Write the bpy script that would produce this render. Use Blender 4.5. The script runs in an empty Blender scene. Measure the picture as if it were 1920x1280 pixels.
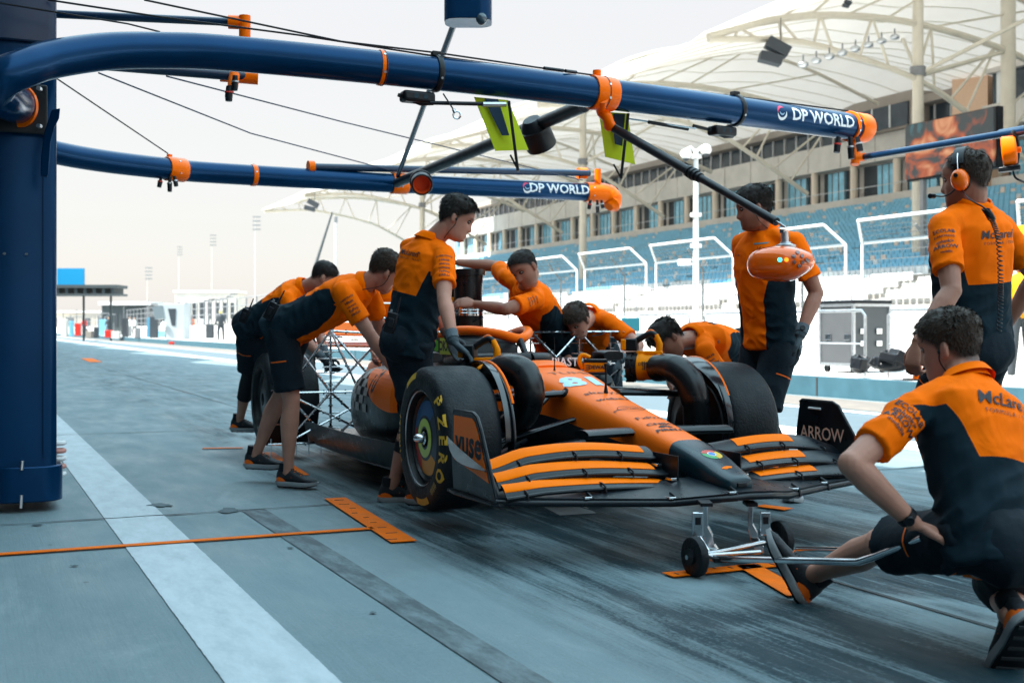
import bpy, bmesh, math, random
import numpy as np
from mathutils import Vector, Matrix, noise
from mathutils.bvhtree import BVHTree
random.seed(7)
SC = bpy.context.scene
COL = SC.collection
# ------------------------------------------------------------------ camera
FPX = 2250.0; EYE = 1.0; HZ = 615.0
cd = bpy.data.cameras.new('camera'); cam = bpy.data.objects.new('camera', cd); COL.objects.link(cam)
cam.location = (0, 0, EYE); cam.rotation_euler = (math.radians(90), 0, 0)
cd.sensor_width = 36; cd.lens = 36*FPX/1920; cd.shift_y = -(640-HZ)/1920
cd.clip_start = .05; cd.clip_end = 3000
cd.dof.use_dof = True; cd.dof.focus_distance = 5.9; cd.dof.aperture_fstop = 4.0
SC.camera = cam
# ------------------------------------------------------------------ sky and sun
LANE = math.radians(24.5)
LV = Vector((-math.sin(LANE), math.cos(LANE), 0)); RV = Vector((math.cos(LANE), math.sin(LANE), 0))
w = bpy.data.worlds.new('World'); SC.world = w; w.use_nodes = True
nt = w.node_tree; nt.nodes.clear()
sky = nt.nodes.new('ShaderNodeTexSky'); sky.sky_type = 'NISHITA'; sky.sun_disc = False
SUN_EL = math.radians(52)
light_dir = (RV*1.0 + LV*(-0.12)).normalized()*math.cos(SUN_EL) + Vector((0, 0, -math.sin(SUN_EL)))
to_sun = -light_dir
sky.sun_elevation = SUN_EL; sky.sun_rotation = math.atan2(to_sun.x, to_sun.y)
sky.air_density = 1.3; sky.dust_density = 1.5; sky.ozone_density = 2.2; sky.altitude = 0
bg = nt.nodes.new('ShaderNodeBackground'); bg.inputs[1].default_value = 0.10
wo = nt.nodes.new('ShaderNodeOutputWorld')
tcw = nt.nodes.new('ShaderNodeTexCoord'); spw = nt.nodes.new('ShaderNodeSeparateXYZ'); nt.links.new(tcw.outputs['Generated'], spw.inputs[0])
mrw = nt.nodes.new('ShaderNodeMapRange'); mrw.inputs[1].default_value = .24; mrw.inputs[2].default_value = .72; mrw.interpolation_type = 'SMOOTHSTEP'
nt.links.new(spw.outputs[2], mrw.inputs[0])
mxw = nt.nodes.new('ShaderNodeMix'); mxw.data_type = 'RGBA'; nt.links.new(mrw.outputs[0], mxw.inputs[0])
mxw.inputs[6].default_value = (2.98, 2.88, 2.79, 1)      # pale desert haze low in the sky
mxw.inputs[7].default_value = (6.4, 9.4, 10.8, 1)      # cool haze overhead, brightened and tinted teal as added fill light
adw = nt.nodes.new('ShaderNodeMix'); adw.data_type = 'RGBA'; adw.inputs[0].default_value = .88
nt.links.new(sky.outputs[0], adw.inputs[6]); nt.links.new(mxw.outputs[2], adw.inputs[7])
nt.links.new(adw.outputs[2], bg.inputs[0]); nt.links.new(bg.outputs[0], wo.inputs[0])
sl = bpy.data.lights.new('sun', 'SUN'); sl.energy = 4.5; sl.angle = math.radians(.5); sl.color = (1, .95, .88)
so = bpy.data.objects.new('sun', sl); COL.objects.link(so)
so.rotation_euler = Vector(light_dir).to_track_quat('-Z', 'Y').to_euler(); so.location = (0, 0, 30)
SC.view_settings.view_transform = 'Standard'; SC.view_settings.look = 'None'
SC.view_settings.exposure = 1.62; SC.view_settings.gamma = 1; SC.view_settings.use_curve_mapping = False
SC.render.engine = 'CYCLES'
SC.cycles.use_denoising = True
SC.cycles.max_bounces = 6; SC.cycles.diffuse_bounces = 3; SC.cycles.glossy_bounces = 3
SC.cycles.volume_bounces = 0; SC.cycles.caustics_reflective = False; SC.cycles.caustics_refractive = False
SC.cycles.sample_clamp_indirect = 6

# ------------------------------------------------------------------ points
def at(px, py, Y):
    return Vector(((px-960)*Y/FPX, Y, EYE+(HZ-py)*Y/FPX))
def G(u, v, z=0.):
    p = LV*u + RV*v; return Vector((p.x, p.y, z))
LANEM = Matrix(((RV.x, LV.x, 0, 0), (RV.y, LV.y, 0, 0), (0, 0, 1, 0), (0, 0, 0, 1)))   # local x = v, local y = u

# ------------------------------------------------------------------ materials
_m = {}
def mat(name, col, rough=.5, metal=0., var=0., scale=8., bump=0., bscale=60., coat=0., spec=.5, emit=None, sheen=0., trans=0.):
    if name in _m: return _m[name]
    m = bpy.data.materials.new(name); m.use_nodes = True; N = m.node_tree.nodes; L = m.node_tree.links
    b = N['Principled BSDF']
    b.inputs['Base Color'].default_value = (*col, 1); b.inputs['Roughness'].default_value = rough
    b.inputs['Metallic'].default_value = metal; b.inputs['Specular IOR Level'].default_value = spec
    b.inputs['Coat Weight'].default_value = coat; b.inputs['Coat Roughness'].default_value = .08
    b.inputs['Sheen Weight'].default_value = sheen
    if col[0] > .7 and col[1] < .45 and not metal: b.inputs['Specular Tint'].default_value = (1, .35, .05, 1)
    b.inputs['Transmission Weight'].default_value = trans
    if emit: b.inputs['Emission Color'].default_value = (*emit[0], 1); b.inputs['Emission Strength'].default_value = emit[1]
    if var or bump:
        tc = N.new('ShaderNodeTexCoord')
    if var:
        n = N.new('ShaderNodeTexNoise'); n.inputs['Scale'].default_value = scale; n.inputs['Detail'].default_value = 6
        n.inputs['Roughness'].default_value = .6
        L.new(tc.outputs['Object'], n.inputs['Vector'])
        mr = N.new('ShaderNodeMapRange'); mr.inputs[1].default_value = .3; mr.inputs[2].default_value = .7
        mr.inputs[3].default_value = 1-var; mr.inputs[4].default_value = 1+var
        L.new(n.outputs[0], mr.inputs[0])
        mx = N.new('ShaderNodeVectorMath'); mx.operation = 'SCALE'; mx.inputs[0].default_value = col
        L.new(mr.outputs[0], mx.inputs['Scale']); L.new(mx.outputs[0], b.inputs['Base Color'])
        r2 = N.new('ShaderNodeMapRange'); r2.inputs[1].default_value = .3; r2.inputs[2].default_value = .7
        r2.inputs[3].default_value = max(.03, rough*(1-var)); r2.inputs[4].default_value = min(1, rough*(1+var))
        L.new(n.outputs[0], r2.inputs[0]); L.new(r2.outputs[0], b.inputs['Roughness'])
    if bump:
        n2 = N.new('ShaderNodeTexNoise'); n2.inputs['Scale'].default_value = bscale; n2.inputs['Detail'].default_value = 4
        L.new(tc.outputs['Object'], n2.inputs['Vector'])
        bp = N.new('ShaderNodeBump'); bp.inputs['Strength'].default_value = bump; bp.inputs['Distance'].default_value = .02
        L.new(n2.outputs[0], bp.inputs['Height']); L.new(bp.outputs[0], b.inputs['Normal'])
    _m[name] = m; return m
ORANGE = (.95, .18, .002)
M_orange = mat('orange_paint', (1.0, .150, .0005), .34, var=.03, coat=.12)
M_papaya = mat('papaya_car_paint', (1.0, .165, .008), .42, var=.03, scale=5, coat=.03, spec=.25)
M_wingo = mat('wing_orange', (1.0, .185, .0005), .55, var=.03, spec=.12)
M_blue = mat('gantry_blue_paint', (.0006, .034, .100), .20, metal=.4, var=.08, scale=3, spec=.2)
M_navy = mat('navy_metal', (.003, .022, .06), .25, var=.1)
M_black = mat('black_plastic', (.006, .008, .011), .4, var=.2, scale=20, spec=.28)
M_carbon = mat('carbon_fibre', (.005, .009, .013), .32, var=.25, scale=14, bump=.05, bscale=220, spec=.32)
M_chrome = mat('polished_steel', (.62, .64, .66), .16, metal=1, var=.15, scale=15)
M_alu = mat('satin_aluminium', (.5, .52, .54), .35, metal=.9, var=.15, scale=20)
M_white = mat('white_paint', (.75, .75, .74), .5, var=.08)
M_cream = mat('cream_steel_paint', (.62, .57, .47), .5, var=.08, scale=1)
M_yellow = mat('yellow_tool_plastic', (.85, .24, .003), .45, var=.08, scale=20)
M_rubber = mat('tyre_rubber', (.006, .009, .012), .55, var=.22, scale=14, bump=.25, bscale=90, spec=.26)
M_rubber2 = mat('sidewall_rubber', (.006, .008, .010), .30, var=.2, scale=10, spec=.35)
M_tyrey = mat('tyre_yellow_print', (.72, .42, .05), .55, var=.15, scale=40)
M_red = mat('red_paint', (.6, .03, .02), .4)
M_lime = mat('lime_board', (.50, .62, .01), .55, var=.05, spec=.2)
M_ink = mat('dark_print', (.012, .012, .02), .6)
M_inkw = mat('white_print', (.80, .82, .84), .5)
M_glass = mat('window_glass', (.03, .06, .08), .06, spec=.8, var=.3, scale=.3)
M_grey = mat('grey_plastic', (.20, .21, .22), .5, var=.12)

# ------------------------------------------------------------------ geometry collector
def frame(d, up=Vector((0, 0, 1))):
    z = Vector(d).normalized()
    x = up.cross(z)
    if x.length < 1e-4: x = Vector((1, 0, 0)).cross(z)
    x.normalize(); return x, z.cross(x), z
class MB:
    def __init__(s): s.v = []; s.f = []; s.mi = []; s.m = 0
    def add(s, vs, fs):
        o = len(s.v); s.v += [Vector(p) for p in vs]; s.f += [tuple(i+o for i in f) for f in fs]; s.mi += [s.m]*len(fs); return s
    def box(s, c, size, M=None):
        x, y, z = size[0]/2, size[1]/2, size[2]/2
        vs = [Vector((i*x, j*y, k*z)) for i in (-1, 1) for j in (-1, 1) for k in (-1, 1)]
        if M is not None: vs = [M @ q for q in vs]
        c = Vector(c)
        return s.add([q+c for q in vs], [(0, 1, 3, 2), (4, 6, 7, 5), (0, 4, 5, 1), (2, 3, 7, 6), (0, 2, 6, 4), (1, 5, 7, 3)])
    def boxf(s, c, size, x, y, z):
        M = Matrix((Vector(x), Vector(y), Vector(z))).transposed(); return s.box(c, size, M)
    def tube(s, pts, r, n=12, caps=True):
        pts = [Vector(p) for p in pts]; k = len(pts)
        rs = r if isinstance(r, (list, tuple)) else [r]*k
        ux = None; vs = []
        for i, p in enumerate(pts):
            d = (pts[min(i+1, k-1)]-pts[max(i-1, 0)])
            if d.length < 1e-9: d = Vector((0, 0, 1))
            d.normalize()
            if ux is None: ux = frame(d)[0]
            ux = (ux-d*ux.dot(d)); ux = ux.normalized() if ux.length > 1e-5 else frame(d)[0]
            uy = d.cross(ux)
            for j in range(n):
                t = 2*math.pi*j/n
                vs.append(p+(ux*math.cos(t)+uy*math.sin(t))*rs[i])
        fs = []
        for i in range(k-1):
            for j in range(n):
                a = i*n+j; b = i*n+(j+1) % n
                fs.append((a, b, b+n, a+n))
        if caps: fs.append(tuple(range(n-1, -1, -1))); fs.append(tuple((k-1)*n+j for j in range(n)))
        return s.add(vs, fs)
    def cyl(s, a, b, r, r2=None, n=16): return s.tube([a, b], [r, r if r2 is None else r2], n)
    def cap(s, a, b, ra, rb, n=12):        # rounded tapered capsule
        a = Vector(a); b = Vector(b); d = b-a
        if d.length < 1e-6: d = Vector((0, 0, 1e-4))
        u = d.normalized()
        P = [a-u*ra*.98, a-u*ra*.8, a-u*ra*.45, a, b, b+u*rb*.45, b+u*rb*.8, b+u*rb*.98]
        Rr = [ra*.15, ra*.6, ra*.89, ra, rb, rb*.89, rb*.6, rb*.15]
        return s.tube(P, Rr, n)
    def ell(s, c, ax, ay, az, n=14, m=9):  # ellipsoid, three axis vectors
        c = Vector(c); vs = []; fs = []
        for i in range(m+1):
            t = math.pi*i/m
            if i == 0 or i == m: vs.append(c+Vector(az)*math.cos(t)); continue
            for j in range(n):
                f = 2*math.pi*j/n
                vs.append(c+Vector(ax)*math.sin(t)*math.cos(f)+Vector(ay)*math.sin(t)*math.sin(f)+Vector(az)*math.cos(t))
        for j in range(n): fs.append((0, 1+j, 1+(j+1) % n)); fs.append((len(vs)-1, len(vs)-1-n+(j+1) % n, len(vs)-1-n+j))
        for i in range(m-2):
            for j in range(n):
                a = 1+i*n+j; b = 1+i*n+(j+1) % n
                fs.append((a, a+n, b+n, b))
        return s.add(vs, fs)
    def loft(s, rings, caps=True, close=True):
        n = len(rings[0]); vs = [p for r in rings for p in r]; fs = []
        for i in range(len(rings)-1):
            for j in range(n if close else n-1):
                a = i*n+j; b = i*n+(j+1) % n
                fs.append((a, b, b+n, a+n))
        if caps and close: fs.append(tuple(range(n-1, -1, -1))); fs.append(tuple((len(rings)-1)*n+j for j in range(n)))
        return s.add(vs, fs)
    def prism(s, poly, off):               # polygon extruded by a vector
        n = len(poly); P = [Vector(p) for p in poly]; off = Vector(off)
        return s.add(P+[p+off for p in P], [tuple(range(n-1, -1, -1)), tuple(range(n, 2*n))]+[(i, (i+1) % n, (i+1) % n+n, i+n) for i in range(n)])
    def sheet(s, grid, th, nrm=None):      # grid[i][j] of points given thickness th along nrm
        R_, C_ = len(grid), len(grid[0])
        nn = Vector(nrm) if nrm is not None else None
        top = [Vector(p) for r in grid for p in r]
        def nm(i, j):
            if nn is not None: return nn
            a = Vector(grid[min(i+1, R_-1)][j])-Vector(grid[max(i-1, 0)][j]); b = Vector(grid[i][min(j+1, C_-1)])-Vector(grid[i][max(j-1, 0)])
            q = a.cross(b); return q.normalized() if q.length > 1e-9 else Vector((0, 0, 1))
        bot = [Vector(grid[i][j])-nm(i, j)*th for i in range(R_) for j in range(C_)]
        o = R_*C_; fs = []
        for i in range(R_-1):
            for j in range(C_-1):
                a = i*C_+j; q = (a, a+1, a+1+C_, a+C_)
                fs.append(q[::-1]); fs.append(tuple(k+o for k in q))
        rim = [j for j in range(C_)]+[i*C_+C_-1 for i in range(1, R_)]+[(R_-1)*C_+j for j in range(C_-2, -1, -1)]+[i*C_ for i in range(R_-2, 0, -1)]
        for k in range(len(rim)):
            a, b = rim[k], rim[(k+1) % len(rim)]; fs.append((a, b, b+o, a+o))
        return s.add(top+bot, fs)
    def lathe(s, a, axis, prof, n=32, close=False):  # prof: (distance along axis, radius)
        x, y, z = frame(axis); a = Vector(a); rings = []
        for h, r in prof:
            rings.append([a+z*h+(x*math.cos(2*math.pi*j/n)+y*math.sin(2*math.pi*j/n))*r for j in range(n)])
        if close: rings.append(rings[0]); return s.loft(rings, caps=False)
        return s.loft(rings)
    def build(s, name, m, parent=None, smooth=40, bevel=0., seg=2, fix=True, kind=None, tag=None):
        me = bpy.data.meshes.new(name)
        vs = s.v
        if parent is not None:
            r = parent
            while r.parent: r = r.parent
            inv = r.matrix_basis.inverted(); vs = [inv @ q for q in vs]
        me.from_pydata([tuple(q) for q in vs], [], s.f); me.update()
        if isinstance(m, (list, tuple)):
            for q in m: me.materials.append(q)
            me.polygons.foreach_set('material_index', s.mi)
        else: me.materials.append(m)
        if fix:
            bm = bmesh.new(); bm.from_mesh(me); bmesh.ops.recalc_face_normals(bm, faces=bm.faces); bm.to_mesh(me); bm.free()
        if smooth:
            me.shade_smooth()
            if smooth < 180: me.set_sharp_from_angle(angle=math.radians(smooth))
        return link(name, me, parent, bevel, seg, kind, tag)
def link(name, me, parent=None, bevel=0., seg=2, kind=None, tag=None):
    o = bpy.data.objects.new(name, me); COL.objects.link(o)
    if parent is not None: o.parent = parent
    if bevel:
        b = o.modifiers.new('bevel', 'BEVEL'); b.width = bevel; b.segments = seg; b.limit_method = 'ANGLE'; b.angle_limit = math.radians(35)
        b.harden_normals = False
    if kind: o['kind'] = kind
    if tag: settag(o, *tag)
    return o
def settag(o, label, cat, group=None):
    o['label'] = label; o['category'] = cat
    if group: o['group'] = group
    return o
def thing(name, label, cat, loc=(0, 0, 0), group=None, M=None):
    o = bpy.data.objects.new(name, None); COL.objects.link(o); o.empty_display_size = .1
    o.matrix_basis = M if M is not None else Matrix.Translation(Vector(loc))
    return settag(o, label, cat, group)
def copy_tree(o, parent=None):
    c = o.copy(); COL.objects.link(c); c.parent = parent
    for ch in list(o.children): copy_tree(ch, c)
    return c
def catmull(P, n=8):
    P = [Vector(p) for p in P]; Q = [P[0]*2-P[1]]+P+[P[-1]*2-P[-2]]; out = []
    for i in range(1, len(Q)-2):
        for k in range(n):
            t = k/n; a, b, c, d = Q[i-1], Q[i], Q[i+1], Q[i+2]
            out.append(.5*((2*b)+(c-a)*t+(2*a-5*b+4*c-d)*t*t+(3*b-a-3*c+d)*t**3))
    out.append(P[-1]); return out
def interp(xs, ys, x): return float(np.interp(x, xs, ys))
def bvh_of(*objs):
    vs = []; fs = []
    for o in objs:
        r = o
        while r.parent: r = r.parent
        M = r.matrix_basis if o.parent is not None else o.matrix_basis
        n = len(vs); vs += [M @ q.co for q in o.data.vertices]; fs += [tuple(i+n for i in p.vertices) for p in o.data.polygons]
    return BVHTree.FromPolygons(vs, fs)
def text_mesh(txt, size, bold=0., shear=0., wide=1., sub=0., spacing=1.):
    c = bpy.data.curves.new('t', 'FONT'); c.body = txt; c.size = size; c.align_x = 'CENTER'; c.align_y = 'CENTER'
    c.offset = bold*size; c.shear = shear; c.resolution_u = 2; c.space_character = spacing
    o = bpy.data.objects.new('t', c); COL.objects.link(o)
    bpy.context.view_layer.update()
    me = bpy.data.meshes.new_from_object(o.evaluated_get(bpy.context.evaluated_depsgraph_get()))
    bpy.data.objects.remove(o); bpy.data.curves.remove(c)
    if sub:
        bm = bmesh.new(); bm.from_mesh(me); bmesh.ops.triangulate(bm, faces=bm.faces)
        for _ in range(4):
            es = [e for e in bm.edges if e.calc_length() > sub]
            if not es: break
            bmesh.ops.subdivide_edges(bm, edges=es, cuts=1); bmesh.ops.triangulate(bm, faces=bm.faces)
        bm.to_mesh(me); bm.free()
    V = [(v.co.x*wide, v.co.y) for v in me.vertices]; F = [tuple(p.vertices) for p in me.polygons]
    bpy.data.meshes.remove(me); return V, F
def decal(V, F, name, m, parent, org, right, up, bvh=None, off=.003, cast=None):
    """flat print laid onto the surface below it"""
    right = Vector(right).normalized(); up = Vector(up); up = (up-right*up.dot(right)).normalized(); nrm = right.cross(up)
    cd_ = Vector(cast).normalized() if cast is not None else -nrm
    out = []; ok = []
    for x, y in V:
        p = Vector(org)+right*x+up*y
        if bvh is not None:
            hit = bvh.ray_cast(p-cd_*.25, cd_, .9)
            if hit[0] is not None: p = hit[0]-cd_*off; ok.append(True)
            else: ok.append(False)
        else: ok.append(True); p = p+nrm*off
        out.append(p)
    F2 = [f for f in F if all(ok[i] for i in f)]
    if not F2: return None
    mb = MB(); mb.add(out, F2); return mb.build(name, m, parent, smooth=0, fix=False)
def text(txt, size, m, parent, org, right, up, bvh=None, off=.003, bold=0., shear=0., wide=1., name='lettering', cast=None, spacing=1., sub=None):
    V, F = text_mesh(txt, size, bold, shear, wide, (size*.35 if sub is None else sub) if bvh is not None else 0, spacing)
    return decal(V, F, name, m, parent, org, right, up, bvh, off, cast)
def remesh(mb, voxel, smooth=3, fac=.6):
    me = bpy.data.meshes.new('tmp'); me.from_pydata([tuple(q) for q in mb.v], [], mb.f); me.update()
    bm = bmesh.new(); bm.from_mesh(me); bmesh.ops.recalc_face_normals(bm, faces=bm.faces); bm.to_mesh(me); bm.free()
    o = bpy.data.objects.new('tmp', me); COL.objects.link(o)
    r = o.modifiers.new('r', 'REMESH'); r.mode = 'VOXEL'; r.voxel_size = voxel
    if smooth: s_ = o.modifiers.new('s', 'SMOOTH'); s_.iterations = smooth; s_.factor = fac
    bpy.context.view_layer.update()
    ev = bpy.data.meshes.new_from_object(o.evaluated_get(bpy.context.evaluated_depsgraph_get()))
    bpy.data.objects.remove(o); bpy.data.meshes.remove(me); return ev
def finish(me, name, m, parent, smooth=True):
    """world-space mesh -> local part of a thing"""
    r = parent
    while r.parent: r = r.parent
    me.transform(r.matrix_basis.inverted()); me.name = name
    me.materials.clear()
    for q in (m if isinstance(m, (list, tuple)) else [m]): me.materials.append(q)
    if smooth: me.shade_smooth()
    return link(name, me, parent)
# ================================================================== THE SETTING
def struct(name, mb, m, smooth=0, bevel=0.):
    return mb.build(name, m, None, smooth=smooth, bevel=bevel, kind='structure')
def nodes(name):
    m = bpy.data.materials.new(name); m.use_nodes = True
    return m, m.node_tree.nodes, m.node_tree.links, m.node_tree.nodes['Principled BSDF']
def ground_mat():
    m, N, L, b = nodes('pit_lane_concrete')
    tc = N.new('ShaderNodeTexCoord')
    def mapped(sx, sy, ox=0, oy=0):
        q = N.new('ShaderNodeMapping'); q.inputs['Scale'].default_value = (sx, sy, 1); q.inputs['Location'].default_value = (ox, oy, 0)
        L.new(tc.outputs['Object'], q.inputs['Vector']); return q.outputs[0]
    def nz(vec, scale, detail=6, rough=.6, dist=0.):
        n = N.new('ShaderNodeTexNoise'); n.inputs['Scale'].default_value = scale; n.inputs['Detail'].default_value = detail
        n.inputs['Roughness'].default_value = rough; n.inputs['Distortion'].default_value = dist; L.new(vec, n.inputs['Vector']); return n.outputs[0]
    def ramp(x, lo, hi, a=0., c=1.):
        r = N.new('ShaderNodeMapRange'); r.inputs[1].default_value = lo; r.inputs[2].default_value = hi; r.inputs[3].default_value = a; r.inputs[4].default_value = c
        L.new(x, r.inputs[0]); return r.outputs[0]
    def mul(a, c, op='MULTIPLY'):
        q = N.new('ShaderNodeMath'); q.operation = op
        for k, s_ in enumerate((a, c)):
            if isinstance(s_, (int, float)): q.inputs[k].default_value = s_
            else: L.new(s_, q.inputs[k])
        return q.outputs[0]
    def mixc(f, a, c):
        q = N.new('ShaderNodeMix'); q.data_type = 'RGBA'
        L.new(f, q.inputs[0])
        for k, s_ in ((6, a), (7, c)):
            if isinstance(s_, tuple): q.inputs[k].default_value = (*s_, 1)
            else: L.new(s_, q.inputs[k])
        return q.outputs[2]
    sep = N.new('ShaderNodeSeparateXYZ'); L.new(tc.outputs['Object'], sep.inputs[0]); v = sep.outputs[0]; u = sep.outputs[1]
    base = mixc(ramp(nz(mapped(1, .5), .9, 8, .65), .35, .65), (.125, .185, .205), (.19, .255, .275))
    base = mixc(ramp(nz(mapped(9, 7), 5, 6, .75), .4, .75), base, (.17, .225, .245))
    # pale worn blotches
    pale = ramp(nz(mapped(1, .45, 3, 7), 1.6, 8, .7, .6), .58, .72)
    base = mixc(mul(pale, .45), base, (.30, .36, .375))
    # rubber laid along the lane where the cars stop
    dv = ramp(v, 1.75, 2.25); dv2 = ramp(v, 4.0, 6.2, 1, 0); near = ramp(u, 7.5, 13.5, 1, .25)
    str1 = ramp(nz(mapped(5, .22), 2.2, 8, .68, .4), .40, .60)
    str2 = ramp(nz(mapped(34, 1.6), 2.0, 8, .78), .38, .64)
    grain = ramp(nz(mapped(1, .7), 70, 4, .75), .34, .60)
    mask = mul(mul(mul(dv, dv2), near), mul(mul(str1, .6), mul(str2, .5), 'ADD'))
    blot = ramp(nz(mapped(1.3, .55, 1, 2), 1.1, 4, .6, .5), .34, .56)
    mask = mul(mul(mask, blot), mul(mul(grain, .60), .5, 'ADD'))
    q = N.new('ShaderNodeMath'); q.operation = 'MULTIPLY'; q.use_clamp = True; L.new(mask, q.inputs[0]); q.inputs[1].default_value = 2.9
    base = mixc(q.outputs[0], base, (.007, .027, .037))
    # fainter streaks everywhere
    st = mul(ramp(nz(mapped(7, .16, 5, 1), 2.4, 7, .7), .55, .75), ramp(v, 1.5, 3.5, .15, .75))
    base = mixc(st, base, (.07, .085, .095))
    # aggregate grain
    gr = ramp(nz(mapped(1, 1), 150, 3, .8), .25, .75, .80, 1.20); gm_ = N.new('ShaderNodeVectorMath'); gm_.operation = 'SCALE'; L.new(base, gm_.inputs[0]); L.new(gr, gm_.inputs['Scale']); base = gm_.outputs[0]
    fs_ = ramp(nz(mapped(3, 60, 2, 2), 3.0, 4, .7), .60, .68); fs2 = ramp(nz(mapped(1.2, 1.2, 9, 4), 1.0, 3, .6), .5, .62)
    base = mixc(mul(mul(fs_, fs2), .5), base, (.40, .46, .48))
    # speckle and small spots
    sp = N.new('ShaderNodeTexVoronoi'); sp.inputs['Scale'].default_value = 3.1; L.new(mapped(1, .6), sp.inputs['Vector'])
    spot = ramp(sp.outputs['Distance'], .02, .045, .55, 0)
    base = mixc(spot, base, (.05, .06, .065))
    L.new(base, b.inputs['Base Color'])
    L.new(ramp(nz(mapped(2, .6), 2, 6), .3, .7, .42, .78), b.inputs['Roughness'])
    b.inputs['Specular IOR Level'].default_value = .22
    bp = N.new('ShaderNodeBump'); bp.inputs['Strength'].default_value = .25; bp.inputs['Distance'].default_value = .01
    L.new(mul(nz(mapped(1, 1), 70, 4, .7), mul(str2, .4), 'ADD'), bp.inputs['Height']); L.new(bp.outputs[0], b.inputs['Normal'])
    return m
def lane_rect(mb, u0, u1, v0, v1, z):
    return mb.add([(v0, u0, z), (v1, u0, z), (v1, u1, z), (v0, u1, z)], [(0, 1, 2, 3)])
def lane_obj(name, mb, m, kind='structure', tag=None):
    o = mb.build(name, m, None, smooth=0, fix=False, kind=kind, tag=tag); o.matrix_basis = LANEM; return o
M_ground = ground_mat()
lane_obj('pit_lane', lane_rect(MB(), -60, 700, -40, 11.38, 0), M_ground)
M_sand = mat('sandy_ground', (.42, .38, .32), .9, var=.15, scale=.3)
mb = MB(); lane_rect(mb, -400, 2600, -1500, 2500, -.06); lane_obj('ground', mb, M_sand)
M_asph = mat('race_track_asphalt', (.16, .15, .145), .85, var=.15, scale=2)
lane_obj('race_track', lane_rect(MB(), -60, 700, 16.9, 34, 0), M_asph)
M_conc = mat('pale_concrete', (.50, .49, .47), .8, var=.1, scale=2, bump=.1, bscale=20)
lane_obj('run_off', lane_rect(MB(), -60, 700, 34, 46, 0), M_conc)
# painted and sealed lines in the lane
def wear_paint(name, col, worn, lo=.35, hi=.75, amt=.5):
    m, N, L, b = nodes(name)
    tc = N.new('ShaderNodeTexCoord'); mp = N.new('ShaderNodeMapping'); mp.inputs['Scale'].default_value = (4, 1.2, 1); L.new(tc.outputs['Object'], mp.inputs[0])
    n = N.new('ShaderNodeTexNoise'); n.inputs['Scale'].default_value = 3; n.inputs['Detail'].default_value = 9; n.inputs['Roughness'].default_value = .72; L.new(mp.outputs[0], n.inputs['Vector'])
    r = N.new('ShaderNodeMapRange'); r.inputs[1].default_value = lo; r.inputs[2].default_value = hi; r.inputs[4].default_value = amt; L.new(n.outputs[0], r.inputs[0])
    q = N.new('ShaderNodeMix'); q.data_type = 'RGBA'; L.new(r.outputs[0], q.inputs[0]); q.inputs[6].default_value = (*col, 1); q.inputs[7].default_value = (*worn, 1)
    L.new(q.outputs[2], b.inputs['Base Color']); b.inputs['Roughness'].default_value = .6
    bp = N.new('ShaderNodeBump'); bp.inputs['Strength'].default_value = .15; bp.inputs['Distance'].default_value = .005
    n2 = N.new('ShaderNodeTexNoise'); n2.inputs['Scale'].default_value = 60; L.new(tc.outputs['Object'], n2.inputs['Vector']); L.new(n2.outputs[0], bp.inputs['Height']); L.new(bp.outputs[0], b.inputs['Normal'])
    return m
M_line = wear_paint('worn_white_line_paint', (.45, .51, .54), (.22, .28, .30), lo=.40, hi=.78, amt=.7)
M_tar = wear_paint('dark_sealed_strip', (.032, .055, .065), (.13, .185, .205), lo=.42, hi=.62, amt=.85)
M_joint = mat('joint_sealant', (.035, .045, .05), .8)
rl = random.Random(9); mb = MB(); g_ = []
for i in range(700):
    u_ = -2+i*.03 if i < 500 else 13+(i-500)*.5; g_.append(((.665+rl.uniform(-.0012, .0012), u_, .004), (.965+rl.uniform(-.0012, .0012), u_, .004)))
for i in range(699): mb.add([g_[i][0], g_[i][1], g_[i+1][1], g_[i+1][0]], [(0, 1, 2, 3)])
lane_obj('white_lane_line', mb, M_line)
lane_obj('sealed_strip', lane_rect(MB(), -6, 6.6, 1.375, 1.505, .004), M_tar)
lane_obj('fast_lane_line', lane_rect(MB(), -20, 500, 7.05, 7.6, .004), mat('white_line_far', (.7, .7, .7), .6, var=.1))
lane_obj('painted_shade_band', lane_rect(MB(), -20, 500, 7.6, 9.5, .004), mat('blue_grey_shade_colour', (.085, .12, .14), .7, var=.15, scale=2))  # tongue of shade on the sunlit lane, put into the ground as blue-grey colour
lane_obj('outer_lane_line', lane_rect(MB(), -20, 500, 9.5, 9.7, .008), mat('white_line_far', (.7, .7, .7), .6))
lane_obj('wall_gutter', lane_rect(MB(), -20, 500, 9.9, 11.2, .004), mat('brown_asphalt', (.17, .145, .125), .8, var=.25, scale=3))
def joint(name, pts, wd, z=.004, jit=.004):
    L_, R_ = [], []
    for i, (u_, v_) in enumerate(pts):
        L_.append((v_, u_)); 
    mb = MB(); P = []
    for i, (x, y) in enumerate(L_):
        a = Vector(L_[min(i+1, len(L_)-1)])-Vector(L_[max(i-1, 0)]); n_ = Vector((-a.y, a.x)).normalized()*wd/2*(1+random.uniform(-.5, .6))
        j = random.uniform(-jit, jit)
        P.append((Vector((x+n_.x, y+n_.y+j, z)), Vector((x-n_.x, y-n_.y+j, z))))
    for i in range(len(P)-1): mb.add([P[i][0], P[i+1][0], P[i+1][1], P[i][1]], [(0, 3, 2, 1)])
    lane_obj(name, mb, M_joint)
def lin(a, c, n): return [(a[0]+(c[0]-a[0])*i/n, a[1]+(c[1]-a[1])*i/n) for i in range(n+1)]
for uu in (6.57, 11.9, 17.5, 23, 28.5): joint('slab_joint', lin((uu, -6), (uu+.05, 6.9), 90), .017, .0055, .012)
joint('slab_joint', lin((-5, 3.12), (60, 3.12), 120), .012, .0055, .004)
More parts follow.
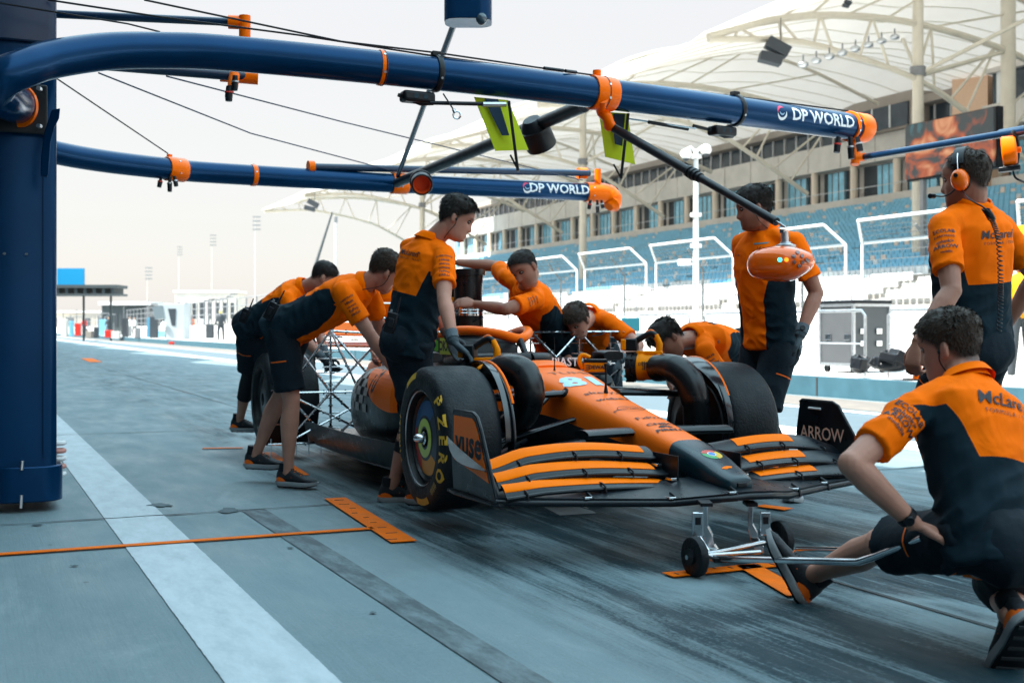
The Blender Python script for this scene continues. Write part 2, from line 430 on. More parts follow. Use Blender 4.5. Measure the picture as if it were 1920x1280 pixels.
joint('slab_joint', lin((-5, 3.34), (60, 3.34), 80), .006, .0055, .003)
joint('slab_joint', lin((-5, 5.2), (60, 5.2), 80), .008, .0055, .003)
rc = random.Random(4)
for (cx_, cy_, w_, h_) in ((430, 958, 26, 5), (300, 948, 24, 3.5), (70, 985, 12, 2), (140, 1062, 9, 1.4), (545, 1028, 8, 1.5), (700, 1150, 9, 2)):
    p0 = at(cx_, cy_, EYE*FPX/(cy_-HZ)); P = []
    for i in range(22):
        a = 2*math.pi*i/22; r = rc.uniform(.55, 1.15); q = at(cx_+w_*r*math.cos(a), cy_+h_*r*math.sin(a), 1); yy = cy_+h_*r*math.sin(a); q = at(cx_+w_*r*math.cos(a), yy, EYE*FPX/(yy-HZ)); q.z = .0058; P.append(q)
    mb = MB(); mb.add(P, [tuple(range(21, -1, -1))]); mb.build('surface_spall', mat('spalled_concrete', (.06, .10, .115), .85, var=.45, scale=22, bump=.5, bscale=60), None, smooth=0, kind='structure')
# orange box tape: real thin strips, with dashes of black as loose pieces of print
M_tape = mat('orange_floor_tape', (.85, .15, .002), .6, var=.12, scale=12, bump=.5, bscale=130, spec=.2)
def tape(label, a, c, wd, ends=None, dashes=0, group='orange floor tape marks'):
    t = thing('floor_tape', label, 'floor tape', a, group)
    a = Vector(a); c = Vector(c); d = (c-a).normalized(); n_ = Vector((-d.y, d.x, 0)); n = 24
    g = [[a+(c-a)*i/n+n_*wd*(s_-.5)+Vector((0, 0, .0105)) for s_ in (0, 1)] for i in range(n+1)]
    MB().sheet(g, .003, (0, 0, 1)).build('strip', M_tape, t, smooth=0)
    for k in range(dashes):
        q = a+(c-a)*(k+.6)/dashes+n_*wd*random.uniform(-.35, .35)
        MB().boxf(q+Vector((0, 0, .0112)), (wd*random.uniform(.2, .5), .008, .0015), n_, d, (0, 0, 1)).build('dash', M_ink, t, smooth=0)
def gp(px, py, z=0.): Y = (EYE-z)*FPX/(py-HZ); p = at(px, py, Y); p.z = 0; return p
tape('long thin orange tape line crossing the white lane line at lower left', gp(-60, 1046), gp(700, 992.5), .052)
tape('short wide orange tape bar left of the near front tyre', gp(628, 936), gp(757, 1018), .125, dashes=9)
tape('orange tape bar lying under the near wheel of the steel jack', gp(1252, 1081), gp(1480, 1058), .085, dashes=9)
tape('orange tape bar under the raised foot of the kneeling man', gp(1400, 1062), gp(1500, 1120), .10)
tape('small orange tape mark on the ground behind the jack uprights', gp(1424, 950), gp(1478, 957), .09)
tape('thin orange tape line by the foot of the farthest bending man', gp(380, 842), gp(455, 841), .06)
tape('orange tape bar between the shoes of the two bending men', gp(496, 850), gp(560, 893), .14)
tape('faint far orange tape mark on the lane beside the blue column', gp(162, 672), gp(180, 679), .35)
# thin bright repair patch on the lane under the car wing
mb = MB(); q = [gp(1012, 948), gp(1085, 943), gp(1118, 963), gp(1050, 967)]; mb.add([p+Vector((0, 0, .0045)) for p in q], [(0, 3, 2, 1)])
mb.build('lane_patch', mat('pale_patch', (.36, .38, .39), .7, var=.1), None, smooth=0, kind='structure')
# low blue wall with the platform behind
M_wallblue = mat('pit_wall_blue_paint', (.035, .105, .14), .6, var=.15, scale=3)
mb = MB(); mb.box((11.5, 300, .14), (.2, 760, .29)); lane_obj('low_blue_wall', mb, M_wallblue)
for i in range(14):
    mb = MB(); mb.box((11.394, 4+i*2.55, .145), (.012, .03, .27)); lane_obj('wall_joint', mb, M_joint)
mb = MB(); mb.box((13.95, 300, .13), (4.7, 760, .27)); lane_obj('pit_wall_platform', mb, M_conc)
mb = MB(); mb.box((16.6, 300, .6), (.5, 760, 1.2)); lane_obj('pit_wall', mb, mat('white_concrete', (.62, .61, .59), .8, var=.08, scale=1))
# ------------------------------------------------------------------ garage building whose canopy shades the lane
M_wall = mat('garage_wall', (.16, .17, .18), .7, var=.08, scale=1)
tg = thing('garage_building', 'pit garage building alongside the lane behind the camera', 'building', M=LANEM.copy())
def lbox(name, m, parent, v0, v1, u0, u1, z0, z1, bevel=0.):
    mb = MB(); mb.box((0, 0, 0), (v1-v0, u1-u0, z1-z0)); c = LANEM @ Vector(((v0+v1)/2, (u0+u1)/2, (z0+z1)/2))
    R3 = LANEM.to_3x3(); mb.v = [R3 @ q+c for q in mb.v]
    return mb.build(name, m, parent, smooth=0, bevel=bevel)
CZ = 9.0; sh = (CZ)/math.tan(SUN_EL)
lbox('upper_storey', M_wall, tg, -22, -1.2, -30, 160, 3.6, CZ)
lbox('back_wall', M_wall, tg, -22, -21.6, -30, 160, 0, 3.6)
for i in range(0, 34):
    u0 = -28+i*5.6
    if -1.5 < u0 < 1.5: continue
    lbox('pier', M_wall, tg, -2.0, -1.3, u0, u0+.5, 0, 3.6)
lbox('garage_floor_wall', mat('garage_back', (.10, .12, .14), .6), tg, -9, -8.8, -28, 158, 0, 3.6)
edge = [(-30, -1.2)]
shift_u = -0.12*sh
poly = []
for k in range(-3, 11):
    ut = 38.7-14.3*(2-k)   # tips
    poly += [(ut-.05, 7.25), (ut-2.6, 5.6)] if k % 1 == 0 else []
poly = sorted(set(poly))
P2 = []
for k in range(-3, 11):
    ut = 10.1+14.3*k
    P2 += [(ut-2.6, 5.75), (ut, 7.2)]
vs = [( -1.3, P2[0][0])]+[(v_-sh*.99, u_-shift_u) for u_, v_ in P2]+[(-1.3, P2[-1][0])]
mb = MB(); R3 = LANEM.to_3x3()
mb.prism([R3 @ Vector((x, y, CZ)) for x, y in vs], (0, 0, .25)); mb.build('canopy', M_wall, tg, smooth=0)
# ------------------------------------------------------------------ GRANDSTAND
def LT(name, label, cat, u=0, v=0, z=0, group=None):
    M = LANEM.copy(); p = G(u, v, z); M.translation = p; return thing(name, label, cat, group=group, M=M)
M_facade = mat('beige_concrete', (.62, .58, .53), .8, var=.12, scale=.5)
M_brown = mat('brown_concrete', (.34, .29, .25), .8, var=.12, scale=.5)
M_dark = mat('dark_recess', (.035, .045, .055), .6)
M_bglass = mat('curtained_blue_glass', (.25, .58, .75), .25, var=.25, scale=.7)
M_dglass = mat('dark_glass', (.04, .055, .07), .08, var=.3, scale=.4)
M_col = mat('tan_column', (.78, .66, .53), .7)
U0, U1 = 15, 200
st_ = thing('grandstand', 'long beige grandstand building with glazed floors behind the seats', 'grandstand', M=LANEM.copy())
lbox('wall', M_facade, st_, 80.6, 95, U0, U1, 0, 21.4)
lbox('parapet', M_facade, st_, 78.6, 80.6, U0, U1, 10.5, 13.6)
lbox('fascia', M_facade, st_, 79.2, 80.6, U0, U1, 16.9, 19.4)
for i in range(37): lbox('fascia_joint', M_brown, st_, 79.17, 79.2, U0+i*5, U0+i*5+.06, 16.95, 19.35)
lbox('roof', M_brown, st_, 79.0, 96, U0, U1, 21.4, 22.1)
lbox('raised_block', M_brown, st_, 78.4, 90, 84.2, 94, 19.4, 22.7)
lbox('raised_window', M_dglass, st_, 78.2, 78.4, 84.6, 93.6, 19.6, 21.7)
for i in range(1, 4): lbox('raised_mullion', M_white, st_, 78.1, 78.2, 84.4+i*2.4, 84.55+i*2.4, 19.6, 21.7)
random.seed(3)
i = 0; u_ = U0+.5
while u_ < U1-3:
    # lower floor bay: column, dark gap, blue glass with mullions
    bay = 6.0
    p0 = G(u_, 79.6)
    MB().cyl(Vector((p0.x, p0.y, 13.6)), Vector((p0.x, p0.y, 16.9)), .38, n=12).build('column', M_col, st_)
    lbox('opening', M_dark, st_, 80.5, 80.59, u_+.4, u_+bay-.4, 13.7, 16.8)
    g0 = u_+random.choice((.9, 1.6, 2.2)); g1 = g0+random.choice((2.6, 3.2, 3.6))
    lbox('window', M_bglass, st_, 80.35, 80.5, g0, g1, 13.8, 16.7)
    k = g0
    while k < g1: lbox('mullion', M_grey, st_, 80.27, 80.35, k, k+.07, 13.8, 16.7); k += .95
    lbox('rail', M_alu, st_, 78.9, 78.95, u_, u_+bay-.05, 14.5, 14.56)
    lbox('ribbon_window', M_dglass, st_, 80.45, 80.6, u_+.15, u_+bay-.15, 19.5, 21.35)
    for q in range(3): lbox('ribbon_mullion', M_white, st_, 80.3, 80.45, u_+q*2-.06, u_+q*2+.06, 19.45, 21.38)
    u_ += bay
# right-hand stair tower, box and screen
tw = thing('stair_tower', 'tan stair tower rising behind the video screen', 'tower', M=LANEM.copy())
lbox('shaft', mat('tan_render', (.72, .48, .33), .8, var=.05), tw, 78.2, 86, 75.2, 79.2, 10, 23.2)
lbox('cap', M_brown, tw, 78.0, 86.2, 75.0, 79.4, 23.22, 24.4)
bx_ = thing('commentary_box', 'grey concrete box with a dark window right of the tan tower', 'building', M=LANEM.copy())
lbox('lower_band', M_facade, bx_, 76.5, 84, 62, 74.2, 17.4, 19.3)
lbox('window', M_dglass, bx_, 77.4, 84, 62.3, 73.9, 19.3, 22.0)
lbox('mullion', M_white, bx_, 77.2, 77.4, 72.6, 73.3, 19.3, 22.0); lbox('mullion', M_white, bx_, 77.2, 77.4, 67.9, 68.1, 19.3, 22.0)
lbox('upper_band', M_facade, bx_, 76.9, 84, 62, 74.2, 22.0, 24.2)
def screen_mat():
    m, N, L, b = nodes('video_screen_picture')
    tc = N.new('ShaderNodeTexCoord'); n = N.new('ShaderNodeTexNoise'); n.inputs['Scale'].default_value = .42; n.inputs['Detail'].default_value = 3; n.inputs['Distortion'].default_value = 1.2
    L.new(tc.outputs['Object'], n.inputs['Vector'])
    r = N.new('ShaderNodeValToRGB'); e = r.color_ramp.elements; e[0].position = .3; e[0].color = (.05, .22, .28, 1); e[1].position = .42; e[1].color = (.035, .045, .05, 1)
    for p, c in ((.52, (.04, .05, .055, 1)), (.60, (.38, .08, .03, 1)), (.70, (.6, .3, .16, 1)), (.78, (.6, .6, .62, 1))):
        x = e.new(p); x.color = c
    L.new(n.outputs[0], r.inputs[0]); L.new(r.outputs[0], b.inputs['Base Color'])
    L.new(r.outputs[0], b.inputs['Emission Color']); b.inputs['Emission Strength'].default_value = .03; b.inputs['Roughness'].default_value = .5
    return m
vsn = thing('video_screen', 'large dark video screen with an orange and blue picture on the grandstand', 'screen', M=LANEM.copy())
lbox('picture', screen_mat(), vsn, 56.0, 56.2, 53.4, 60.8, 10.7, 14.2)
lbox('frame', M_black, vsn, 56.21, 56.7, 53.3, 60.9, 10.6, 14.3)
for uu in (54.5, 59.5): lbox('screen_leg', M_grey, vsn, 56.3, 56.6, uu, uu+.3, 4.0, 10.6)
# terraces
mb = MB(); NR = 26
prof = [(48, 0)]
for i in range(NR):
    v_ = 48+i*1.2; z_ = 2.3+i*.40; prof += [(v_, z_), (v_+1.2, z_)]
prof += [(79, 2.3+NR*.40), (79, 0)]
R3 = LANEM.to_3x3()
mb.prism([R3 @ Vector((x, U0, z)) for x, z in prof], LV*(U1-U0)); mb.build('terrace', M_conc, st_, smooth=0)
lbox('base_wall', M_white, st_, 46.9, 47.98, U0, U1+20, 0, 2.2)
M_seatb = mat('blue_seat', (.20, .50, .68), .5, var=.15, scale=.5); M_seatp = mat('peach_seat', (.70, .60, .52), .5); M_seatw = mat('pale_seat', (.62, .66, .67), .5)
def seat_mb(m, u, v, z, R3=R3):
    o = R3 @ Vector((v, u, z))
    m.box(o+R3 @ Vector((.22, 0, .42)), (.44, .46, .05), R3); m.box(o+R3 @ Vector((.46, 0, .68)), (.06, .46, .5), R3)
seats = []
for i in range(NR):
    v_ = 48+i*1.2+.5; z_ = 2.3+i*.40
    for k in range(int((U1-U0)/.55)):
        uu = U0+.4+k*.55
        if abs(((uu-24+i*.0) % 15.5)) < 1.3: continue
        seats.append((uu, v_, z_))
def seen(s_):
    p = G(s_[0], s_[1], s_[2]); x = 960+FPX*p.x/p.y; y = HZ-(p.z+.5-EYE)*FPX/p.y; return (1060 < x < 1915) and 300 < y < 500
vis = sorted([s_ for s_ in seats if seen(s_)], key=lambda s_: G(*s_).y)
single = set(vis[:300])
prot = {}
for nm, m_ in (('b', M_seatb), ('p', M_seatp), ('w', M_seatw)):
    q = MB(); seat_mb(q, 0, 0, 0, Matrix.Identity(3)); me = bpy.data.meshes.new('stadium_seat'); me.from_pydata([tuple(a) for a in q.v], [], q.f); me.materials.append(m_); prot[nm] = me
rnd = random.Random(5); stuff = MB()
for s_ in seats:
    r = rnd.random(); kcol = (0 if r < .93 else (1 if r < .97 else 2)) if s_[1] > 53.2+(s_[0] % 24 > 8)*1.2 else 2  # front rows turn pale: burnt-out sunlight below the roof shadow, put into seat colour
    if s_ in single:
        o = bpy.data.objects.new('stadium_seat', prot['bpw'[kcol]]); COL.objects.link(o); M = LANEM.copy(); M.translation = G(*s_); o.matrix_basis = M
        settag(o, ('blue', 'peach', 'pale grey')[kcol]+' plastic seat among the nearest rows of the shaded terrace', 'seat', 'stadium seats on the terrace')
    else: stuff.m = kcol; seat_mb(stuff, *s_)
stuff.build('stadium_seats', [M_seatb, M_seatp, M_seatw], None, smooth=0, fix=False, kind='stuff', tag=('far rows of blue seats with scattered peach ones on the grandstand terrace', 'seats'))
# ------------------------------------------------------------------ roof of tents and trusses
M_fabric = mat('cream_roof_membrane', (.70, .68, .65), .7, var=.06, scale=.3)
_N = M_fabric.node_tree.nodes; _L = M_fabric.node_tree.links; _t = _N.new('ShaderNodeBsdfTranslucent'); _t.inputs[0].default_value = (.80, .775, .745, 1)
_x = _N.new('ShaderNodeMixShader'); _x.inputs[0].default_value = .40; _L.new(_N['Principled BSDF'].outputs[0], _x.inputs[1]); _L.new(_t.outputs[0], _x.inputs[2]); _L.new(_x.outputs[0], _N['Material Output'].inputs[0])
TU = [14+24*k for k in range(8)]
rf = thing('tent_roof', 'cream tensile roof carried over the grandstand', 'roof', M=LANEM.copy())
def zm(v, f):  # f: 0 at a truss, 1 midway
    return interp([41, 48, 56, 66, 76, 92], [19.0, 22.3, 25.2, 26.2, 25.0, 21.5], v) - f*interp([41, 60, 92], [.6, 3.2, 1.5], v)
for k in range(7):
    g = []
    for i in range(15):
        row = []
        for j in range(13):
            t = j/12; f = math.sin(math.pi*t)**.8; v_ = 41+1.9*f+(92-41-1.9*f)*i/14
            row.append(R3 @ Vector((v_, TU[k]+24*t, zm(v_, f))))
        g.append(row)
    MB().sheet(g, .08).build('membrane', M_fabric, rf, smooth=60)
    for j in range(1, 12, 1):   # seams
        t = j/12; f = math.sin(math.pi*t)**.8
        P = [R3 @ Vector((41+1.9*f+(51-1.9*f)*i/14, TU[k]+24*t, zm(41+1.9*f+(51-1.9*f)*i/14, f)-.10)) for i in range(15)]
        MB().tube(P, .035, 4).build('seam_cable', M_cream, rf)
def truss(u, label):
    t = LT('roof_truss', label, 'truss', u, 58, 0, 'roof trusses over the grandstand')
    bot = catmull([R3 @ Vector((v, u, z)) for v, z in ((41.5, 18.7), (47, 19.2), (51, 19.0), (58, 17.7), (62.5, 15.8), (68, 12.9))], 6)
    top = catmull([R3 @ Vector((v, u, z)) for v, z in ((41.5, 18.9), (46, 20.3), (51, 21.2), (58, 21.4), (66.6, 20.3), (74, 18))], 6)
    hi = catmull([R3 @ Vector((v, u, z)) for v, z in ((43.5, 19.6), (50, 23.2), (57, 24.8), (66, 24.4), (76, 21.5))], 6)
    MB().tube(bot, .20, 8).build('bottom_chord', M_cream, t); MB().tube(top, .24, 8).build('top_chord', M_cream, t); MB().tube(hi, .16, 8).build('upper_chord', M_cream, t)
    n = len(bot)
    for i in range(2, n-2, 2):
        MB().tube([bot[i], top[min(i+(1 if i % 4 else -1), len(top)-1)]], .09, 6).build('brace', M_cream, t)
    for i in range(4, len(hi)-3, 3):
        MB().tube([top[min(i, len(top)-1)], hi[i+(1 if i % 2 else -1)]], .08, 6).build('brace', M_cream, t)
ordn = ['nearest', 'second nearest', 'third', 'fourth', 'fifth', 'sixth', 'seventh', 'farthest']
for k, u_ in enumerate(TU): truss(u_, 'cream arched tubular truss under the tent roof, %s one along the stand' % ordn[k])
for k, u_ in enumerate((62, 110, 158)):
    t = LT('roof_mast', ('thick cream mast in front of the upper windows left of the screen', 'cream roof mast half way along the stand', 'far cream roof mast left of the stand building')[k], 'mast', u_, 58.2, 0, 'roof masts')
    p = G(u_, 58.2); MB().cyl(Vector((p.x, p.y, 0)), Vector((p.x, p.y, 26)), .42, .34, 20).build('shaft', M_cream, t)
    MB().cyl(Vector((p.x, p.y, 17.9)), Vector((p.x, p.y, 18.5)), .52, n=20).build('collar', M_grey, t)
    for s_ in (-1, 1):
        q = G(u_+s_*10, 66, 23.5); MB().tube([Vector((p.x, p.y, 18.0)), q], .14, 8).build('strut', M_cream, t)
t = LT('roof_mast', 'thick cream mast rising beside the grey commentary box', 'mast', 62, 66.4, 0, 'roof masts')
p = G(62, 66.4); MB().cyl(Vector((p.x, p.y, 14)), Vector((p.x, p.y, 27)), .5, n=20).build('shaft', M_cream, t)
MB().tube([Vector((p.x, p.y, 20.4)), G(62, 58.2, 17.9)], .16, 8).build('strut', M_cream, t)
# things hung in the roof
def hung_speaker(px, py, Y, label, s_=1.):
    t = thing('speaker_cluster', label, 'speaker', at(px, py, Y), 'loudspeakers hung under the roof')
    x, y, z = RV, LV, Vector((0, 0, 1)); c = at(px, py, Y)
    M = Matrix.Rotation(.5, 3, 'Y')
    MB().box(c+Vector((0, 0, .35*s_)), (1.5*s_, .9*s_, .7*s_), M).build('cabinet', M_dark, t, smooth=0, bevel=.03)
    MB().box(c+Vector((-.45*s_, 0, -.35*s_)), (1.4*s_, .9*s_, .6*s_), Matrix.Rotation(.25, 3, 'Y')).build('cabinet', M_dark, t, smooth=0, bevel=.03)
    MB().tube([c+Vector((.2, 0, .6*s_)), c+Vector((.2, 0, 2.2*s_))], .03, 5).build('hanger', M_dark, t)
hung_speaker(1458, 100, 75, 'dark loudspeaker cluster hanging below the roof above the column of windows')
hung_speaker(1590, 8, 72, 'small speaker at the roof edge near the top of the picture', .3)
hung_speaker(587, 386, 160, 'tiny dark speaker under the far roof tip above the bending men', 1.0)
for i in range(8):
    c = at(1506+i*24.5, 121-i*7.3, 70+i*1.2); t = thing('floodlight', 'floodlight in the row slung below the roof truss, number from the left end: '+['first', 'second', 'third', 'fourth', 'fifth', 'sixth', 'seventh', 'eighth'][i], 'floodlight', c, 'floodlights under the grandstand roof')
    MB().ell(c, (.32, 0, 0), (0, .28, 0), (0, 0, .2)).build('housing', M_alu, t); MB().cyl(c, c+Vector((0, 0, .55)), .05, n=6).build('bracket', M_grey, t)
# ------------------------------------------------------------------ catch fence on the pit wall
M_fence = mat('white_fence_frame', (.72, .72, .70), .45, var=.06)
M_mesh = mat('fence_wire', (.16, .17, .17), .5, metal=.5)
def fence_panel(u0, u1, label, v=16.6):
    t = LT('catch_fence', label, 'fence', u0, v, 1.2, 'white framed catch fence panels on the pit wall')
    P = lambda u, vv, z: G(u, vv, z)
    zt, zl = 3.15, 2.72; r = .031
    for u, s_ in ((u0, 1), (u1, -1)):
        MB().tube([P(u, v, 1.15), P(u, v, zl)], r, 8).build('post', M_fence, t)
        MB().tube([P(u, v, zl), P(u+s_*.28, v-.35, zt)], r, 8).build('chamfer_bar', M_fence, t)
    MB().tube([P(u0, v, zl), P(u1, v, zl)], r*.9, 8).build('lower_bar', M_fence, t)
    MB().tube([P(u0+.28, v-.35, zt), P(u1-.28, v-.35, zt)], r, 8).build('top_bar', M_fence, t)
    um = (u0+u1)/2+.3
    MB().tube([P(um, v+.5, 1.1), P(um, v+.5, 2.5), P(um, v+.05, 3.0)], .03, 6).build('back_stay', M_mesh, t)
    m = MB()
    z = 1.35
    while z < zl: m.tube([P(u0, v+.03, z), P(u1, v+.03, z)], .006, 4); z += .17
    k = 0
    while k < 5: zz = zl+(zt-zl)*(k+.5)/5; m.tube([P(u0+.28*(k+.5)/5, v-.35*(k+.5)/5, zz), P(u1-.28*(k+.5)/5, v-.35*(k+.5)/5, zz)], .006, 4); k += 1
    uu = u0+.3
    while uu < u1: m.tube([P(uu, v+.03, 1.2), P(uu, v+.03, zl), P(uu, v-.33, zt-.02)], .004, 4); uu += .3
    m.build('wire_mesh', M_mesh, t, kind='stuff')
fl = ['behind the man in the headset', 'between the orange pod and the headset man', 'right behind the orange hanging pod', 'left of the white camera pole', 'behind the crouching man', 'behind the leaning man', 'behind the standing man at the tyre']
for k in range(12):
    b0 = 15.75+4.0*(k-1); fence_panel(b0, b0+3.5, 'white framed catch fence panel '+(fl[k] if k < 7 else 'far down the wall, %s of the distant ones' % ordn[min(k-6, 6)]))
# debris fence on far side of the track: thin posts
for k in range(9):
    t = LT('fence_post', 'thin far fence post at the foot of the terrace, %s' % (ordn[min(k, 7)] if k < 8 else 'beyond all others'), 'post', 22+k*8, 45.8, 0, 'posts at the foot of the terrace')
    p = G(22+k*8, 45.8); MB().tube([p, p+Vector((0, 0, 3.0))], .06, 6).build('post', M_grey, t)
# white camera pole
t = thing('camera_pole', 'tall white pole carrying small white cameras behind the pod', 'pole', at(1305, 640, 26.5))
p = at(1305, 640, 26.5); top = at(1305, 285, 26.5)
MB().tube([Vector((p.x, p.y, .27)), top], [.075, .055], 12).build('pole', M_white, t)
for zf in (.0, .34, .52, .8):
    c = Vector((p.x, p.y, interp([0, 1], [top.z-.1, 1.0], zf))); MB().cyl(c-Vector((0, 0, .04)), c+Vector((0, 0, .04)), .13, n=10).build('bracket', M_white, t)
for s_ in (-1, 1):
    c = top+Vector((s_*.22, 0, .05-.1*(s_ < 0))); MB().tube([top, top+Vector((s_*.12, 0, .1)), c+Vector((0, 0, .1))], .035, 8).build('arm', M_white, t)
    MB().ell(c, (.13, 0, 0), (0, .13, 0), (0, 0, .12)).build('camera', M_white, t)
    MB().ell(c-Vector((0, 0, .06)), (.08, 0, 0), (0, .08, 0), (0, 0, .1)).build('lens_dome', M_dark, t)
c = at(1283, 492, 26.3); MB().box(c, (.28, .12, .14)).build('side_camera', M_white, t, smooth=0, bevel=.02); MB().box(c+Vector((.15, 0, -.03)), (.2, .05, .05)).build('arm', M_white, t, smooth=0)
# railings on the platform
for k in range(8):
    u0 = 11.8+k*2.4
    t = LT('guard_rail', 'tubular steel guard rail on the platform, %s from the right' % ordn[k], 'railing', u0, 12.3, .265, 'guard rails on the platform')
    a, c = G(u0, 12.3, .265), G(u0+1.9, 12.3, .265); up = Vector((0, 0, 1))
    MB().tube([a, a+up*.92, a+up*1.0+LV*.08, c+up*1.0-LV*.08, c+up*.92, c], .024, 8).build('frame', M_alu, t)
    MB().tube([a+up*.5, c+up*.5], .014, 6).build('mid_bar', M_alu, t)
# flight case
t = LT('flight_case', 'tall grey flight case with aluminium edges on the platform', 'flight case', 16.1, 13.6, .265)
p = G(15.9, 13.55, 0); zb, zt = .40, 1.38; hw = .42
mc = MB(); mc.boxf(p+Vector((0, 0, (zb+zt)/2)), (.75, .82, zt-zb), RV, LV, Vector((0, 0, 1))); mc.build('body', mat('case_laminate', (.07, .075, .08), .5, var=.06), t, smooth=0)
for su in (-1, 1):
    for sv in (-1, 1):
        q = p+RV*.375*sv+LV*.41*su; MB().boxf(q+Vector((0, 0, (zb+zt)/2)), (.05, .05, zt-zb+.02), RV, LV, Vector((0, 0, 1))).build('edge', M_alu, t, smooth=0, bevel=.006)
for zz in (zb, zt):
    for su in (-1, 1): MB().boxf(p+LV*.41*su+Vector((0, 0, zz)), (.75, .05, .05), RV, LV, Vector((0, 0, 1))).build('edge', M_alu, t, smooth=0, bevel=.006)
    for sv in (-1, 1): MB().boxf(p+RV*.375*sv+Vector((0, 0, zz)), (.05, .82, .05), RV, LV, Vector((0, 0, 1))).build('edge', M_alu, t, smooth=0, bevel=.006)
MB().boxf(p+Vector((0, 0, zt+.05)), (.82, .9, .06), RV, LV, Vector((0, 0, 1))).build('lid', M_black, t, smooth=0, bevel=.02)
for su in (-.28, .2):
    for zz in (.75, .95): MB().boxf(p-LV*.43+RV*su*.7+Vector((0, 0, zz)), (.12, .02, .09), RV, LV, Vector((0, 0, 1))).build('latch', M_chrome, t, smooth=0, bevel=.004)
    MB().boxf(p-RV*.39+LV*su+Vector((0, 0, .85)), (.02, .14, .10), RV, LV, Vector((0, 0, 1))).build('latch', M_chrome, t, smooth=0, bevel=.004)
for su in (-1, 1):
    for sv in (-1, 1):
        q = p+RV*.3*sv+LV*.33*su; MB().cyl(q+Vector((0, 0, .33))-RV*.02, q+Vector((0, 0, .33))+RV*.02, .065, n=14).build('castor', M_black, t)
# dark gear bags, cases and stands on the platform
def lump(name, label, cat, px, py, Y, sx, sy, sz, m=M_black, n=5, seed=1, group=None):
    rr = random.Random(seed); c = at(px, py, Y); t = thing(name, label, cat, (c.x, c.y, .265), group); mb = MB()
    mb.ell(c-Vector((0, 0, sz*.3)), (sx*.8, 0, 0), (0, sy*.8, 0), (0, 0, sz*.6))
    for i in range(n+5):
        o = Vector((rr.uniform(-.7, .7)*sx, rr.uniform(-.6, .6)*sy, rr.uniform(-.4, .5)*sz)); q = rr.uniform(.3, .6)
        mb.box(c+o, (sx*q*1.6, sy*q*1.6, sz*q*1.8), Matrix.Rotation(rr.uniform(-.6, .6), 3, 'Y') @ Matrix.Rotation(rr.uniform(0, 3), 3, 'Z'))
    me = remesh(mb, .012, 1); finish(me, 'bag', m, t); return t
lump('gear_bag', 'black heap of gear bags right of the flight case', 'bag', 1612, 683, 17.6, .16, .2, .15, seed=2)
lump('gear_bag', 'long dark gear bag under the rail beside the headset man', 'bag', 1672, 678, 16.9, .32, .25, .16, seed=3)
lump('gear_bag', 'low dark gear bag left of the flight case behind the standing man', 'bag', 1395, 684, 20, .3, .25, .2, seed=5)
t = thing('monitor_stand', 'grey cabinet topped by a teal monitor beyond the crouching man', 'monitor', at(1180, 690, 20))
c = at(1180, 0, 20); c.z = 0
MB().box(c+Vector((0, 0, .62)), (.42, .4, .62)).build('cabinet', M_grey, t, smooth=0, bevel=.02); MB().box(c+Vector((.02, 0, 1.06)), (.30, .10, .22)).build('monitor', mat('teal_screen', (.02, .16, .2), .3), t, smooth=0, bevel=.01)
MB().cyl(c+Vector((0, 0, .9)), c+Vector((0, 0, 1.0)), .03).build('neck', M_black, t)
for s_ in (-1, 1): MB().box(c+Vector((s_*.15, 0, .285)), (.06, .3, .045)).build('foot', M_black, t, smooth=0)
t = thing('portable_rail_cart', 'grey equipment trolley with bottles beyond the crouching man', 'trolley', at(1130, 690, 20.5))
c = at(1122, 0, 20.5); c.z = 0
MB().box(c+Vector((0, 0, .55)), (.34, .4, .5)).build('box', M_grey, t, smooth=0, bevel=.02)
for i in range(3): MB().lathe(c+Vector((-.13+i*.12, -.1, .80)), (0, 0, 1), [(0, .04), (.16, .04), (.2, .018), (.24, .018)], 10).build('bottle', (M_red, M_orange, M_white)[i], t)
for s_ in (-1, 1): MB().cyl(c+Vector((s_*.12, -.15, .30)), c+Vector((s_*.12+.03, -.15, .30)), .035, n=10).build('wheel', M_black, t)
# pit wall timing stand at far right
t = LT('timing_stand', 'dark timing stand with a yellow roof strip at the right edge', 'timing stand', 10.8, 13, .265)
lbox('roof_strip', mat('yellow_strip', (.85, .62, .02), .5), t, 11.7, 15.2, 7.6, 10.9, 2.13, 2.25)
lbox('name_board', M_black, t, 11.62, 11.7, 7.6, 10.88, 1.80, 2.12)
lbox('desk', M_dark, t, 12.2, 14.8, 7.8, 10.6, .27, 1.0)
lbox('blue_band', mat('cyan_band', (.03, .30, .5), .5), t, 12.1, 12.2, 7.8, 10.7, .29, .7)
for uu in (8.3, 9.3, 10.2): lbox('monitor', M_black, t, 12.6, 12.7, uu-.3, uu+.3, 1.2, 1.6)
for uu in (7.8, 10.7): lbox('post', M_alu, t, 12.0, 12.08, uu, uu+.08, .27, 2.12)
text('TRACK', .15, M_inkw, t, G(10.56, 11.61, 1.97), -LV, (0, 0, 1), bold=.02)
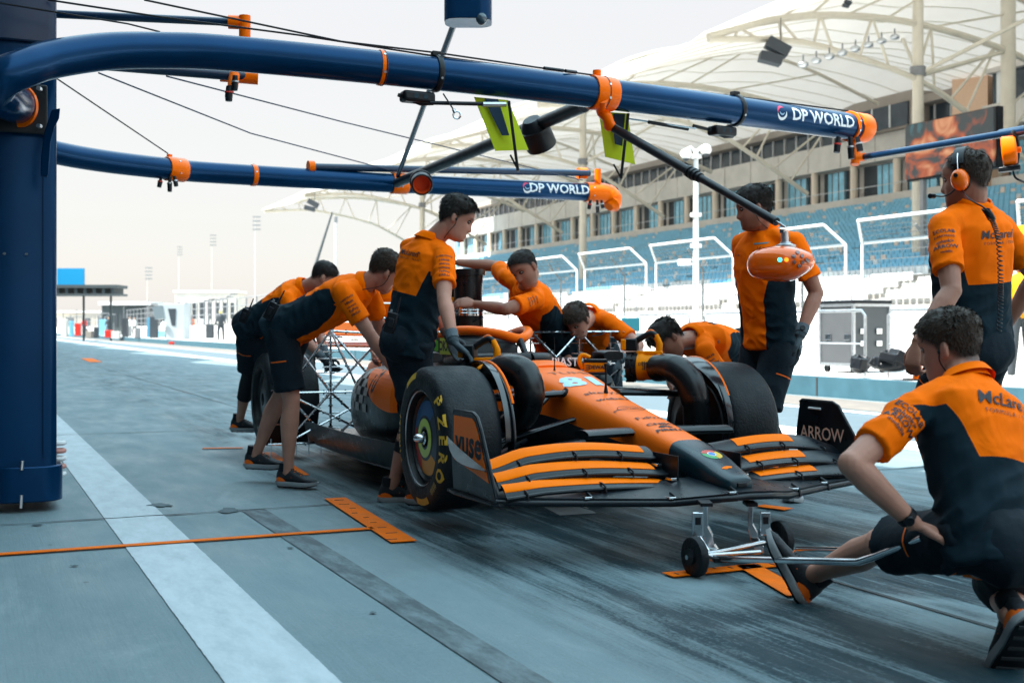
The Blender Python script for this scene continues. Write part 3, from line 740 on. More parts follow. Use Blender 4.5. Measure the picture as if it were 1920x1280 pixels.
# ------------------------------------------------------------------ far end of the pit lane
M_ftr = mat('dark_truss', (.06, .075, .08), .6)
t = thing('far_canopy', 'dark truss canopy with a blue panel on top at the far end of the lane', 'canopy', at(170, 640, 95))
c = at(160, 543, 95); 
bw = FPX/95
for zz, hh in ((.22, .25), (-.42, .16)): MB().box(c+Vector((.1, 0, zz)), (5.7, 2.5, hh)).build('beam', M_ftr, t, smooth=0)
for i in range(8): MB().box(c+Vector((-2.5+i*.72, 0, -.1)), (.22, 2.3, .5)).build('web', M_ftr, t, smooth=0)
MB().box(at(133, 519, 95), (2.1, .3, 1.35)).build('blue_panel', mat('cyan_blue_panel', (.01, .28, .55), .4), t, smooth=0)
for px in (157, 208): q = at(px, 0, 95); MB().cyl(Vector((q.x, q.y, 0)), Vector((q.x, q.y, c.z-.4)), .09, n=8).build('post', M_ftr, t)
t = thing('control_cabin', 'pale grey leaning cabin with dark slanted windows far along the pit wall', 'cabin', at(330, 640, 78))
a = at(318, 0, 78); a.z = .26
M_cab = mat('pale_grey_cabin', (.42, .46, .48), .5)
pr = [(-.2, 0), (.95, 0), (1.0, 2.35), (-.45, 2.3)]
MB().prism([a+Vector((x, 0, z)) for x, z in pr], (0, 1.4, 0)).build('shell', M_cab, t, smooth=0, bevel=.03)
MB().prism([a+Vector((x, -.02, z)) for x, z in ((-1.15, 2.15), (-.45, 2.2), (-.3, 1.4), (-.95, 1.3))], (0, 1.3, 0)).build('hood', mat('cabin_hood', (.16, .2, .22), .5), t, smooth=0)
MB().prism([a+Vector((x, -.03, z)) for x, z in ((-.1, 2.0), (.42, 2.0), (.38, .9), (.15, .9))], (0, .03, 0)).build('window', M_dark, t, smooth=0)
MB().ell(a+Vector((-.35, -.1, .95)), (.2, 0, 0), (0, .1, 0), (0, 0, .22)).build('dish', M_white, t)
t = thing('red_cone_bar', 'small red barrier bar lying by the far low wall', 'barrier', at(338, 645, 72))
MB().box(at(328, 643, 72)+Vector((.15, 0, 0)), (1.0, .2, .16)).build('bar', M_red, t, smooth=0, bevel=.02); MB().box(at(343, 643, 72)+Vector((.5, 0, 0)), (.7, .2, .16)).build('tip', M_grey, t, smooth=0, bevel=.02)
rr = random.Random(11)
for i in range(26):
    px = 122+i*12.2+rr.uniform(-4, 4); Y = rr.uniform(82, 120); c = at(px, 0, Y); hh = rr.uniform(.5, 1.6); w_ = rr.uniform(.25, .7)
    m_ = rr.choice((M_grey, M_dark, M_white, M_facade, M_seatb, M_grey, M_red, M_brown))
    t = thing('pit_wall_gear', 'blurred %s crate among the pit equipment on the far wall' % ({M_grey.name: 'grey', M_dark.name: 'dark', M_white.name: 'white', M_facade.name: 'beige', M_seatb.name: 'blue', M_red.name: 'red', M_brown.name: 'brown'}[m_.name],), 'equipment', (c.x, c.y, .26), 'equipment along the far pit wall')
    MB().box((c.x, c.y, .26+hh/2), (w_, .5, hh)).build('crate', m_, t, smooth=0, bevel=.03)
    MB().tube([(c.x-w_*.3, c.y, .26+hh), (c.x-w_*.3, c.y, .26+hh+rr.uniform(.4, 1.4))], .035, 5).build('pole', M_grey, t)
for i in range(11):
    px = (185, 197, 276, 283, 300, 375, 384, 392, 405, 418, 426)[i]; Y = 120; c = at(px, 0, Y); zt = at(px, (592, 594, 575, 590, 590, 568, 566, 566, 565, 562, 556)[i], Y).z
    t = thing('lamp_post', 'thin distant lamp post beyond the far pit wall, %s from the left' % ['first', 'second', 'third', 'fourth', 'fifth', 'sixth', 'seventh', 'eighth', 'ninth', 'tenth', 'eleventh'][i], 'lamp post', (c.x, c.y, 0), 'distant lamp posts')
    MB().tube([(c.x, c.y, 0), (c.x, c.y, zt), (c.x+.5, c.y, zt+.25)], .07, 6).build('pole', M_grey, t); MB().box((c.x+.7, c.y, zt+.26), (.6, .25, .12)).build('lamp', M_grey, t, smooth=0)
# fence line beyond
t = thing('far_fence', 'long pale mesh fence receding to the far end of the lane', 'fence', G(60, 16.6))
for k in range(60): p = G(66+k*3, 16.6); MB().tube([p+Vector((0, 0, 1.1)), p+Vector((0, 0, 3.0))], .05, 5).build('post', M_grey, t)
for z in (1.5, 2.0, 2.5, 3.0): MB().tube([G(64, 16.6, z), G(245, 16.6, z)], .03, 4).build('rail', M_grey, t)
# far low buildings and floodlight masts
for i, (px, wd, hh, m_, lb) in enumerate(((190, 26, 4.0, M_col, 'low tan building with piers on the horizon at the far left'), (255, 9, 3.6, M_ftr, 'dark blue cabin on the horizon left of the grey cabin'), (315, 5, 4.2, M_facade, 'small pale block on the horizon behind the grey cabin'), (395, 12, 8, M_facade, 'pale tall block on the horizon right of the grey cabin'))):
    Y = 240 if i != 1 else 140; c = at(px, 0, Y); t = thing('distant_building', lb, 'building', (c.x, c.y, 0)); w2 = wd*(Y/240)
    MB().box((c.x, c.y, hh/2), (w2, 8, hh)).build('wall', m_, t, smooth=0); MB().box((c.x, c.y, hh+.2), (w2+.6, 8.5, .4)).build('roof', M_white, t, smooth=0)
    for q in range(8): MB().box((c.x-w2/2+w2*(q+.5)/8, c.y-4.02, hh*.55), (w2/16, .08, hh*.4)).build('window', M_dark, t, smooth=0)
for i, (px, py, Y) in enumerate(((478, 418, 260), (397, 450, 330), (335, 470, 420), (276, 512, 300))):
    c = at(px, 0, Y); zt = at(px, py, Y).z; t = thing('floodlight_mast', 'very tall faint floodlight mast in the distance, %s from the right' % ('first', 'second', 'third', 'fourth')[i], 'floodlight mast', (c.x, c.y, 0), 'distant floodlight masts')
    MB().tube([(c.x, c.y, 0), (c.x, c.y, zt+1.5)], [.045, .04], 6).build('mast', M_white, t)
    for q in range(4): MB().box((c.x+.4, c.y, zt+1.3-q*.9), (1.7, .4, .28)).build('lamp_bar', M_grey, t, smooth=0)
t = thing('crane_boom', 'thin dark slanted boom rising behind the two bending men', 'boom', at(590, 615, 60))
MB().tube([at(578, 540, 60), at(623, 398, 60)], [.10, .05], 6).build('boom', M_ftr, t); MB().tube([at(578, 540, 60), at(572, 640, 60)], .1, 6).build('base', M_ftr, t)
t = thing('antenna_mast', 'thin pale vertical mast beside the slanted boom', 'mast', at(629, 630, 60)); MB().tube([at(629, 640, 60), at(629, 408, 60)], .05, 6).build('mast', M_white, t); MB().box(at(630, 412, 60), (.15, .1, .3)).build('head', M_grey, t, smooth=0)
# ================================================================== GANTRY
tc_ = thing('gantry_column', 'tall glossy dark blue gantry column at the left edge', 'column', G(3.5, .2))
def rrect(c, w, d, r, z, n=6, x=RV, y=LV):
    P = []
    for sx, sy, a0 in ((1, 1, 0), (-1, 1, 90), (-1, -1, 180), (1, -1, 270)):
        for i in range(n+1):
            a = math.radians(a0+90*i/n); P.append(Vector((c.x, c.y, z))+x*(sx*(w/2-r)+r*math.cos(a))+y*(sy*(d/2-r)+r*math.sin(a)))
    return P
colc = at(47, 0, 6.55)+LV*.28; colc.z = 0
m_ = MB(); m_.loft([rrect(colc, .325, .62, .04, z) for z in (.20, 1.0, 2.2, 3.2)]); shaft = m_.build('shaft', M_blue, tc_, smooth=50)
m_ = MB(); m_.loft([rrect(colc+RV*.01, .37, .70, .11, z) for z in (.055, .07, .235, .25)]); m_.build('base', M_blue, tc_, smooth=50, bevel=.008)
m_ = MB(); m_.loft([rrect(colc-RV*.02-LV*.02, .36, .66, .05, z) for z in (2.55, 2.57, 3.3)]); m_.build('head', M_navy, tc_, smooth=50, bevel=.01)
m_ = MB(); m_.prism([colc-RV*.04-LV*.325+Vector((0, 0, 0))+Vector((0, 0, z))+RV*x for x, z in ((.13, .3), (.15, .3), (.15, 2.5), (.13, 2.5))], -LV*.006); m_.build('edge_trim', M_blue, tc_, smooth=0)
for px, py in ((43, 944), (12, 476), (53, 477), (45, 880)):
    p = at(px, py, 6.5); MB().cyl(p-Vector((0, .03, .02 if py > 900 else 0)), p+Vector((0, -.02, .05 if py > 800 else 0)), .009 if py > 800 else .007, n=8).build('bolt', M_alu, tc_)
# curved fin on the side of the column
m_ = MB(); m_.prism([at(x, y, 6.22) for x, y in ((97, 206), (113, 203), (111, 222), (102, 240), (95, 270), (93, 300), (90, 330), (77, 328), (78, 290), (84, 245))], LV*.07); m_.build('fin', M_blue, tc_, smooth=50, bevel=.004)
# coil of pale hose at column foot
for k in range(5):
    c = at(108, 888-k*14.5, 6.75)+Vector((0, 0, 0)); P = [c+Vector((.035*math.cos(a), .035*math.sin(a), 0)) for a in [i*math.pi/6 for i in range(12)]]; MB().tube(P+[P[0]], .014, 8).build('hose_coil', (M_white, mat('pink_hose', (.6, .25, .2), .5))[k % 2], tc_)
BR = .098
def gantry_beam(pts, label, letters, lo, rings, clamps, end, r=BR):
    t = thing('gantry_beam', label, 'gantry beam', pts[0], 'gantry beams over the pit box')
    P = catmull(pts, 10); tube = MB().tube(P, r, 36).build('tube', M_blue, t, smooth=80)
    return t, P, tube
near_pts = [at(33, 197, 6.42), at(8, 186, 6.12), at(-10, 168, 5.98), at(6, 146, 5.93), at(50, 126, 6.0), at(100, 111, 6.12), at(200, 97, 6.33), at(300, 95, 6.5), at(412, 99, 6.66), at(640, 120, 6.93), at(900, 148, 7.28), at(1200, 184.5, 7.85), at(1400, 211, 8.35), at(1590, 237, 8.95), at(1622, 241.3, 9.06)]
gb, GP, gtube = gantry_beam(near_pts, 'thick glossy blue gantry tube sweeping across the top with the nearer white lettering', '', 0, [], [], 0)
far_pts = [at(60, 272, 9.9), at(108, 287, 10.1), at(200, 303, 10.5), at(320, 317, 11.0), at(412, 325, 11.35), at(750, 344, 12.3), at(1092, 360, 13.3), at(1118, 361.2, 13.38)]
gf, FP, ftube = gantry_beam(far_pts, 'farther and lower blue gantry tube with white lettering and orange nozzle', '', 0, [], [], 0)
def on_path(P, px):
    best = min(range(len(P)-1), key=lambda i: abs((960+FPX*P[i].x/P[i].y)-px) if P[i].y > 6.25 or px < 100 else 1e9)
    for i in range(20, len(P)-1):
        a, b = P[i], P[i+1]; xa = 960+FPX*a.x/a.y; xb = 960+FPX*b.x/b.y
        if xa <= px <= xb: f = (px-xa)/(xb-xa); return a.lerp(b, f), (b-a).normalized()
    a, b = P[best], P[best+1]; return a, (b-a).normalized()
def ring(P, px, L, dr, name, m, t, bolts=0):
    c, d = on_path(P, px); MB().lathe(c-d*L/2, d, [(0, BR-.01), (0, BR+dr*.8), (.006, BR+dr), (L-.006, BR+dr), (L, BR+dr*.8), (L, BR-.01)], 36).build(name, m, t, smooth=35)
    x, y, z = frame(d)
    for k in range(bolts):
        a = k*2*math.pi/bolts+.4; q = c+(x*math.cos(a)+y*math.sin(a))*(BR+dr)
        MB().cyl(q, q+(x*math.cos(a)+y*math.sin(a))*.004, .008, n=8).build('bolt', M_alu, t)
    return c, d
def connectors(c, t, s=1.):
    for dx, ln, dz in ((-.06, .10, 0), (.015, .14, 0), (.06, .09, 0)):
        q = c+Vector((dx*s, -.02, -BR*.8)); e = q+Vector((dx*.3, -.01, -ln*s))
        MB().tube([q, q.lerp(e, .5), q.lerp(e, .5), e], [.015*s, .015*s, .022*s, .020*s], 12).build('connector', M_black, t)
        MB().lathe(q.lerp(e, .42), e-q, [(0, .018*s), (0, .024*s), (.012, .024*s), (.012, .018*s)], 12).build('collar', M_red if dx < 0 else M_alu, t)
ring(GP, 714, .030, .006, 'orange_ring', M_orange, gb, 6)
ring(GP, 717, .004, .007, 'ring_gap', M_black, gb)
ring(GP, 1128, .165, .012, 'clamp', M_orange, gb, 8)
ring(GP, 1128, .004, .0135, 'clamp_seam', M_ink, gb)
c0, d0 = ring(GP, 1611, .12, .012, 'end_cap', M_orange, gb, 0)
MB().ell(c0+d0*.06, d0*.05, frame(d0)[0]*.108, frame(d0)[1]*.108, 24, 12).build('end_dome', M_orange, gb)
ring(GP, 1592, .02, .016, 'end_flange', M_orange, gb, 10)
for px in (818, 1378):
    c, d = ring(GP, px, .032, .012, 'black_clamp', M_black, gb, 4); x, y, z = frame(d)
    MB().boxf(c+y*.0+Vector((0, 0, BR+.02)), (.06, .04, .03), d, x, (0, 0, 1)).build('clamp_latch', M_black, gb, bevel=.004)
    MB().boxf(c-d*.12+Vector((0, 0, -BR-.055)), (.20, .10, .065), d, Vector((-d.y, d.x, 0)), (0, 0, 1)).build('sensor_box', M_black, gb, bevel=.018, seg=3)
    MB().tube([c-d*.02+Vector((0, 0, -BR-.08)), c-d*.1+Vector((0, 0, -BR-.09)), c-d*.24+Vector((0, 0, -BR-.05))], .012, 8).build('sensor_bracket', M_black, gb)
    for q in (-.06, .0): MB().cyl(c-d*(.12+q)-Vector((0, .052, BR+.055)), c-d*(.12+q)-Vector((0, .062, BR+.055)), .014, n=12).build('sensor_lens', M_glass, gb)
# orange flange ring at the wall of the column, ball end
p = near_pts[0]
MB().boxf(p+Vector((0, .04, -.01)), (.27, .02, .27), RV, LV, (0, 0, 1)).build('mount_plate', M_black, gb, bevel=.03, seg=3)
MB().lathe(p+Vector((0, .03, 0)), Vector((-.25, -1, -.1)), [(0, .09), (0, .115), (.02, .115), (.02, .09)], 28).build('mount_ring', M_orange, gb, smooth=35)
for sx, sz in ((-.11, -.1), (.11, -.1), (.11, .1)): MB().cyl(p+Vector((sx, .03, sz-.01)), p+Vector((sx, .0, sz-.01)), .012, n=8).build('bolt', M_alu, gb)
# lettering wraps the tubes
def dpworld(t, tube, P, pxc, pxl, size):
    bv = bvh_of(tube); c, d = on_path(P, pxc); L, _ = on_path(P, pxl)
    up = Vector((0, 0, 1)); c = c+Vector((0, 0, .008))
    text('DP WORLD', size, M_inkw, t, c-Vector((d.y, -d.x, 0))*-.1*0+Vector((d.y, -d.x, 0))*.12, d, up, bv, .002, bold=.022, wide=1.04)
    n_ = Vector((d.y, -d.x, 0))
    def arc(r0, r1, a0, a1, tap, m, nm, ox=0, oz=0):
        V = []; F = []; n = 18
        for i in range(n+1):
            f = i/n; a = math.radians(a0+(a1-a0)*f); w_ = (r1-r0)*(math.sin(math.pi*f)**.7 if tap else 1)
            rm = (r0+r1)/2
            V += [((rm-w_/2)*math.cos(a)+ox, (rm-w_/2)*math.sin(a)+oz), ((rm+w_/2)*math.cos(a)+ox, (rm+w_/2)*math.sin(a)+oz)]
        for i in range(n): F.append((2*i, 2*i+1, 2*i+3, 2*i+2))
        decal(V, F, nm, m, t, L+Vector((0, 0, .008))+n_*.12, d, up, bv, .002)
    k = size/.125
    arc(.034*k, .054*k, 185, 380, 1, M_inkw, 'emblem'); arc(.036*k, .053*k, 60, 190, 1, mat('pink_print', (.65, .04, .12), .5), 'emblem')
    arc(.018*k, .030*k, 180, 345, 1, mat('pale_blue_print', (.25, .4, .55), .5), 'emblem', 0, .012*k)
dpworld(gb, gtube, GP, 1526, 1447, .122)
dpworld(gf, ftube, FP, 1042, 981, .138)
# parts on the farther tube
c, d = ring(FP, 328, .19, .012, 'clamp', M_orange, gf, 6); connectors(c+Vector((-.03, -.1, 0)), gf, 1.)
MB().cyl(c+Vector((-.05, 0, BR)), c+Vector((-.05, 0, BR+.04)), .025, n=10).build('eye_bolt', M_orange, gf)
ring(FP, 475, .045, .006, 'orange_ring', M_orange, gf, 5)
c, d = ring(FP, 748, .17, .012, 'clamp', M_orange, gf, 6)
c, d = ring(FP, 1106, .12, .014, 'end_flange', M_orange, gf, 8)
P = [c, c+d*.12, c+d*.22+Vector((0, 0, -.01)), c+d*.27+Vector((0, -.02, -.06))+d*.0]
nz = MB().tube(catmull([c, c+d*.12, c+d*.23+Vector((0, 0, -.02)), c+d*.29+Vector((-.0, -.02, -.09)), c+d*.24+Vector((0, -.05, -.16))], 6), [BR+.015]*12+[BR+.02]*6+[BR+.01]*4+[BR-.02, BR-.03, BR-.045], 24).build('nozzle', M_orange, gf)
connectors(c+Vector((.06, -.08, -.02)), gf, 1.)
q = c+Vector((.09, 0, BR)); MB().cyl(q, q+Vector((0, 0, .16)), .035, n=16).build('post', M_orange, gf)
# thin blue arms running along with the tubes
def arm(name, label, a, b, r, ends=(), m=M_navy, cat='arm', group='thin gantry arms'):
    t = thing(name, label, cat, a, group); MB().tube([a, b], r, 14).build('rod', m, t)
    for p_, k in ends: MB().cyl(p_-(b-a).normalized()*k*.5, p_+(b-a).normalized()*k*.5, r*1.7, n=16).build('sleeve', M_orange, t)
    return t
q2 = at(1105, 325, 13.3)
arm('thin_boom', 'thin blue arm just above the farther tube, ending in an orange post', at(583, 313, 11.8), q2, .036, ((at(583, 313, 11.8), .06), (q2-Vector((.08, 0, 0)), .1)))
t = arm('thin_boom', 'thin blue arm at the top left joined to an orange tee above the big tube', at(-40, 20, 6.9), at(436, 42, 7.1), .024, ((at(438, 42, 7.1), .06),))
MB().tube([at(459, 74, 7.1), at(459, 30, 7.1)], .034, 18).build('tee', M_orange, t, smooth=60); MB().cyl(at(440, 43, 7.1), at(459, 43, 7.1), .029, n=16).build('tee_branch', M_orange, t)
t = arm('thin_boom', 'blue arm half hidden under the big tube with an orange bracket and black plugs', at(150, 118, 7.6), at(482, 145, 8.0), .036, ())
MB().cyl(at(413, 140, 7.95), at(484, 146, 8.0), .047, n=18).build('bracket', M_orange, t, smooth=60)
MB().cyl(at(440, 140, 7.9), at(436, 165, 7.85), .035, n=14).build('branch', M_orange, t)
for px, py, r_ in ((430, 172, .026), (441, 152, .022)):
    MB().tube([at(px, py-10, 7.8), at(px-1, py+8, 7.8), at(px-1, py+18, 7.8)], [r_*.8, r_, r_*.85], 12).build('connector', M_black, t); MB().cyl(at(px, py, 7.8), at(px, py+3, 7.8), r_*1.15, n=12).build('collar', M_alu if px > 435 else M_red, t)
# lower right arm with reel
t = thing('thin_boom', 'thin dark blue arm rising to the right edge from the orange end tee', 'arm', at(1612, 297, 8.9), 'thin gantry arms')
A_ = at(1618, 295, 8.9); B_ = at(1960, 238, 7.4)
MB().tube([A_, B_], .024, 14).build('rod', M_navy, t); MB().cyl(at(1606, 262, 8.95), at(1603, 309, 8.9), .034, n=18).build('tee', M_orange, t, bevel=.004)
MB().cyl(at(1603, 297, 8.9), at(1622, 294, 8.9), .03, n=16).build('tee_branch', M_orange, t); MB().tube([at(1876, 252, 7.75), at(1960, 238, 7.4)], .032, 14).build('sleeve', M_navy, t)
connectors(at(1590, 240, 8.85)+Vector((-.02, -.05, 0)), gb, 1.15)
t = thing('air_reel', 'round orange hose reel hanging in a black bracket under the right arm', 'reel', at(1895, 283, 7.6))
c = at(1893, 283, 7.6); ax = Vector((.9, -.42, .08)).normalized()
MB().lathe(c-ax*.045, ax, [(0, .03), (0, .088), (.008, .096), (.07, .092), (.085, .08), (.09, .03)], 28).build('drum', M_orange, t, smooth=35)
MB().lathe(c+ax*.04, ax, [(0, .02), (.025, .02), (.03, .012)], 12).build('hub', M_orange, t)
P = [c+ax*.03+Vector((0, 0, .12))]+[c+ax*.02+Vector((0.105*math.sin(a)*.45, 0.04*math.sin(a), .115*math.cos(a))) for a in [i*math.pi/8 for i in range(9)]]
MB().tube(P, .014, 8).build('bracket', M_black, t); MB().boxf(c+Vector((.0, 0, -.115)), (.13, .09, .03), ax, ax.cross(Vector((0, 0, 1))), (0, 0, 1)).build('bracket_foot', M_black, t, bevel=.006)
MB().tube(catmull([c+Vector((.02, -.02, -.12)), at(1900, 322, 7.6), at(1906, 335, 7.6), at(1930, 345, 7.5)], 6), .007, 8).build('cable', M_black, t)
# blue canister at top and the dark struts
t = thing('camera_canister', 'dark blue canister with a small glass dome hanging at the top centre', 'canister', at(878, 0, 7.6))
MB().loft([rrect(at(878, 0, 7.6), .30, .26, .08, z, x=Vector((1, 0, 0)), y=Vector((0, 1, 0))) for z in (2.93, 2.945, 3.4)]).build('housing', M_blue, t, smooth=50, bevel=.006)
cc = at(903, 47, 7.52); MB().ell(cc+Vector((0, -.03, .03)), (.035, 0, 0), (0, .035, 0), (0, 0, .04)).build('dome', M_glass, t)
arm('gantry_strut', 'thin dark strut running down behind the big tube from the canister', at(853, 40, 8.0), at(746, 330, 12.0), .022, (), M_navy, 'strut', 'dark struts between the gantry tubes')
t = thing('gantry_strut', 'round dark bar joining the two gantry tubes, carrying two black horns', 'strut', at(1090, 205, 7.9), 'dark struts between the gantry tubes')
MB().tube([at(1095, 198, 8.3), at(745, 343, 12.1)], .050, 18).build('rod', M_black, t)
def horn(name, px, py, Y, L, r, d, label, open_m):
    t = thing(name, label, 'horn', at(px, py, Y), 'black horns on the dark bar'); c = at(px, py, Y); d = Vector(d).normalized()
    MB().lathe(c-d*L*.5, d, [(0, r*.55), (L*.15, r*.8), (L*.5, r), (L*.95, r*1.02), (L, r*.98), (L, r*.85), (L*.6, r*.8), (L*.55, .01)], 26).build('shell', M_black, t, smooth=40)
    MB().lathe(c+d*L*.12, d, [(0, r*.79), (L*.36, r*.84), (L*.365, r*.80), (L*.01, r*.70)], 26).build('lining', open_m, t)
    MB().lathe(c-d*L*.2, d, [(0, r), (0, r*1.08), (.02, r*1.08), (.02, r)], 26).build('strap', M_black, t)
horn('warning_horn', 790, 342, 10.6, .24, .095, (.12, -.95, -.30), 'black horn with an orange red mouth below the bar', mat('orange_red_lining', (.7, .08, .01), .4))
horn('warning_horn', 1006, 250, 9.0, .24, .115, (.35, .5, -.75), 'bulky dark horn at the middle of the bar behind the yellow board', M_black)
# lime boards with a navy mark
def board(px0, py0, corners, tri, strut, Y, label):
    t = thing('marker_board', label, 'board', at(px0, py0, Y), 'lime marker boards hung from the gantry')
    a, b, c, d = [at(x, y, Y+.05*(i in (1, 2))) for i, (x, y) in enumerate(corners)]
    MB().sheet([[a, b], [d, c]], .006).build('panel', M_lime, t, smooth=0)
    V = [at(x, y, Y-.012) for x, y in tri]; MB().prism(V, (0, .004, 0)).build('navy_mark', mat('navy_print', (.01, .04, .08), .5), t, smooth=0)
    e, f = at(*strut[0], Y-.06), at(*strut[1], Y-.06); MB().boxf(e.lerp(f, .5), (.03, .018, (f-e).length), frame(f-e)[0], frame(f-e)[1], (f-e).normalized()).build('strut', M_black, t, smooth=0, bevel=.003)
    g = f+Vector((-.045, .02, .10)); MB().tube([g, f+Vector((0, 0, .01))], .006, 6).build('tie', M_black, t)
board(890, 182, ((889, 182), (953, 188), (991, 281), (929, 283)), ((908, 184), (934, 186), (955, 254), (941, 254), (920, 213)), ((954, 190), (971, 321)), 7.3, 'lime board with a navy mark hanging under the middle of the big tube')
board(1125, 205, ((1123, 209), (1177, 213), (1191, 308), (1135, 294)), ((1150, 213), (1172, 214), (1167, 274), (1153, 270), (1149, 240)), ((1178, 213), (1164, 336)), 7.9, 'lime board with a navy mark hanging beside the orange clamp')
t = thing('sensor_arm', 'thin black horizontal rod reaching to the left lime board', 'rod', at(800, 193, 7.2)); MB().tube([at(806, 193, 7.1), at(948, 196, 7.2)], .012, 8).build('rod', M_black, t); MB().tube([at(905, 196, 7.15), at(948, 196, 7.2)], .016, 8).build('sleeve', M_alu, t)
t = thing('hook_cable', 'short dangling cable with a small ring hook under the big tube', 'cable', at(833, 178, 7.1)); MB().tube([at(831, 176, 7.1), at(851, 207, 7.1)], .005, 6).build('cable', M_black, t)
P = [at(857, 216, 7.1)+Vector((.022*math.cos(a), 0, .022*math.sin(a))) for a in [i*math.pi/6 for i in range(12)]]; MB().tube(P+[P[0]], .007, 6).build('ring', M_chrome, t); MB().cyl(at(850, 205, 7.1), at(853, 211, 7.1), .010, n=8).build('ferrule', M_chrome, t)
# black pole down to the orange pod
t = thing('pod_pole', 'black telescopic pole slanting from the orange clamp down to the pod', 'pole', at(1145, 235, 7.9))
a, b = at(1150, 240, 7.75), at(1456, 416, 6.45); d = (b-a).normalized()
MB().tube([a, a+(b-a)*.53], .029, 18).build('outer_tube', M_black, t); MB().tube([a+(b-a)*.53, b], .0235, 18).build('inner_tube', M_black, t)
for f, r_ in ((.505, .036), (.53, .038), (.545, .034), (.565, .030)): MB().cyl(a+(b-a)*f, a+(b-a)*(f+.014), r_, n=18).build('joint_collar', M_black, t, bevel=.002)
c, dd = on_path(GP, 1128)
MB().tube(catmull([c+Vector((0, -.09, -.05)), at(1128, 208, 7.72), at(1138, 220, 7.70), at(1143, 236, 7.74)], 5), [.036]*11+[.036]*5, 16).build('elbow', M_orange, gb, smooth=80); MB().ell(at(1143, 235, 7.74), (.04, 0, 0), (0, .04, 0), (0, 0, .04)).build('elbow_ball', M_orange, gb)
MB().cyl(c+Vector((-.03, 0, BR)), c+Vector((-.03, 0, BR+.05)), .028, n=10).build('eye_bolt', M_orange, gb)
for i in range(3):
    q = b+d*(.012+.02*i); MB().boxf(q+Vector((.0, -.006, -.002*i)), (.052, .012, .034), d, d.cross(Vector((0, 1, 0))), Vector((0, 1, 0))).build('chain_link', M_alu, t, bevel=.003)
p = thing('start_light_pod', 'glossy orange teardrop light pod hanging before the gloved standing man', 'light pod', at(1465, 490, 6.4))
MB().cyl(at(1468, 430, 6.42), at(1468, 437, 6.42), .02, n=12).build('swivel', M_chrome, p); MB().cyl(at(1471, 434, 6.42), at(1472, 458, 6.42), .020, n=18).build('stem', M_alu, p); MB().lathe(at(1473, 464, 6.42), (0, 0, 1), [(0, .055), (.012, .055), (.022, .03), (.03, .028)], 20).build('stem_base', M_alu, p, smooth=40)
mbp = MB(); ctr = at(1463, 493, 6.42); ax = Vector((.96, -.12, -.03)).normalized(); ay = Vector((.12, .96, 0)).normalized(); az = Vector((0, 0, 1))
R_ = []
for s_, w_, hh, dz in ((-.176, .01, .012, -.012), (-.165, .05, .055, -.01), (-.13, .095, .082, -.006), (-.07, .13, .098, -.002), (0, .14, .106, .0), (.06, .135, .100, .0), (.11, .115, .078, .006), (.15, .085, .055, .012), (.172, .05, .03, .016), (.178, .012, .008, .018)):
    ring_ = []
    for j in range(28):
        a_ = 2*math.pi*j/28; cx, sz = math.cos(a_), math.sin(a_); e = .78
        ring_.append(ctr+ax*s_+ay*(abs(cx)**e*math.copysign(1, cx)*w_)+az*(abs(sz)**e*math.copysign(1, sz)*hh*(.9 if sz > 0 else 1)+dz))
    R_.append(ring_)
mbp.loft(R_); pod = mbp.build('shell', mat('pod_orange', (.88, .13, .004), .12, coat=1), p, smooth=180)
m_ = pod.modifiers.new('s', 'SUBSURF'); m_.levels = 1; m_.render_levels = 1
bvp = bvh_of(pod)
def disc(px, py, r, m, name, Y=6.42, off=.004, parent=p, bv=bvp):
    n = 14; V = [(0, 0)]+[(r*math.cos(2*math.pi*i/n), r*math.sin(2*math.pi*i/n)) for i in range(n)]; F = [(0, i+1, (i+1) % n+1) for i in range(n)]
    return decal(V, F, name, m, parent, at(px, py, Y-.16), (1, 0, 0), (0, 0, 1), bv, off, cast=(0, 1, 0))
# raised sensor face
for px, py in ((1490, 480), (1491, 491), (1499, 472), (1507, 479), (1508, 491), (1501, 498), (1516, 486), (1520, 488)):
    disc(px, py, .0115, mat('lens_rim', (.45, .08, .02), .3), 'lens_rim', off=.003); disc(px, py, .0085, mat('lens_grey', (.16, .10, .10), .15, coat=1), 'lens', off=.005)
disc(1464, 486.5, .0115, mat('cyan_light', (.02, .5, .7), .3, emit=((.05, .7, 1), 1.2)), 'cyan_light'); disc(1476, 486.5, .0115, mat('amber_light', (1, .25, .02), .3, emit=((1, .3, .02), .6)), 'amber_light')
# wires
def wire(label, P, r=.004, m=M_black):
    t = thing('wire', label, 'wire', P[0], 'thin wires of the gantry'); MB().tube(P, r, 5).build('strand', m, t)
    return t
wire('thin stay wire from the column to the left clamp of the farther tube', [at(107, 148, 9), at(315, 288, 11)], .006)
wire('thin wire from under the big tube to the middle clamp of the farther tube', [at(185, 137, 8), at(470, 250, 10.5), at(735, 320, 12.2)], .006, M_navy)
wire('thin wire from under the big tube to the end post of the farther tube', [at(312, 143, 8), at(640, 228, 10.5), at(1092, 338, 13.2)], .006, M_navy)
wire('uppermost of the thin cables above the big tube', [at(270, 0, 6.5), at(640, 78, 6.95), at(818, 99, 7.2), at(1010, 127, 7.5), at(1112, 141, 7.7)], .006)
wire('second thin cable close above the big tube', [at(90, 0, 6.5), at(300, 32, 6.6), at(560, 66, 6.9), at(800, 103, 7.2), at(1112, 146, 7.75), at(1380, 181, 8.3), at(1590, 208, 8.8)], .006)
t = wire('thin cable at top left passing the corner of the column', [at(0, 6, 6.3), at(110, 24, 6.4), at(240, 45, 6.5), at(300, 60, 6.6)], .005)
for a, b in ((1020, 1056), (1060, 1080)):
    MB().tube([at(a, 128+(a-1020)*.13, 7.5), at(b, 128+(b-1020)*.13, 7.6)], .011, 8).build('turnbuckle', M_black, t)
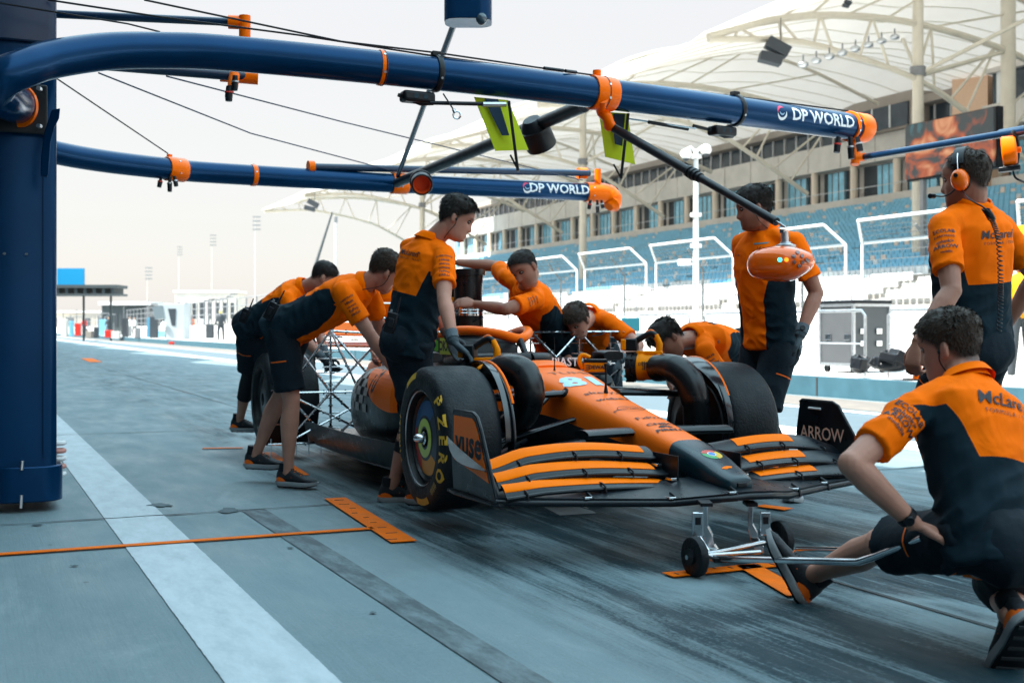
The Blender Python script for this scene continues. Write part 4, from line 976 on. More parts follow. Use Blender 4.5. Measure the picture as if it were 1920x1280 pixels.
t = thing('damper', 'black gas strut between the right lime board and the sensor box', 'strut', at(1200, 228, 7.9)); MB().tube([at(1180, 223, 7.9), at(1305, 241, 8.1)], .006, 8).build('rod', M_chrome, t); MB().tube([at(1216, 229, 7.95), at(1290, 242, 8.1)], .013, 8).build('cylinder', M_black, t); MB().tube([at(1300, 236, 8.1), at(1340, 246, 8.2), at(1372, 236, 8.25)], .012, 8).build('bracket', M_black, t)
# ================================================================== THE CAR
CA = math.radians(24); CH = Vector((math.sin(CA), -math.cos(CA), 0)); CR = Vector((math.cos(CA), math.sin(CA), 0)); AX = Vector((.425, 6.395, 0)); UP = Vector((0, 0, 1))
def C(s, t, z): return AX+CH*s+CR*t+UP*z
MC = Matrix(((CH.x, CR.x, 0, AX.x), (CH.y, CR.y, 0, AX.y), (0, 0, 1, 0), (0, 0, 0, 1)))
car = thing('race_car', 'orange and black single seater racing car raised on jacks', 'race car', M=MC)
def sec(s, w_, zb, zt, p=2.6, n=36, dt=0., crown=0.):
    zc = (zb+zt)/2; hh = (zt-zb)/2; R_ = []
    for j in range(n):
        a = 2*math.pi*j/n; c, q = math.cos(a), math.sin(a)
        x = math.copysign(abs(c)**(2/p), c)*w_; z = math.copysign(abs(q)**(2/p), q)*hh
        R_.append(C(s, dt+x, zc+z))
    return R_
def smooth_sec(tab, k=4, **kw):
    S = [r[0] for r in tab]; out = []
    N_ = (len(tab)-1)*k
    cols = list(zip(*tab)); P = catmull([Vector((r[0], r[1], r[2])) for r in tab], k); Q = catmull([Vector((r[0], r[3], 0)) for r in tab], k)
    for a, b in zip(P, Q): out.append((a.x, a.y, a.z, b.y))
    return out
M_teal = mat('dark_teal_nose', (.006, .026, .036), .28, spec=.4, var=.08)
nose_tab = [(1.375, .040, .312, .345), (1.36, .066, .295, .362), (1.29, .083, .285, .388), (1.125, .098, .290, .444), (.95, .105, .30, .487), (.60, .125, .315, .562), (.24, .150, .325, .634), (0., .172, .335, .688), (-.2, .205, .33, .738), (-.45, .245, .30, .775), (-.8, .29, .24, .775), (-1.0, .31, .2, .70), (-1.7, .33, .18, .70)]
NT = smooth_sec(nose_tab, 5)
mb = MB(); rings = [sec(s, w_, a, b, 3.7 if s < 1.2 else 3.0) for s, w_, a, b in NT]; mb.loft(rings)
# colour split follows real livery line: orange above, black below, teal tip
n = 36; fi = 0; mi = []
for i in range(len(rings)-1):
    s = (NT[i][0]+NT[i+1][0])/2
    for j in range(n):
        a = 360*(j+.5)/n
        if s > .945: mi.append(2)
        elif (a < 182 or a > 358) and s > -.75: mi.append(0)
        else: mi.append(1)
mi += [2, 1]; mb.mi = mi
nose = mb.build('nose', [M_papaya, M_carbon, M_teal], car, smooth=60)
BVn = bvh_of(nose)
def ntext(txt, s, size, **kw):
    z = interp([1.4, -.45][::-1], [.345, .775][::-1], s)
    kw.setdefault('name', 'lettering')
    f = UP*.96+CH*.28
    kw.setdefault('sub', .018)
    return text(txt, size, kw.pop('m', M_ink), nose, C(s, kw.pop('t', 0), z+.12), CR, -CH+UP*.3, BVn, .003, cast=-UP, **kw)
ntext('PIRELLI', .80, .047, bold=.03, wide=1.15, shear=.2); ntext('CNBC', .705, .046, bold=.02, wide=1.2)
ntext('FxPro', .60, .055, bold=.0, wide=1.15); ntext('webex', .235, .058, bold=.01, wide=1.25); ntext('alteryx', .115, .062, wide=1.25)
ntext('TUMI', -.27, .08, wide=1.3, m=mat('brown_print', (.35, .12, .05), .6))
ntext('BRITISH AMERICAN', .432, .024, bold=.01); ntext('TOBACCO', .405, .02, bold=.01)
def nshape(V, F, m, s, nm='print', t=0, off=.0018):
    return decal(V, F, nm, m, nose, C(s, t, .95), CR, -CH, BVn, off, cast=-UP)
def ringshape(r0, r1, a0=0, a1=360, n=28, sx=1., sy=1., ox=0, oy=0):
    V = []; F = []
    for i in range(n+1):
        a = math.radians(a0+(a1-a0)*i/n); V += [(r0*math.cos(a)*sx+ox, r0*math.sin(a)*sy+oy), (r1*math.cos(a)*sx+ox, r1*math.sin(a)*sy+oy)]
    for i in range(n): F.append((2*i, 2*i+1, 2*i+3, 2*i+2))
    return V, F
nshape(*ringshape(.072, .076, sx=1., sy=.62), M_ink, .42, 'oval_line')
for k in range(7):   # peacock fan
    a = 20+k*23.3; V, F = ringshape(.012, .040, a-9, a+9, 3); nshape(V, F, M_ink, .765, 'fan_feather')
# number panel, pale blue
for V, F in (ringshape(.028, .050, 0, 360, 20, 1.2, 1, -.05, 0), ): pass
ntext('81', -.09, .20, bold=.05, wide=1.3, m=mat('pale_blue_number', (.45, .68, .85), .5), name='race_number')
# round multicolour logo on the nose tip and the small orange tick
for a0, a1, c in ((40, 158, (.62, .07, .05)), (162, 278, (.05, .35, .12)), (282, 398, (.75, .45, .03))): nshape(*ringshape(.022, .047, a0, a1, 12), mat('logo_%d' % a0, c, .4), 1.145, 'logo_ring')
nshape(*ringshape(0, .021), M_inkw, 1.145, 'logo_white', off=.0022); nshape(*ringshape(0, .016), mat('logo_blue', (.03, .22, .6), .4), 1.145, 'logo_blue', off=.003)
V, F = ringshape(.02, .045, 60, 150, 10); nshape([(x*1.0, y*.8) for x, y in V], F, M_wingo, 1.30, 'tick', off=.002)
MB().cyl(C(.02, -.166, .66), C(.02, -.176, .665), .026, n=20).build('cover_disc', M_black, car); MB().cyl(C(.02, -.174, .664), C(.02, -.180, .667), .012, n=16).build('cover_hub', M_alu, car)
MB().boxf(C(1.372, 0, .33), (.02, .05, .02), CH, CR, UP).build('nose_camera', M_black, car, bevel=.004)
# probe antennas
MB().tube([C(.12, .02, .66), C(.12, .02, .70), C(.12, .02, .80)], [.012, .006, .005], 8).build('probe', M_black, car); MB().tube([C(.12, .02, .80), C(.12, .02, .815)], [.010, .010], 8).build('probe_head', M_black, car)
MB().tube([C(-.35, -.05, .76), C(-.35, -.05, .79), C(-.35, -.05, .95)], [.008, .003, .002], 6).build('aerial', M_black, car)
# cockpit
P = []
for i in range(25):
    a = 2*math.pi*i/24; P.append(C(-1.28+.50*math.cos(a), .25*math.sin(a), .80+.01*math.cos(a)))
MB().tube(P, .045, 12).build('cockpit_rim', M_black, car)
mb = MB(); mb.loft([sec(s, w_, a, b, 3) for s, w_, a, b in ((-1.0, .30, .3, .74), (-1.4, .34, .3, .78), (-1.9, .34, .3, .82), (-2.05, .30, .3, .82))]); mb.build('cockpit_side', M_carbon, car, smooth=60)
MB().loft([sec(s, w_, a, b, 4) for s, w_, a, b in ((-1.38, .19, .70, .90), (-1.42, .21, .70, .93), (-1.80, .22, .70, .95), (-1.84, .2, .7, .92))]).build('headrest', M_black, car, smooth=60)
for s0, s1, c, nm in ((-1.80, -1.66, (.01, .12, .25), 'blue_patch'), (-1.66, -1.56, (.01, .012, .015), 'black_patch'), (-1.55, -1.30, (.5, .68, .04), 'lime_patch')):
    MB().boxf(C((s0+s1)/2, -.275, .885), (s1-s0, .012, .105), CH, CR, UP).build(nm, mat(nm, c, .4), car, smooth=0)
text('OKX', .085, M_ink, car, C(-1.425, -.30, .885), CH, UP, None, .0, bold=.04)
for k in range(3): MB().boxf(C(-1.635+.022*k, -.284, .885), (.009, .006, .075-.01*abs(k-1)), CH, CR, UP).build('green_claw', mat('green_print', (.15, .6, .05), .5), car, smooth=0)
# halo
hp = catmull([C(-1.90, -.24, .86), C(-1.76, -.245, .93), C(-1.5, -.235, .975), C(-1.25, -.19, .985), C(-1.03, -.10, .965), C(-.94, 0, .935), C(-1.03, .10, .965), C(-1.25, .19, .985), C(-1.5, .235, .975), C(-1.76, .245, .93), C(-1.90, .24, .86)], 6)
mb = MB(); nring = 12; mb.tube(hp, .030, nring); mi = []
for i in range(len(hp)-1):
    mi += [1 if (i < 9 or i > len(hp)-11) else 0]*nring
mb.mi = mi+[1, 1]; mb.build('halo', [M_papaya, M_carbon], car, smooth=80)
MB().tube([C(-.94, 0, .94), C(-.86, 0, .86), C(-.78, 0, .74)], [.022, .02, .03], 10).build('halo_pillar', M_carbon, car)
MB().loft([sec(s, w_, a, b, 2.4) for s, w_, a, b in ((-.83, .10, .66, .80), (-.62, .16, .72, .815), (-.50, .12, .74, .79))]).build('windscreen_lip', M_papaya, car, smooth=60)
# roll hoop, engine cover
mb = MB(); mb.loft([sec(s, w_, a, b, 2.3) for s, w_, a, b in ((-1.9, .12, .75, 1.03), (-2.05, .16, .6, 1.06), (-2.4, .2, .5, 1.04), (-2.9, .17, .4, .97), (-3.4, .12, .35, .86), (-3.9, .06, .35, .72))]); mb.build('engine_cover', M_papaya, car, smooth=60)
# side pods
for sg, nm in ((-1, 'sidepod'), (1, 'sidepod')):
    tab = [(-.98, .70, .13, .42, .72), (-1.1, .70, .19, .32, .755), (-1.4, .66, .25, .24, .77), (-1.9, .60, .27, .2, .765), (-2.35, .53, .25, .2, .73), (-2.8, .42, .20, .22, .64), (-3.2, .32, .14, .24, .5)]
    mb = MB(); R_ = []
    for s, tc0, w_, zb, zt in tab: R_.append(sec(s, w_, zb, zt, 2.5, dt=sg*(tc0-.13)))
    mb.loft(R_); pod_ = mb.build(nm, M_carbon, car, smooth=60); md = pod_.modifiers.new('s', 'SUBSURF'); md.levels = 1; md.render_levels = 1
    if sg < 0:
        BVs = bvh_of(pod_)
        V, F = [], []
        n = 14
        for i in range(n+1):      # orange leaf-shaped patch
            f = i/n; V += [(-.30+.62*f, .28), (-.30+.62*f, .28-.36*math.sin(math.pi*min(1, .08+f*.5)))]
        for i in range(n): F.append((2*i, 2*i+1, 2*i+3, 2*i+2))
        def subd(V, F, k=2):
            return V, F
        Vg = []; Fg = []
        for i in range(25):
            for j in range(11):
                s_ = -1.55+.75*i/24; hi = .74; lo = .74-.24*math.sin(math.pi*min(1, .02+.52*i/24)); Vg.append((s_, lo+(hi-lo)*j/10))
        for i in range(24):
            for j in range(10): a = i*11+j; Fg.append((a, a+11, a+12, a+1))
        decal([(x+1.1, z-.6) for x, z in Vg], Fg, 'orange_patch', M_papaya, pod_, C(-1.1-.25, -1.0, .6), CH, UP, BVs, .002, cast=CR)
        text('10', .20, M_ink, pod_, C(-1.50, -1.0, .66), CH, UP, BVs, .004, cast=CR, bold=.02, shear=.1)
        gm = mat('check_grey', (.33, .31, .30), .5)
        for i in range(5):
            for j in range(5):
                if (i+j) % 2: continue
                s0 = -2.10+i*.105; z0 = .47+j*.052
                V = [(x*.105/4, y*.052/2) for x in range(5) for y in range(3)]; F = [(x*3+y, x*3+y+3, x*3+y+4, x*3+y+1) for x in range(4) for y in range(2)]
                decal(V, F, 'check_square', gm, pod_, C(s0, -1.0, z0), CH, UP, BVs, .002, cast=CR)
# floor with edge wings
mb = MB(); fl_ = [(-.35, .32), (-.55, .55), (-.9, .72), (-1.8, .76), (-2.9, .74), (-3.3, .55), (-4.0, .45)]
mb.prism([C(s, t, .15) for s, t in fl_]+[C(s, -t, .15) for s, t in fl_[::-1]], UP*.018); mb.build('floor', M_carbon, car, smooth=0, bevel=.004)
for sg in (-1, 1):
    g = [[C(-.6-i*.23, sg*(.60+.17*math.sin(min(1.3, .3+i*.2))+j*.02), .168+j*j*.018) for j in range(4)] for i in range(11)]
    MB().sheet(g, .006).build('floor_edge', M_carbon, car, smooth=60)
for k in range(4): MB().tube(catmull([C(-.45, -.30-.07*k, .30), C(-.6, -.34-.09*k, .22), C(-.8, -.36-.10*k, .17)], 4), .012, 6).build('floor_fence', M_carbon, car)
MB().loft([sec(s, w_, a, b, 3) for s, w_, a, b in ((-.5, .26, .17, .45), (-1.0, .33, .17, .6), (-3.2, .30, .17, .55), (-4.0, .1, .2, .45))]).build('gearbox_body', M_carbon, car, smooth=60)
# rear wing
for zz, ch, s0, ti in ((.86, .30, -4.0, .10), (.95, .20, -4.16, .55)):
    g = [[C(s0-ch*i/5, -.50+1.0*j/8, zz+ti*ch*(i/5)**1.3-.015*math.sin(math.pi*i/5)-.02*math.cos(math.pi*(j/8-.5))) for j in range(9)] for i in range(6)]
    MB().sheet(g, .012).build('rear_wing', M_papaya, car, smooth=60)
for sg in (-1, 1): MB().prism([C(s, sg*.51, z) for s, z in ((-3.85, .55), (-3.8, .88), (-3.88, 1.0), (-4.3, 1.02), (-4.35, .9), (-4.2, .5))], CR*.012).build('rear_endplate', M_carbon, car, smooth=0, bevel=.004)
for k in range(7): MB().boxf(C(-4.0-.05*(k % 2), -.36+.12*k, .905+.02*(k % 2)), (.06, .05, .012), CH, CR, UP).build('black_block', M_ink, car, smooth=0)
# ---- wheels
M_disc = mat('wheel_cover_dark', (.01, .012, .015), .3, spec=.4)
cols = {'blue': (.04, .13, .30), 'red': (.55, .045, .035), 'amber': (.72, .30, .03), 'lime': (.50, .62, .03), 'slate': (.05, .06, .08)}
def wheel(sg, s, R0, W, label_cols=True, steer=0.):
    cz = .09+R0; out = sg                                   # sg: -1 near side, +1 far side; axis points outward
    ax = (CR*sg*math.cos(steer)+CH*math.sin(steer)).normalized(); tout = sg*(.97 if s > -1 else 1.0); c = C(s, tout, cz)
    fw = CH*math.cos(steer)-CR*sg*math.sin(steer)
    tyre = MB().lathe(c-ax*W, ax, [(0, R0*.69), (-.004, R0*.80), (.004, R0*.93), (.03, R0*.985), (.07, R0), (W*.5, R0*1.004), (W-.07, R0), (W-.03, R0*.985), (W-.006, R0*.935), (W+.004, R0*.82), (W, R0*.69), (W*.5, R0*.66)], 72, close=True)
    t_ = tyre.build('tyre', M_rubber, car, smooth=60)
    r1 = R0*.685
    MB().lathe(c-ax*W*.9, ax, [(0, r1*.9), (0, r1), (W*.9-.004, r1), (W*.9, r1*.985), (W*.9-.02, r1*.94), (W*.9-.05, r1*.93), (W*.9-.05, r1*.86)], 56).build('rim', M_black, car, smooth=40)
    cov = MB().lathe(c-ax*.055, ax, [(-.01, .01), (-.01, r1*.95), (.012, r1*.93), (.020, r1*.86), (.006, r1*.83), (.010, r1*.78), (.028, r1*.40), (.030, r1*.2), (.0, r1*.18), (.0, .02)], 56).build('wheel_cover', M_disc, car, smooth=35)
    if sg < 0 and s > -1:
        bv = bvh_of(cov); x = fw; y = UP
        rt = x; org = c+ax*.1
        def dec(V, F, m, nm, off, par, b=bv): decal(V, F, nm, m, par, org, x, y, b, off, cast=-ax)
        def arcg(r0, r1_, a0, a1, k=4):
            V = []; F = []; n = 22
            for i in range(n+1):
                a = math.radians(a0+(a1-a0)*i/n)
                for j in range(k+1): r = r0+(r1_-r0)*j/k; V.append((r*math.cos(a), r*math.sin(a)))
            for i in range(n):
                for j in range(k): q = i*(k+1)+j; F.append((q, q+1, q+k+2, q+k+1))
            return V, F
        for nm, a0, a1 in (('blue', 52, 165), ('red', 165, 245), ('amber', 245, 318), ('slate', -42, 52)):
            dec(*arcg(r1*.46, r1*.76, a0, a1), mat('wheel_'+nm, cols[nm], .35), nm+'_segment', .002, cov)
        dec(*arcg(r1*.19, r1*.40, 0, 360), mat('wheel_lime', cols['lime'], .3), 'lime_ring', .002, cov)
        MB().lathe(c-ax*.055, ax, [(.0, .035), (.035, .034), (.04, .026), (.07, .022), (.085, .012), (.088, .003)], 24).build('wheel_nut', M_chrome, car, smooth=50)
        MB().lathe(c-ax*.012, ax, [(0, r1*.96), (.004, r1*.975), (.008, r1*.96), (.004, r1*.945)], 64, close=True).build('rim_lip', M_alu, car, smooth=60)
        bt = bvh_of(t_)
        # side print: letters one by one round the sidewall
        def dect(V, F, nm, m=M_tyrey, off=.0015): decal(V, F, nm, m, t_, org, x, y, bt, off, cast=-ax)
        dect(*arcg(R0*.835, R0*.925, 100, 128), 'yellow_band'); dect(*arcg(R0*.835, R0*.925, 262, 292), 'yellow_band')
        for ch, a in zip('PZERO', (38, 19, 3, -13, -30)):
            V, F = text_mesh(ch, .078, .03, 0, 1.25, .02); A_ = math.radians(a)
            r_ = R0*.87; er = Vector((math.cos(A_), math.sin(A_))); et = Vector((math.sin(A_), -math.cos(A_)))
            V = [(er.x*(r_+yy)+et.x*xx, er.y*(r_+yy)+et.y*xx) for xx, yy in V]; dect(V, F, 'letter')
        for ch, a in zip('PIRELLI', (205, 197, 190, 183, 176, 169, 163)):
            V, F = text_mesh(ch, .06, .03, 0, 1.05, .02); A_ = math.radians(a); r_ = R0*.86
            er = Vector((math.cos(A_), math.sin(A_))); et = Vector((math.sin(A_), -math.cos(A_)))
            V = [(er.x*(r_+yy)+et.x*xx, er.y*(r_+yy)+et.y*xx) for xx, yy in V]; dect(V, F, 'letter')
        for k, a in enumerate((-44, -49, -54)):
            V, F = text_mesh('#', .045, .03, 0, 1., .02); A_ = math.radians(a); er = Vector((math.cos(A_), math.sin(A_))); et = Vector((math.sin(A_), -math.cos(A_)))
            V = [(er.x*(R0*.845+yy)+et.x*xx, er.y*(R0*.845+yy)+et.y*xx) for xx, yy in V]; dect([(v[0], v[1]) for v in V], F, 'small_print', mat('faded_yellow', (.3, .2, .05), .6))
wheel(-1, 0, .36, .305); wheel(1, 0, .36, .305); wheel(-1, -3.6, .36, .39); wheel(1, -3.6, .36, .39)
# arches over the front wheels: carbon blades with an orange edge
for sg in (-1, 1):
    g = []; edge_ = []
    for i in range(17):
        a = math.radians(118-118*i/16); r = .375+.01*math.sin(a)
        rb = r+(.0 if i > 9 else 0)
        wdt = interp([0, 6, 11, 16], [.15, .12, .05, .03], i) if sg > 0 else .055
        t_in = .60-wdt if sg > 0 else .60
        a_ = C(r*math.cos(a)-.02, sg*(.655), .45+r*math.sin(a)); b_ = C(r*math.cos(a)-.02, sg*(.655-wdt), .45+r*math.sin(a)*(1.0)-.01)
        g.append([a_, a_.lerp(b_, .5)+UP*.004, b_]); edge_.append((a_ if sg > 0 else b_)+UP*.003)
    w_ = MB().sheet(g, .008).build('wheel_blade', mat('glossy_carbon', (.006, .010, .014), .16, spec=.8, var=.1), car, smooth=60)
    MB().tube(edge_[3:13], .0085, 8).build('orange_edge', M_papaya, w_); MB().tube(edge_[:4], .0085, 8).build('black_edge', M_carbon, w_)
    # inner drum, brake duct and inner fin
    MB().lathe(C(0, sg*.68, .45), CR*-sg, [(0, .01), (0, .27), (.03, .26), (.05, .18), (.09, .12), (.09, .01)], 32).build('brake_drum', M_black, car, smooth=40)
    MB().sheet([[C(.02+.30*math.cos(a), sg*.63, .45+.33*math.sin(a)), C(.01+.365*math.cos(a), sg*.62, .45+.365*math.sin(a))] for a in [math.radians(-40+8*i) for i in range(16)]], .006, CR*sg).build('inner_fin', M_carbon, car, smooth=60)
    # suspension
    for a_, b_, r_ in ((C(-.02, sg*.16, .655), C(.02, sg*.60, .64), .024), (C(-.42, sg*.24, .66), C(.0, sg*.60, .64), .018), (C(.18, sg*.14, .42), C(.04, sg*.60, .33), .024), (C(-.35, sg*.22, .38), C(.02, sg*.60, .33), .018), (C(.10, sg*.15, .53), C(.10, sg*.60, .42), .014), (C(-.1, sg*.18, .66), C(.02, sg*.58, .36), .016)):
        d = (b_-a_); x, y, z = frame(d); rr_ = []
        for f in (0, .15, .85, 1):
            q = a_+d*f; rr_.append([q+CH*math.cos(2*math.pi*j/12)*r_*2.0+UP*math.sin(2*math.pi*j/12)*r_*.75 for j in range(12)])
        MB().loft(rr_).build('suspension_arm', M_carbon, car, smooth=60)
    MB().loft([[C(.60+.03*k, sg*(.12+.14*k), .50)+CH*math.cos(2*math.pi*j/12)*.07+UP*math.sin(2*math.pi*j/12)*.022 for j in range(12)] for k in range(3)]).build('camera_pod', M_carbon, car, smooth=60)
    # mirrors
    MB().loft([[C(-.93+.0*k, sg*.60, .83)+CH*(.055*(k-1.5))+CR*math.copysign(abs(math.cos(a))**.6, math.cos(a))*.085*(.8+.2*math.sin(math.pi*k/3))+UP*math.copysign(abs(math.sin(a))**.6, math.sin(a))*.034*(.8+.2*math.sin(math.pi*k/3)) for a in [2*math.pi*j/20 for j in range(20)]] for k in range(4)]).build('mirror', M_black, car, smooth=50)
    MB().tube([C(-.98, sg*.60, .80), C(-1.05, sg*.45, .74)], .010, 6).build('mirror_stalk', M_carbon, car)
MB().loft([sec(s, w_, a, b, 3.2, dt=.30) for s, w_, a, b in ((-.5, .04, .76, .80), (-.75, .06, .75, .82), (-1.1, .06, .75, .82), (-1.3, .03, .75, .8))]).build('cockpit_shoulder', M_carbon, car, smooth=60)
text('PIASTRI', .07, M_inkw, car, C(-.62, .18, .80), CR, UP, None, .0, bold=.02)
# ---- front wing
def LEs(t):  # leading edge of the main plane
    a = abs(t); return interp([0, .12, .3, .6, .9, .975], [1.43, 1.42, 1.30, 1.15, 1.05, 1.0], a)
def LEz(t): a = abs(t); return interp([0, .12, .3, .6, .975], [.275, .27, .245, .243, .25], a)
g = []
for i in range(9):
    f = i/8; row = []
    for j in range(41):
        t = -.985+1.97*j/40; ch = interp([0, .3, .985], [.34, .26, .30], abs(t)); row.append(C(LEs(t)-ch*f, t, LEz(t)+.018+.035*f*f+.012*math.sin(math.pi*f)))
    g.append(row)
MB().sheet(g, .016).build('main_plane', M_carbon, car, smooth=50)
P = [C(LEs(t), t, LEz(t)+.012) for t in [-.985+1.97*j/40 for j in range(41)]]; MB().tube(P, .0145, 10).build('leading_edge', M_carbon, car)
FL = {1: ((1.045, .292, 1.14, .300), (.98, .345, .99, .322)), 2: ((.965, .336, 1.05, .345), (.885, .395, .93, .383)), 3: ((.87, .388, .945, .408), (.78, .448, .85, .455))}
for sg in (-1, 1):
    tip = .955 
    for k, (LE_, TE_) in FL.items():
        g = []; gi = []
        for i in range(7):
            f = i/6; row = []
            for j in range(19):
                q = j/18; t = .17+(tip-.17)*q
                sL = LE_[2]+(LE_[0]-LE_[2])*q; zL = LE_[3]+(LE_[1]-LE_[3])*q; sT = TE_[2]+(TE_[0]-TE_[2])*q; zT = TE_[3]+(TE_[1]-TE_[3])*q
                arch = .030*math.sin(math.pi*min(1, q*1.05))**1.2*(k/3); dip = .0 if q < .8 else -(q-.8)*.18*(k/3)
                row.append(C(sL+(sT-sL)*f, sg*t, zL+(zT-zL)*(f**.85)+arch+dip+.008*math.sin(math.pi*f)))
            g.append(row)
        if sg > 0: gg = [r[::-1] for r in g]
        else: gg = g
        fl_o = MB().sheet(g, .010, UP*1.0).build('flap', M_carbon, car, smooth=50)
        jmax = 18 if sg < 0 else 11; jmin = 1 if sg < 0 else 3
        gi = [[g[0][j].lerp(g[6][j], f) for j in range(1, jmax+1)] for f in ()]
        rowsel = []
        for f in (.27, .38, .49, .60, .71, .82, .92):
            a_ = f*6; i0 = min(5, int(a_)); fr = a_-i0
            rowsel.append([g[i0][j].lerp(g[i0+1][j], fr)+UP*.0035+(-CH)*.0 for j in range(jmin, jmax+1)])
        MB().sheet(rowsel, .002, UP).build('flap_panel', M_wingo, fl_o, smooth=50)
        MB().tube([p+UP*.0 for p in g[0]], .0085, 8).build('flap_nose', M_carbon, fl_o)
        for q in ((.25, .55, .85) if k > 1 else (.45, .9)):
            j = int(q*18); a_ = g[0][j]; MB().tube(catmull([a_+CH*.018-UP*.012, a_+CH*.012+UP*.012, a_-CH*.012+UP*.02, a_-CH*.04+UP*.022], 4), .005, 6).build('slot_bracket', M_black, fl_o)
    MB().boxf(C(1.0, sg*.165, .36), (.26, .006, .15), CH, CR, UP).build('flap_root_plate', M_carbon, car, smooth=0)
    for k in range(2): MB().boxf(C(1.11-.12*k, sg*.19, .335+.05*k), (.05, .03, .012), CH, CR, UP).build('adjuster', M_chrome, car, smooth=0, bevel=.002)
    # end plate
    ep = [(.50, .262), (.47, .45), (.50, .612), (.515, .622), (.74, .622), (.785, .605), (.83, .55), (1.0, .27), (.99, .25), (.9, .245)]
    if sg > 0: ep = [(.50, .262), (.47, .45), (.50, .612), (.515, .622), (.76, .622), (.805, .605), (.85, .55), (1.08, .285), (1.08, .262), (.9, .245)]
    e_ = MB().prism([C(s, sg*.985, z) for s, z in ep], CR*.012*-sg).build('end_plate', M_carbon, car, smooth=0, bevel=.003)
    edge_ = [C(s, sg*.98, z) for s, z in ep[2:9]]; MB().tube(edge_, .009, 8).build('end_plate_rim', M_carbon, e_)
    if sg < 0:
        op = [(.515, .395), (.515, .598), (.735, .598), (.77, .583), (.80, .545), (.955, .300+.0)]
        MB().prism([C(s, -.9855, z) for s, z in ((.515, .40), (.515, .600), (.73, .600), (.765, .585), (.80, .545), (.925, .335))], -CR*.0025).build('orange_panel', M_papaya, e_, smooth=0)
        text('vuse', .170, M_ink, e_, C(.695, -.9895, .480), CH, UP, None, .0, bold=.03, name='lettering')
        g = [[C(.44+.48*i/8, -.99-.055*math.sin(math.pi*i/8), .50-.10*math.sin(math.pi*.5*i/8)-.035*j+.0*(i)) for j in range(3)] for i in range(9)]
        MB().sheet([[C(.44+.48*i/8, -.992-.045*math.sin(math.pi*i/8)*(j/2), .500-.115*(i/8)**.8-.014*j*math.sin(math.pi*i/8)) for j in range(3)] for i in range(9)], .004).build('dive_plane', M_carbon, e_, smooth=60)
    else:
        text('ARROW', .096, mat('pale_orange_print', (.85, .50, .38), .5), e_, C(.685, .970, .455), CH, UP, None, .0, bold=.008, wide=1.0, spacing=.95)
        MB().boxf(C(.635, .965, .585), (.10, .01, .012), CH, CR, UP).build('slot_light', M_inkw, e_, smooth=0, bevel=.004)
    MB().prism([C(s, sg*t, .246) for s, t in ((1.0, .80), (1.10 if sg > 0 else 1.03, .985), (1.06 if sg > 0 else .98, 1.0), (.60, 1.02), (.46, 1.0), (.46, .80))], UP*.012).build('foot_plate', M_carbon, car, smooth=0, bevel=.003)
    for k in range(3):
        MB().tube(catmull([C(.78-.05*k, sg*.86, .27), C(.72-.05*k, sg*.84, .33), C(.64-.05*k, sg*.83, .36)], 4), .007, 6).build('turning_vane', M_alu if sg > 0 else M_carbon, car)
MB().tube([C(.62, .74, .36), C(.60, .745, .43)], .005, 6).build('pressure_tap', M_black, car); MB().ell(C(.60, .745, .44), CH*.02, CR*.02, UP*.014).build('tap_cap', mat('lime_plastic', (.5, .55, .03), .4), car)
for q in (-.62, -.30, .36, .62, -.08):
    MB().boxf(C(LEs(q)-.03, q, LEz(q)+.035), (.07, .035, .010), CH, CR, UP).build('tie_plate', M_chrome, car, smooth=0, bevel=.002); MB().tube([C(LEs(q)+.01, q+.02, LEz(q)+.0), C(LEs(q)-.0, q+.02, LEz(q)+.035), C(LEs(q)-.05, q+.02, LEz(q)+.05)], .007, 6).build('tie_hook', M_black, car)
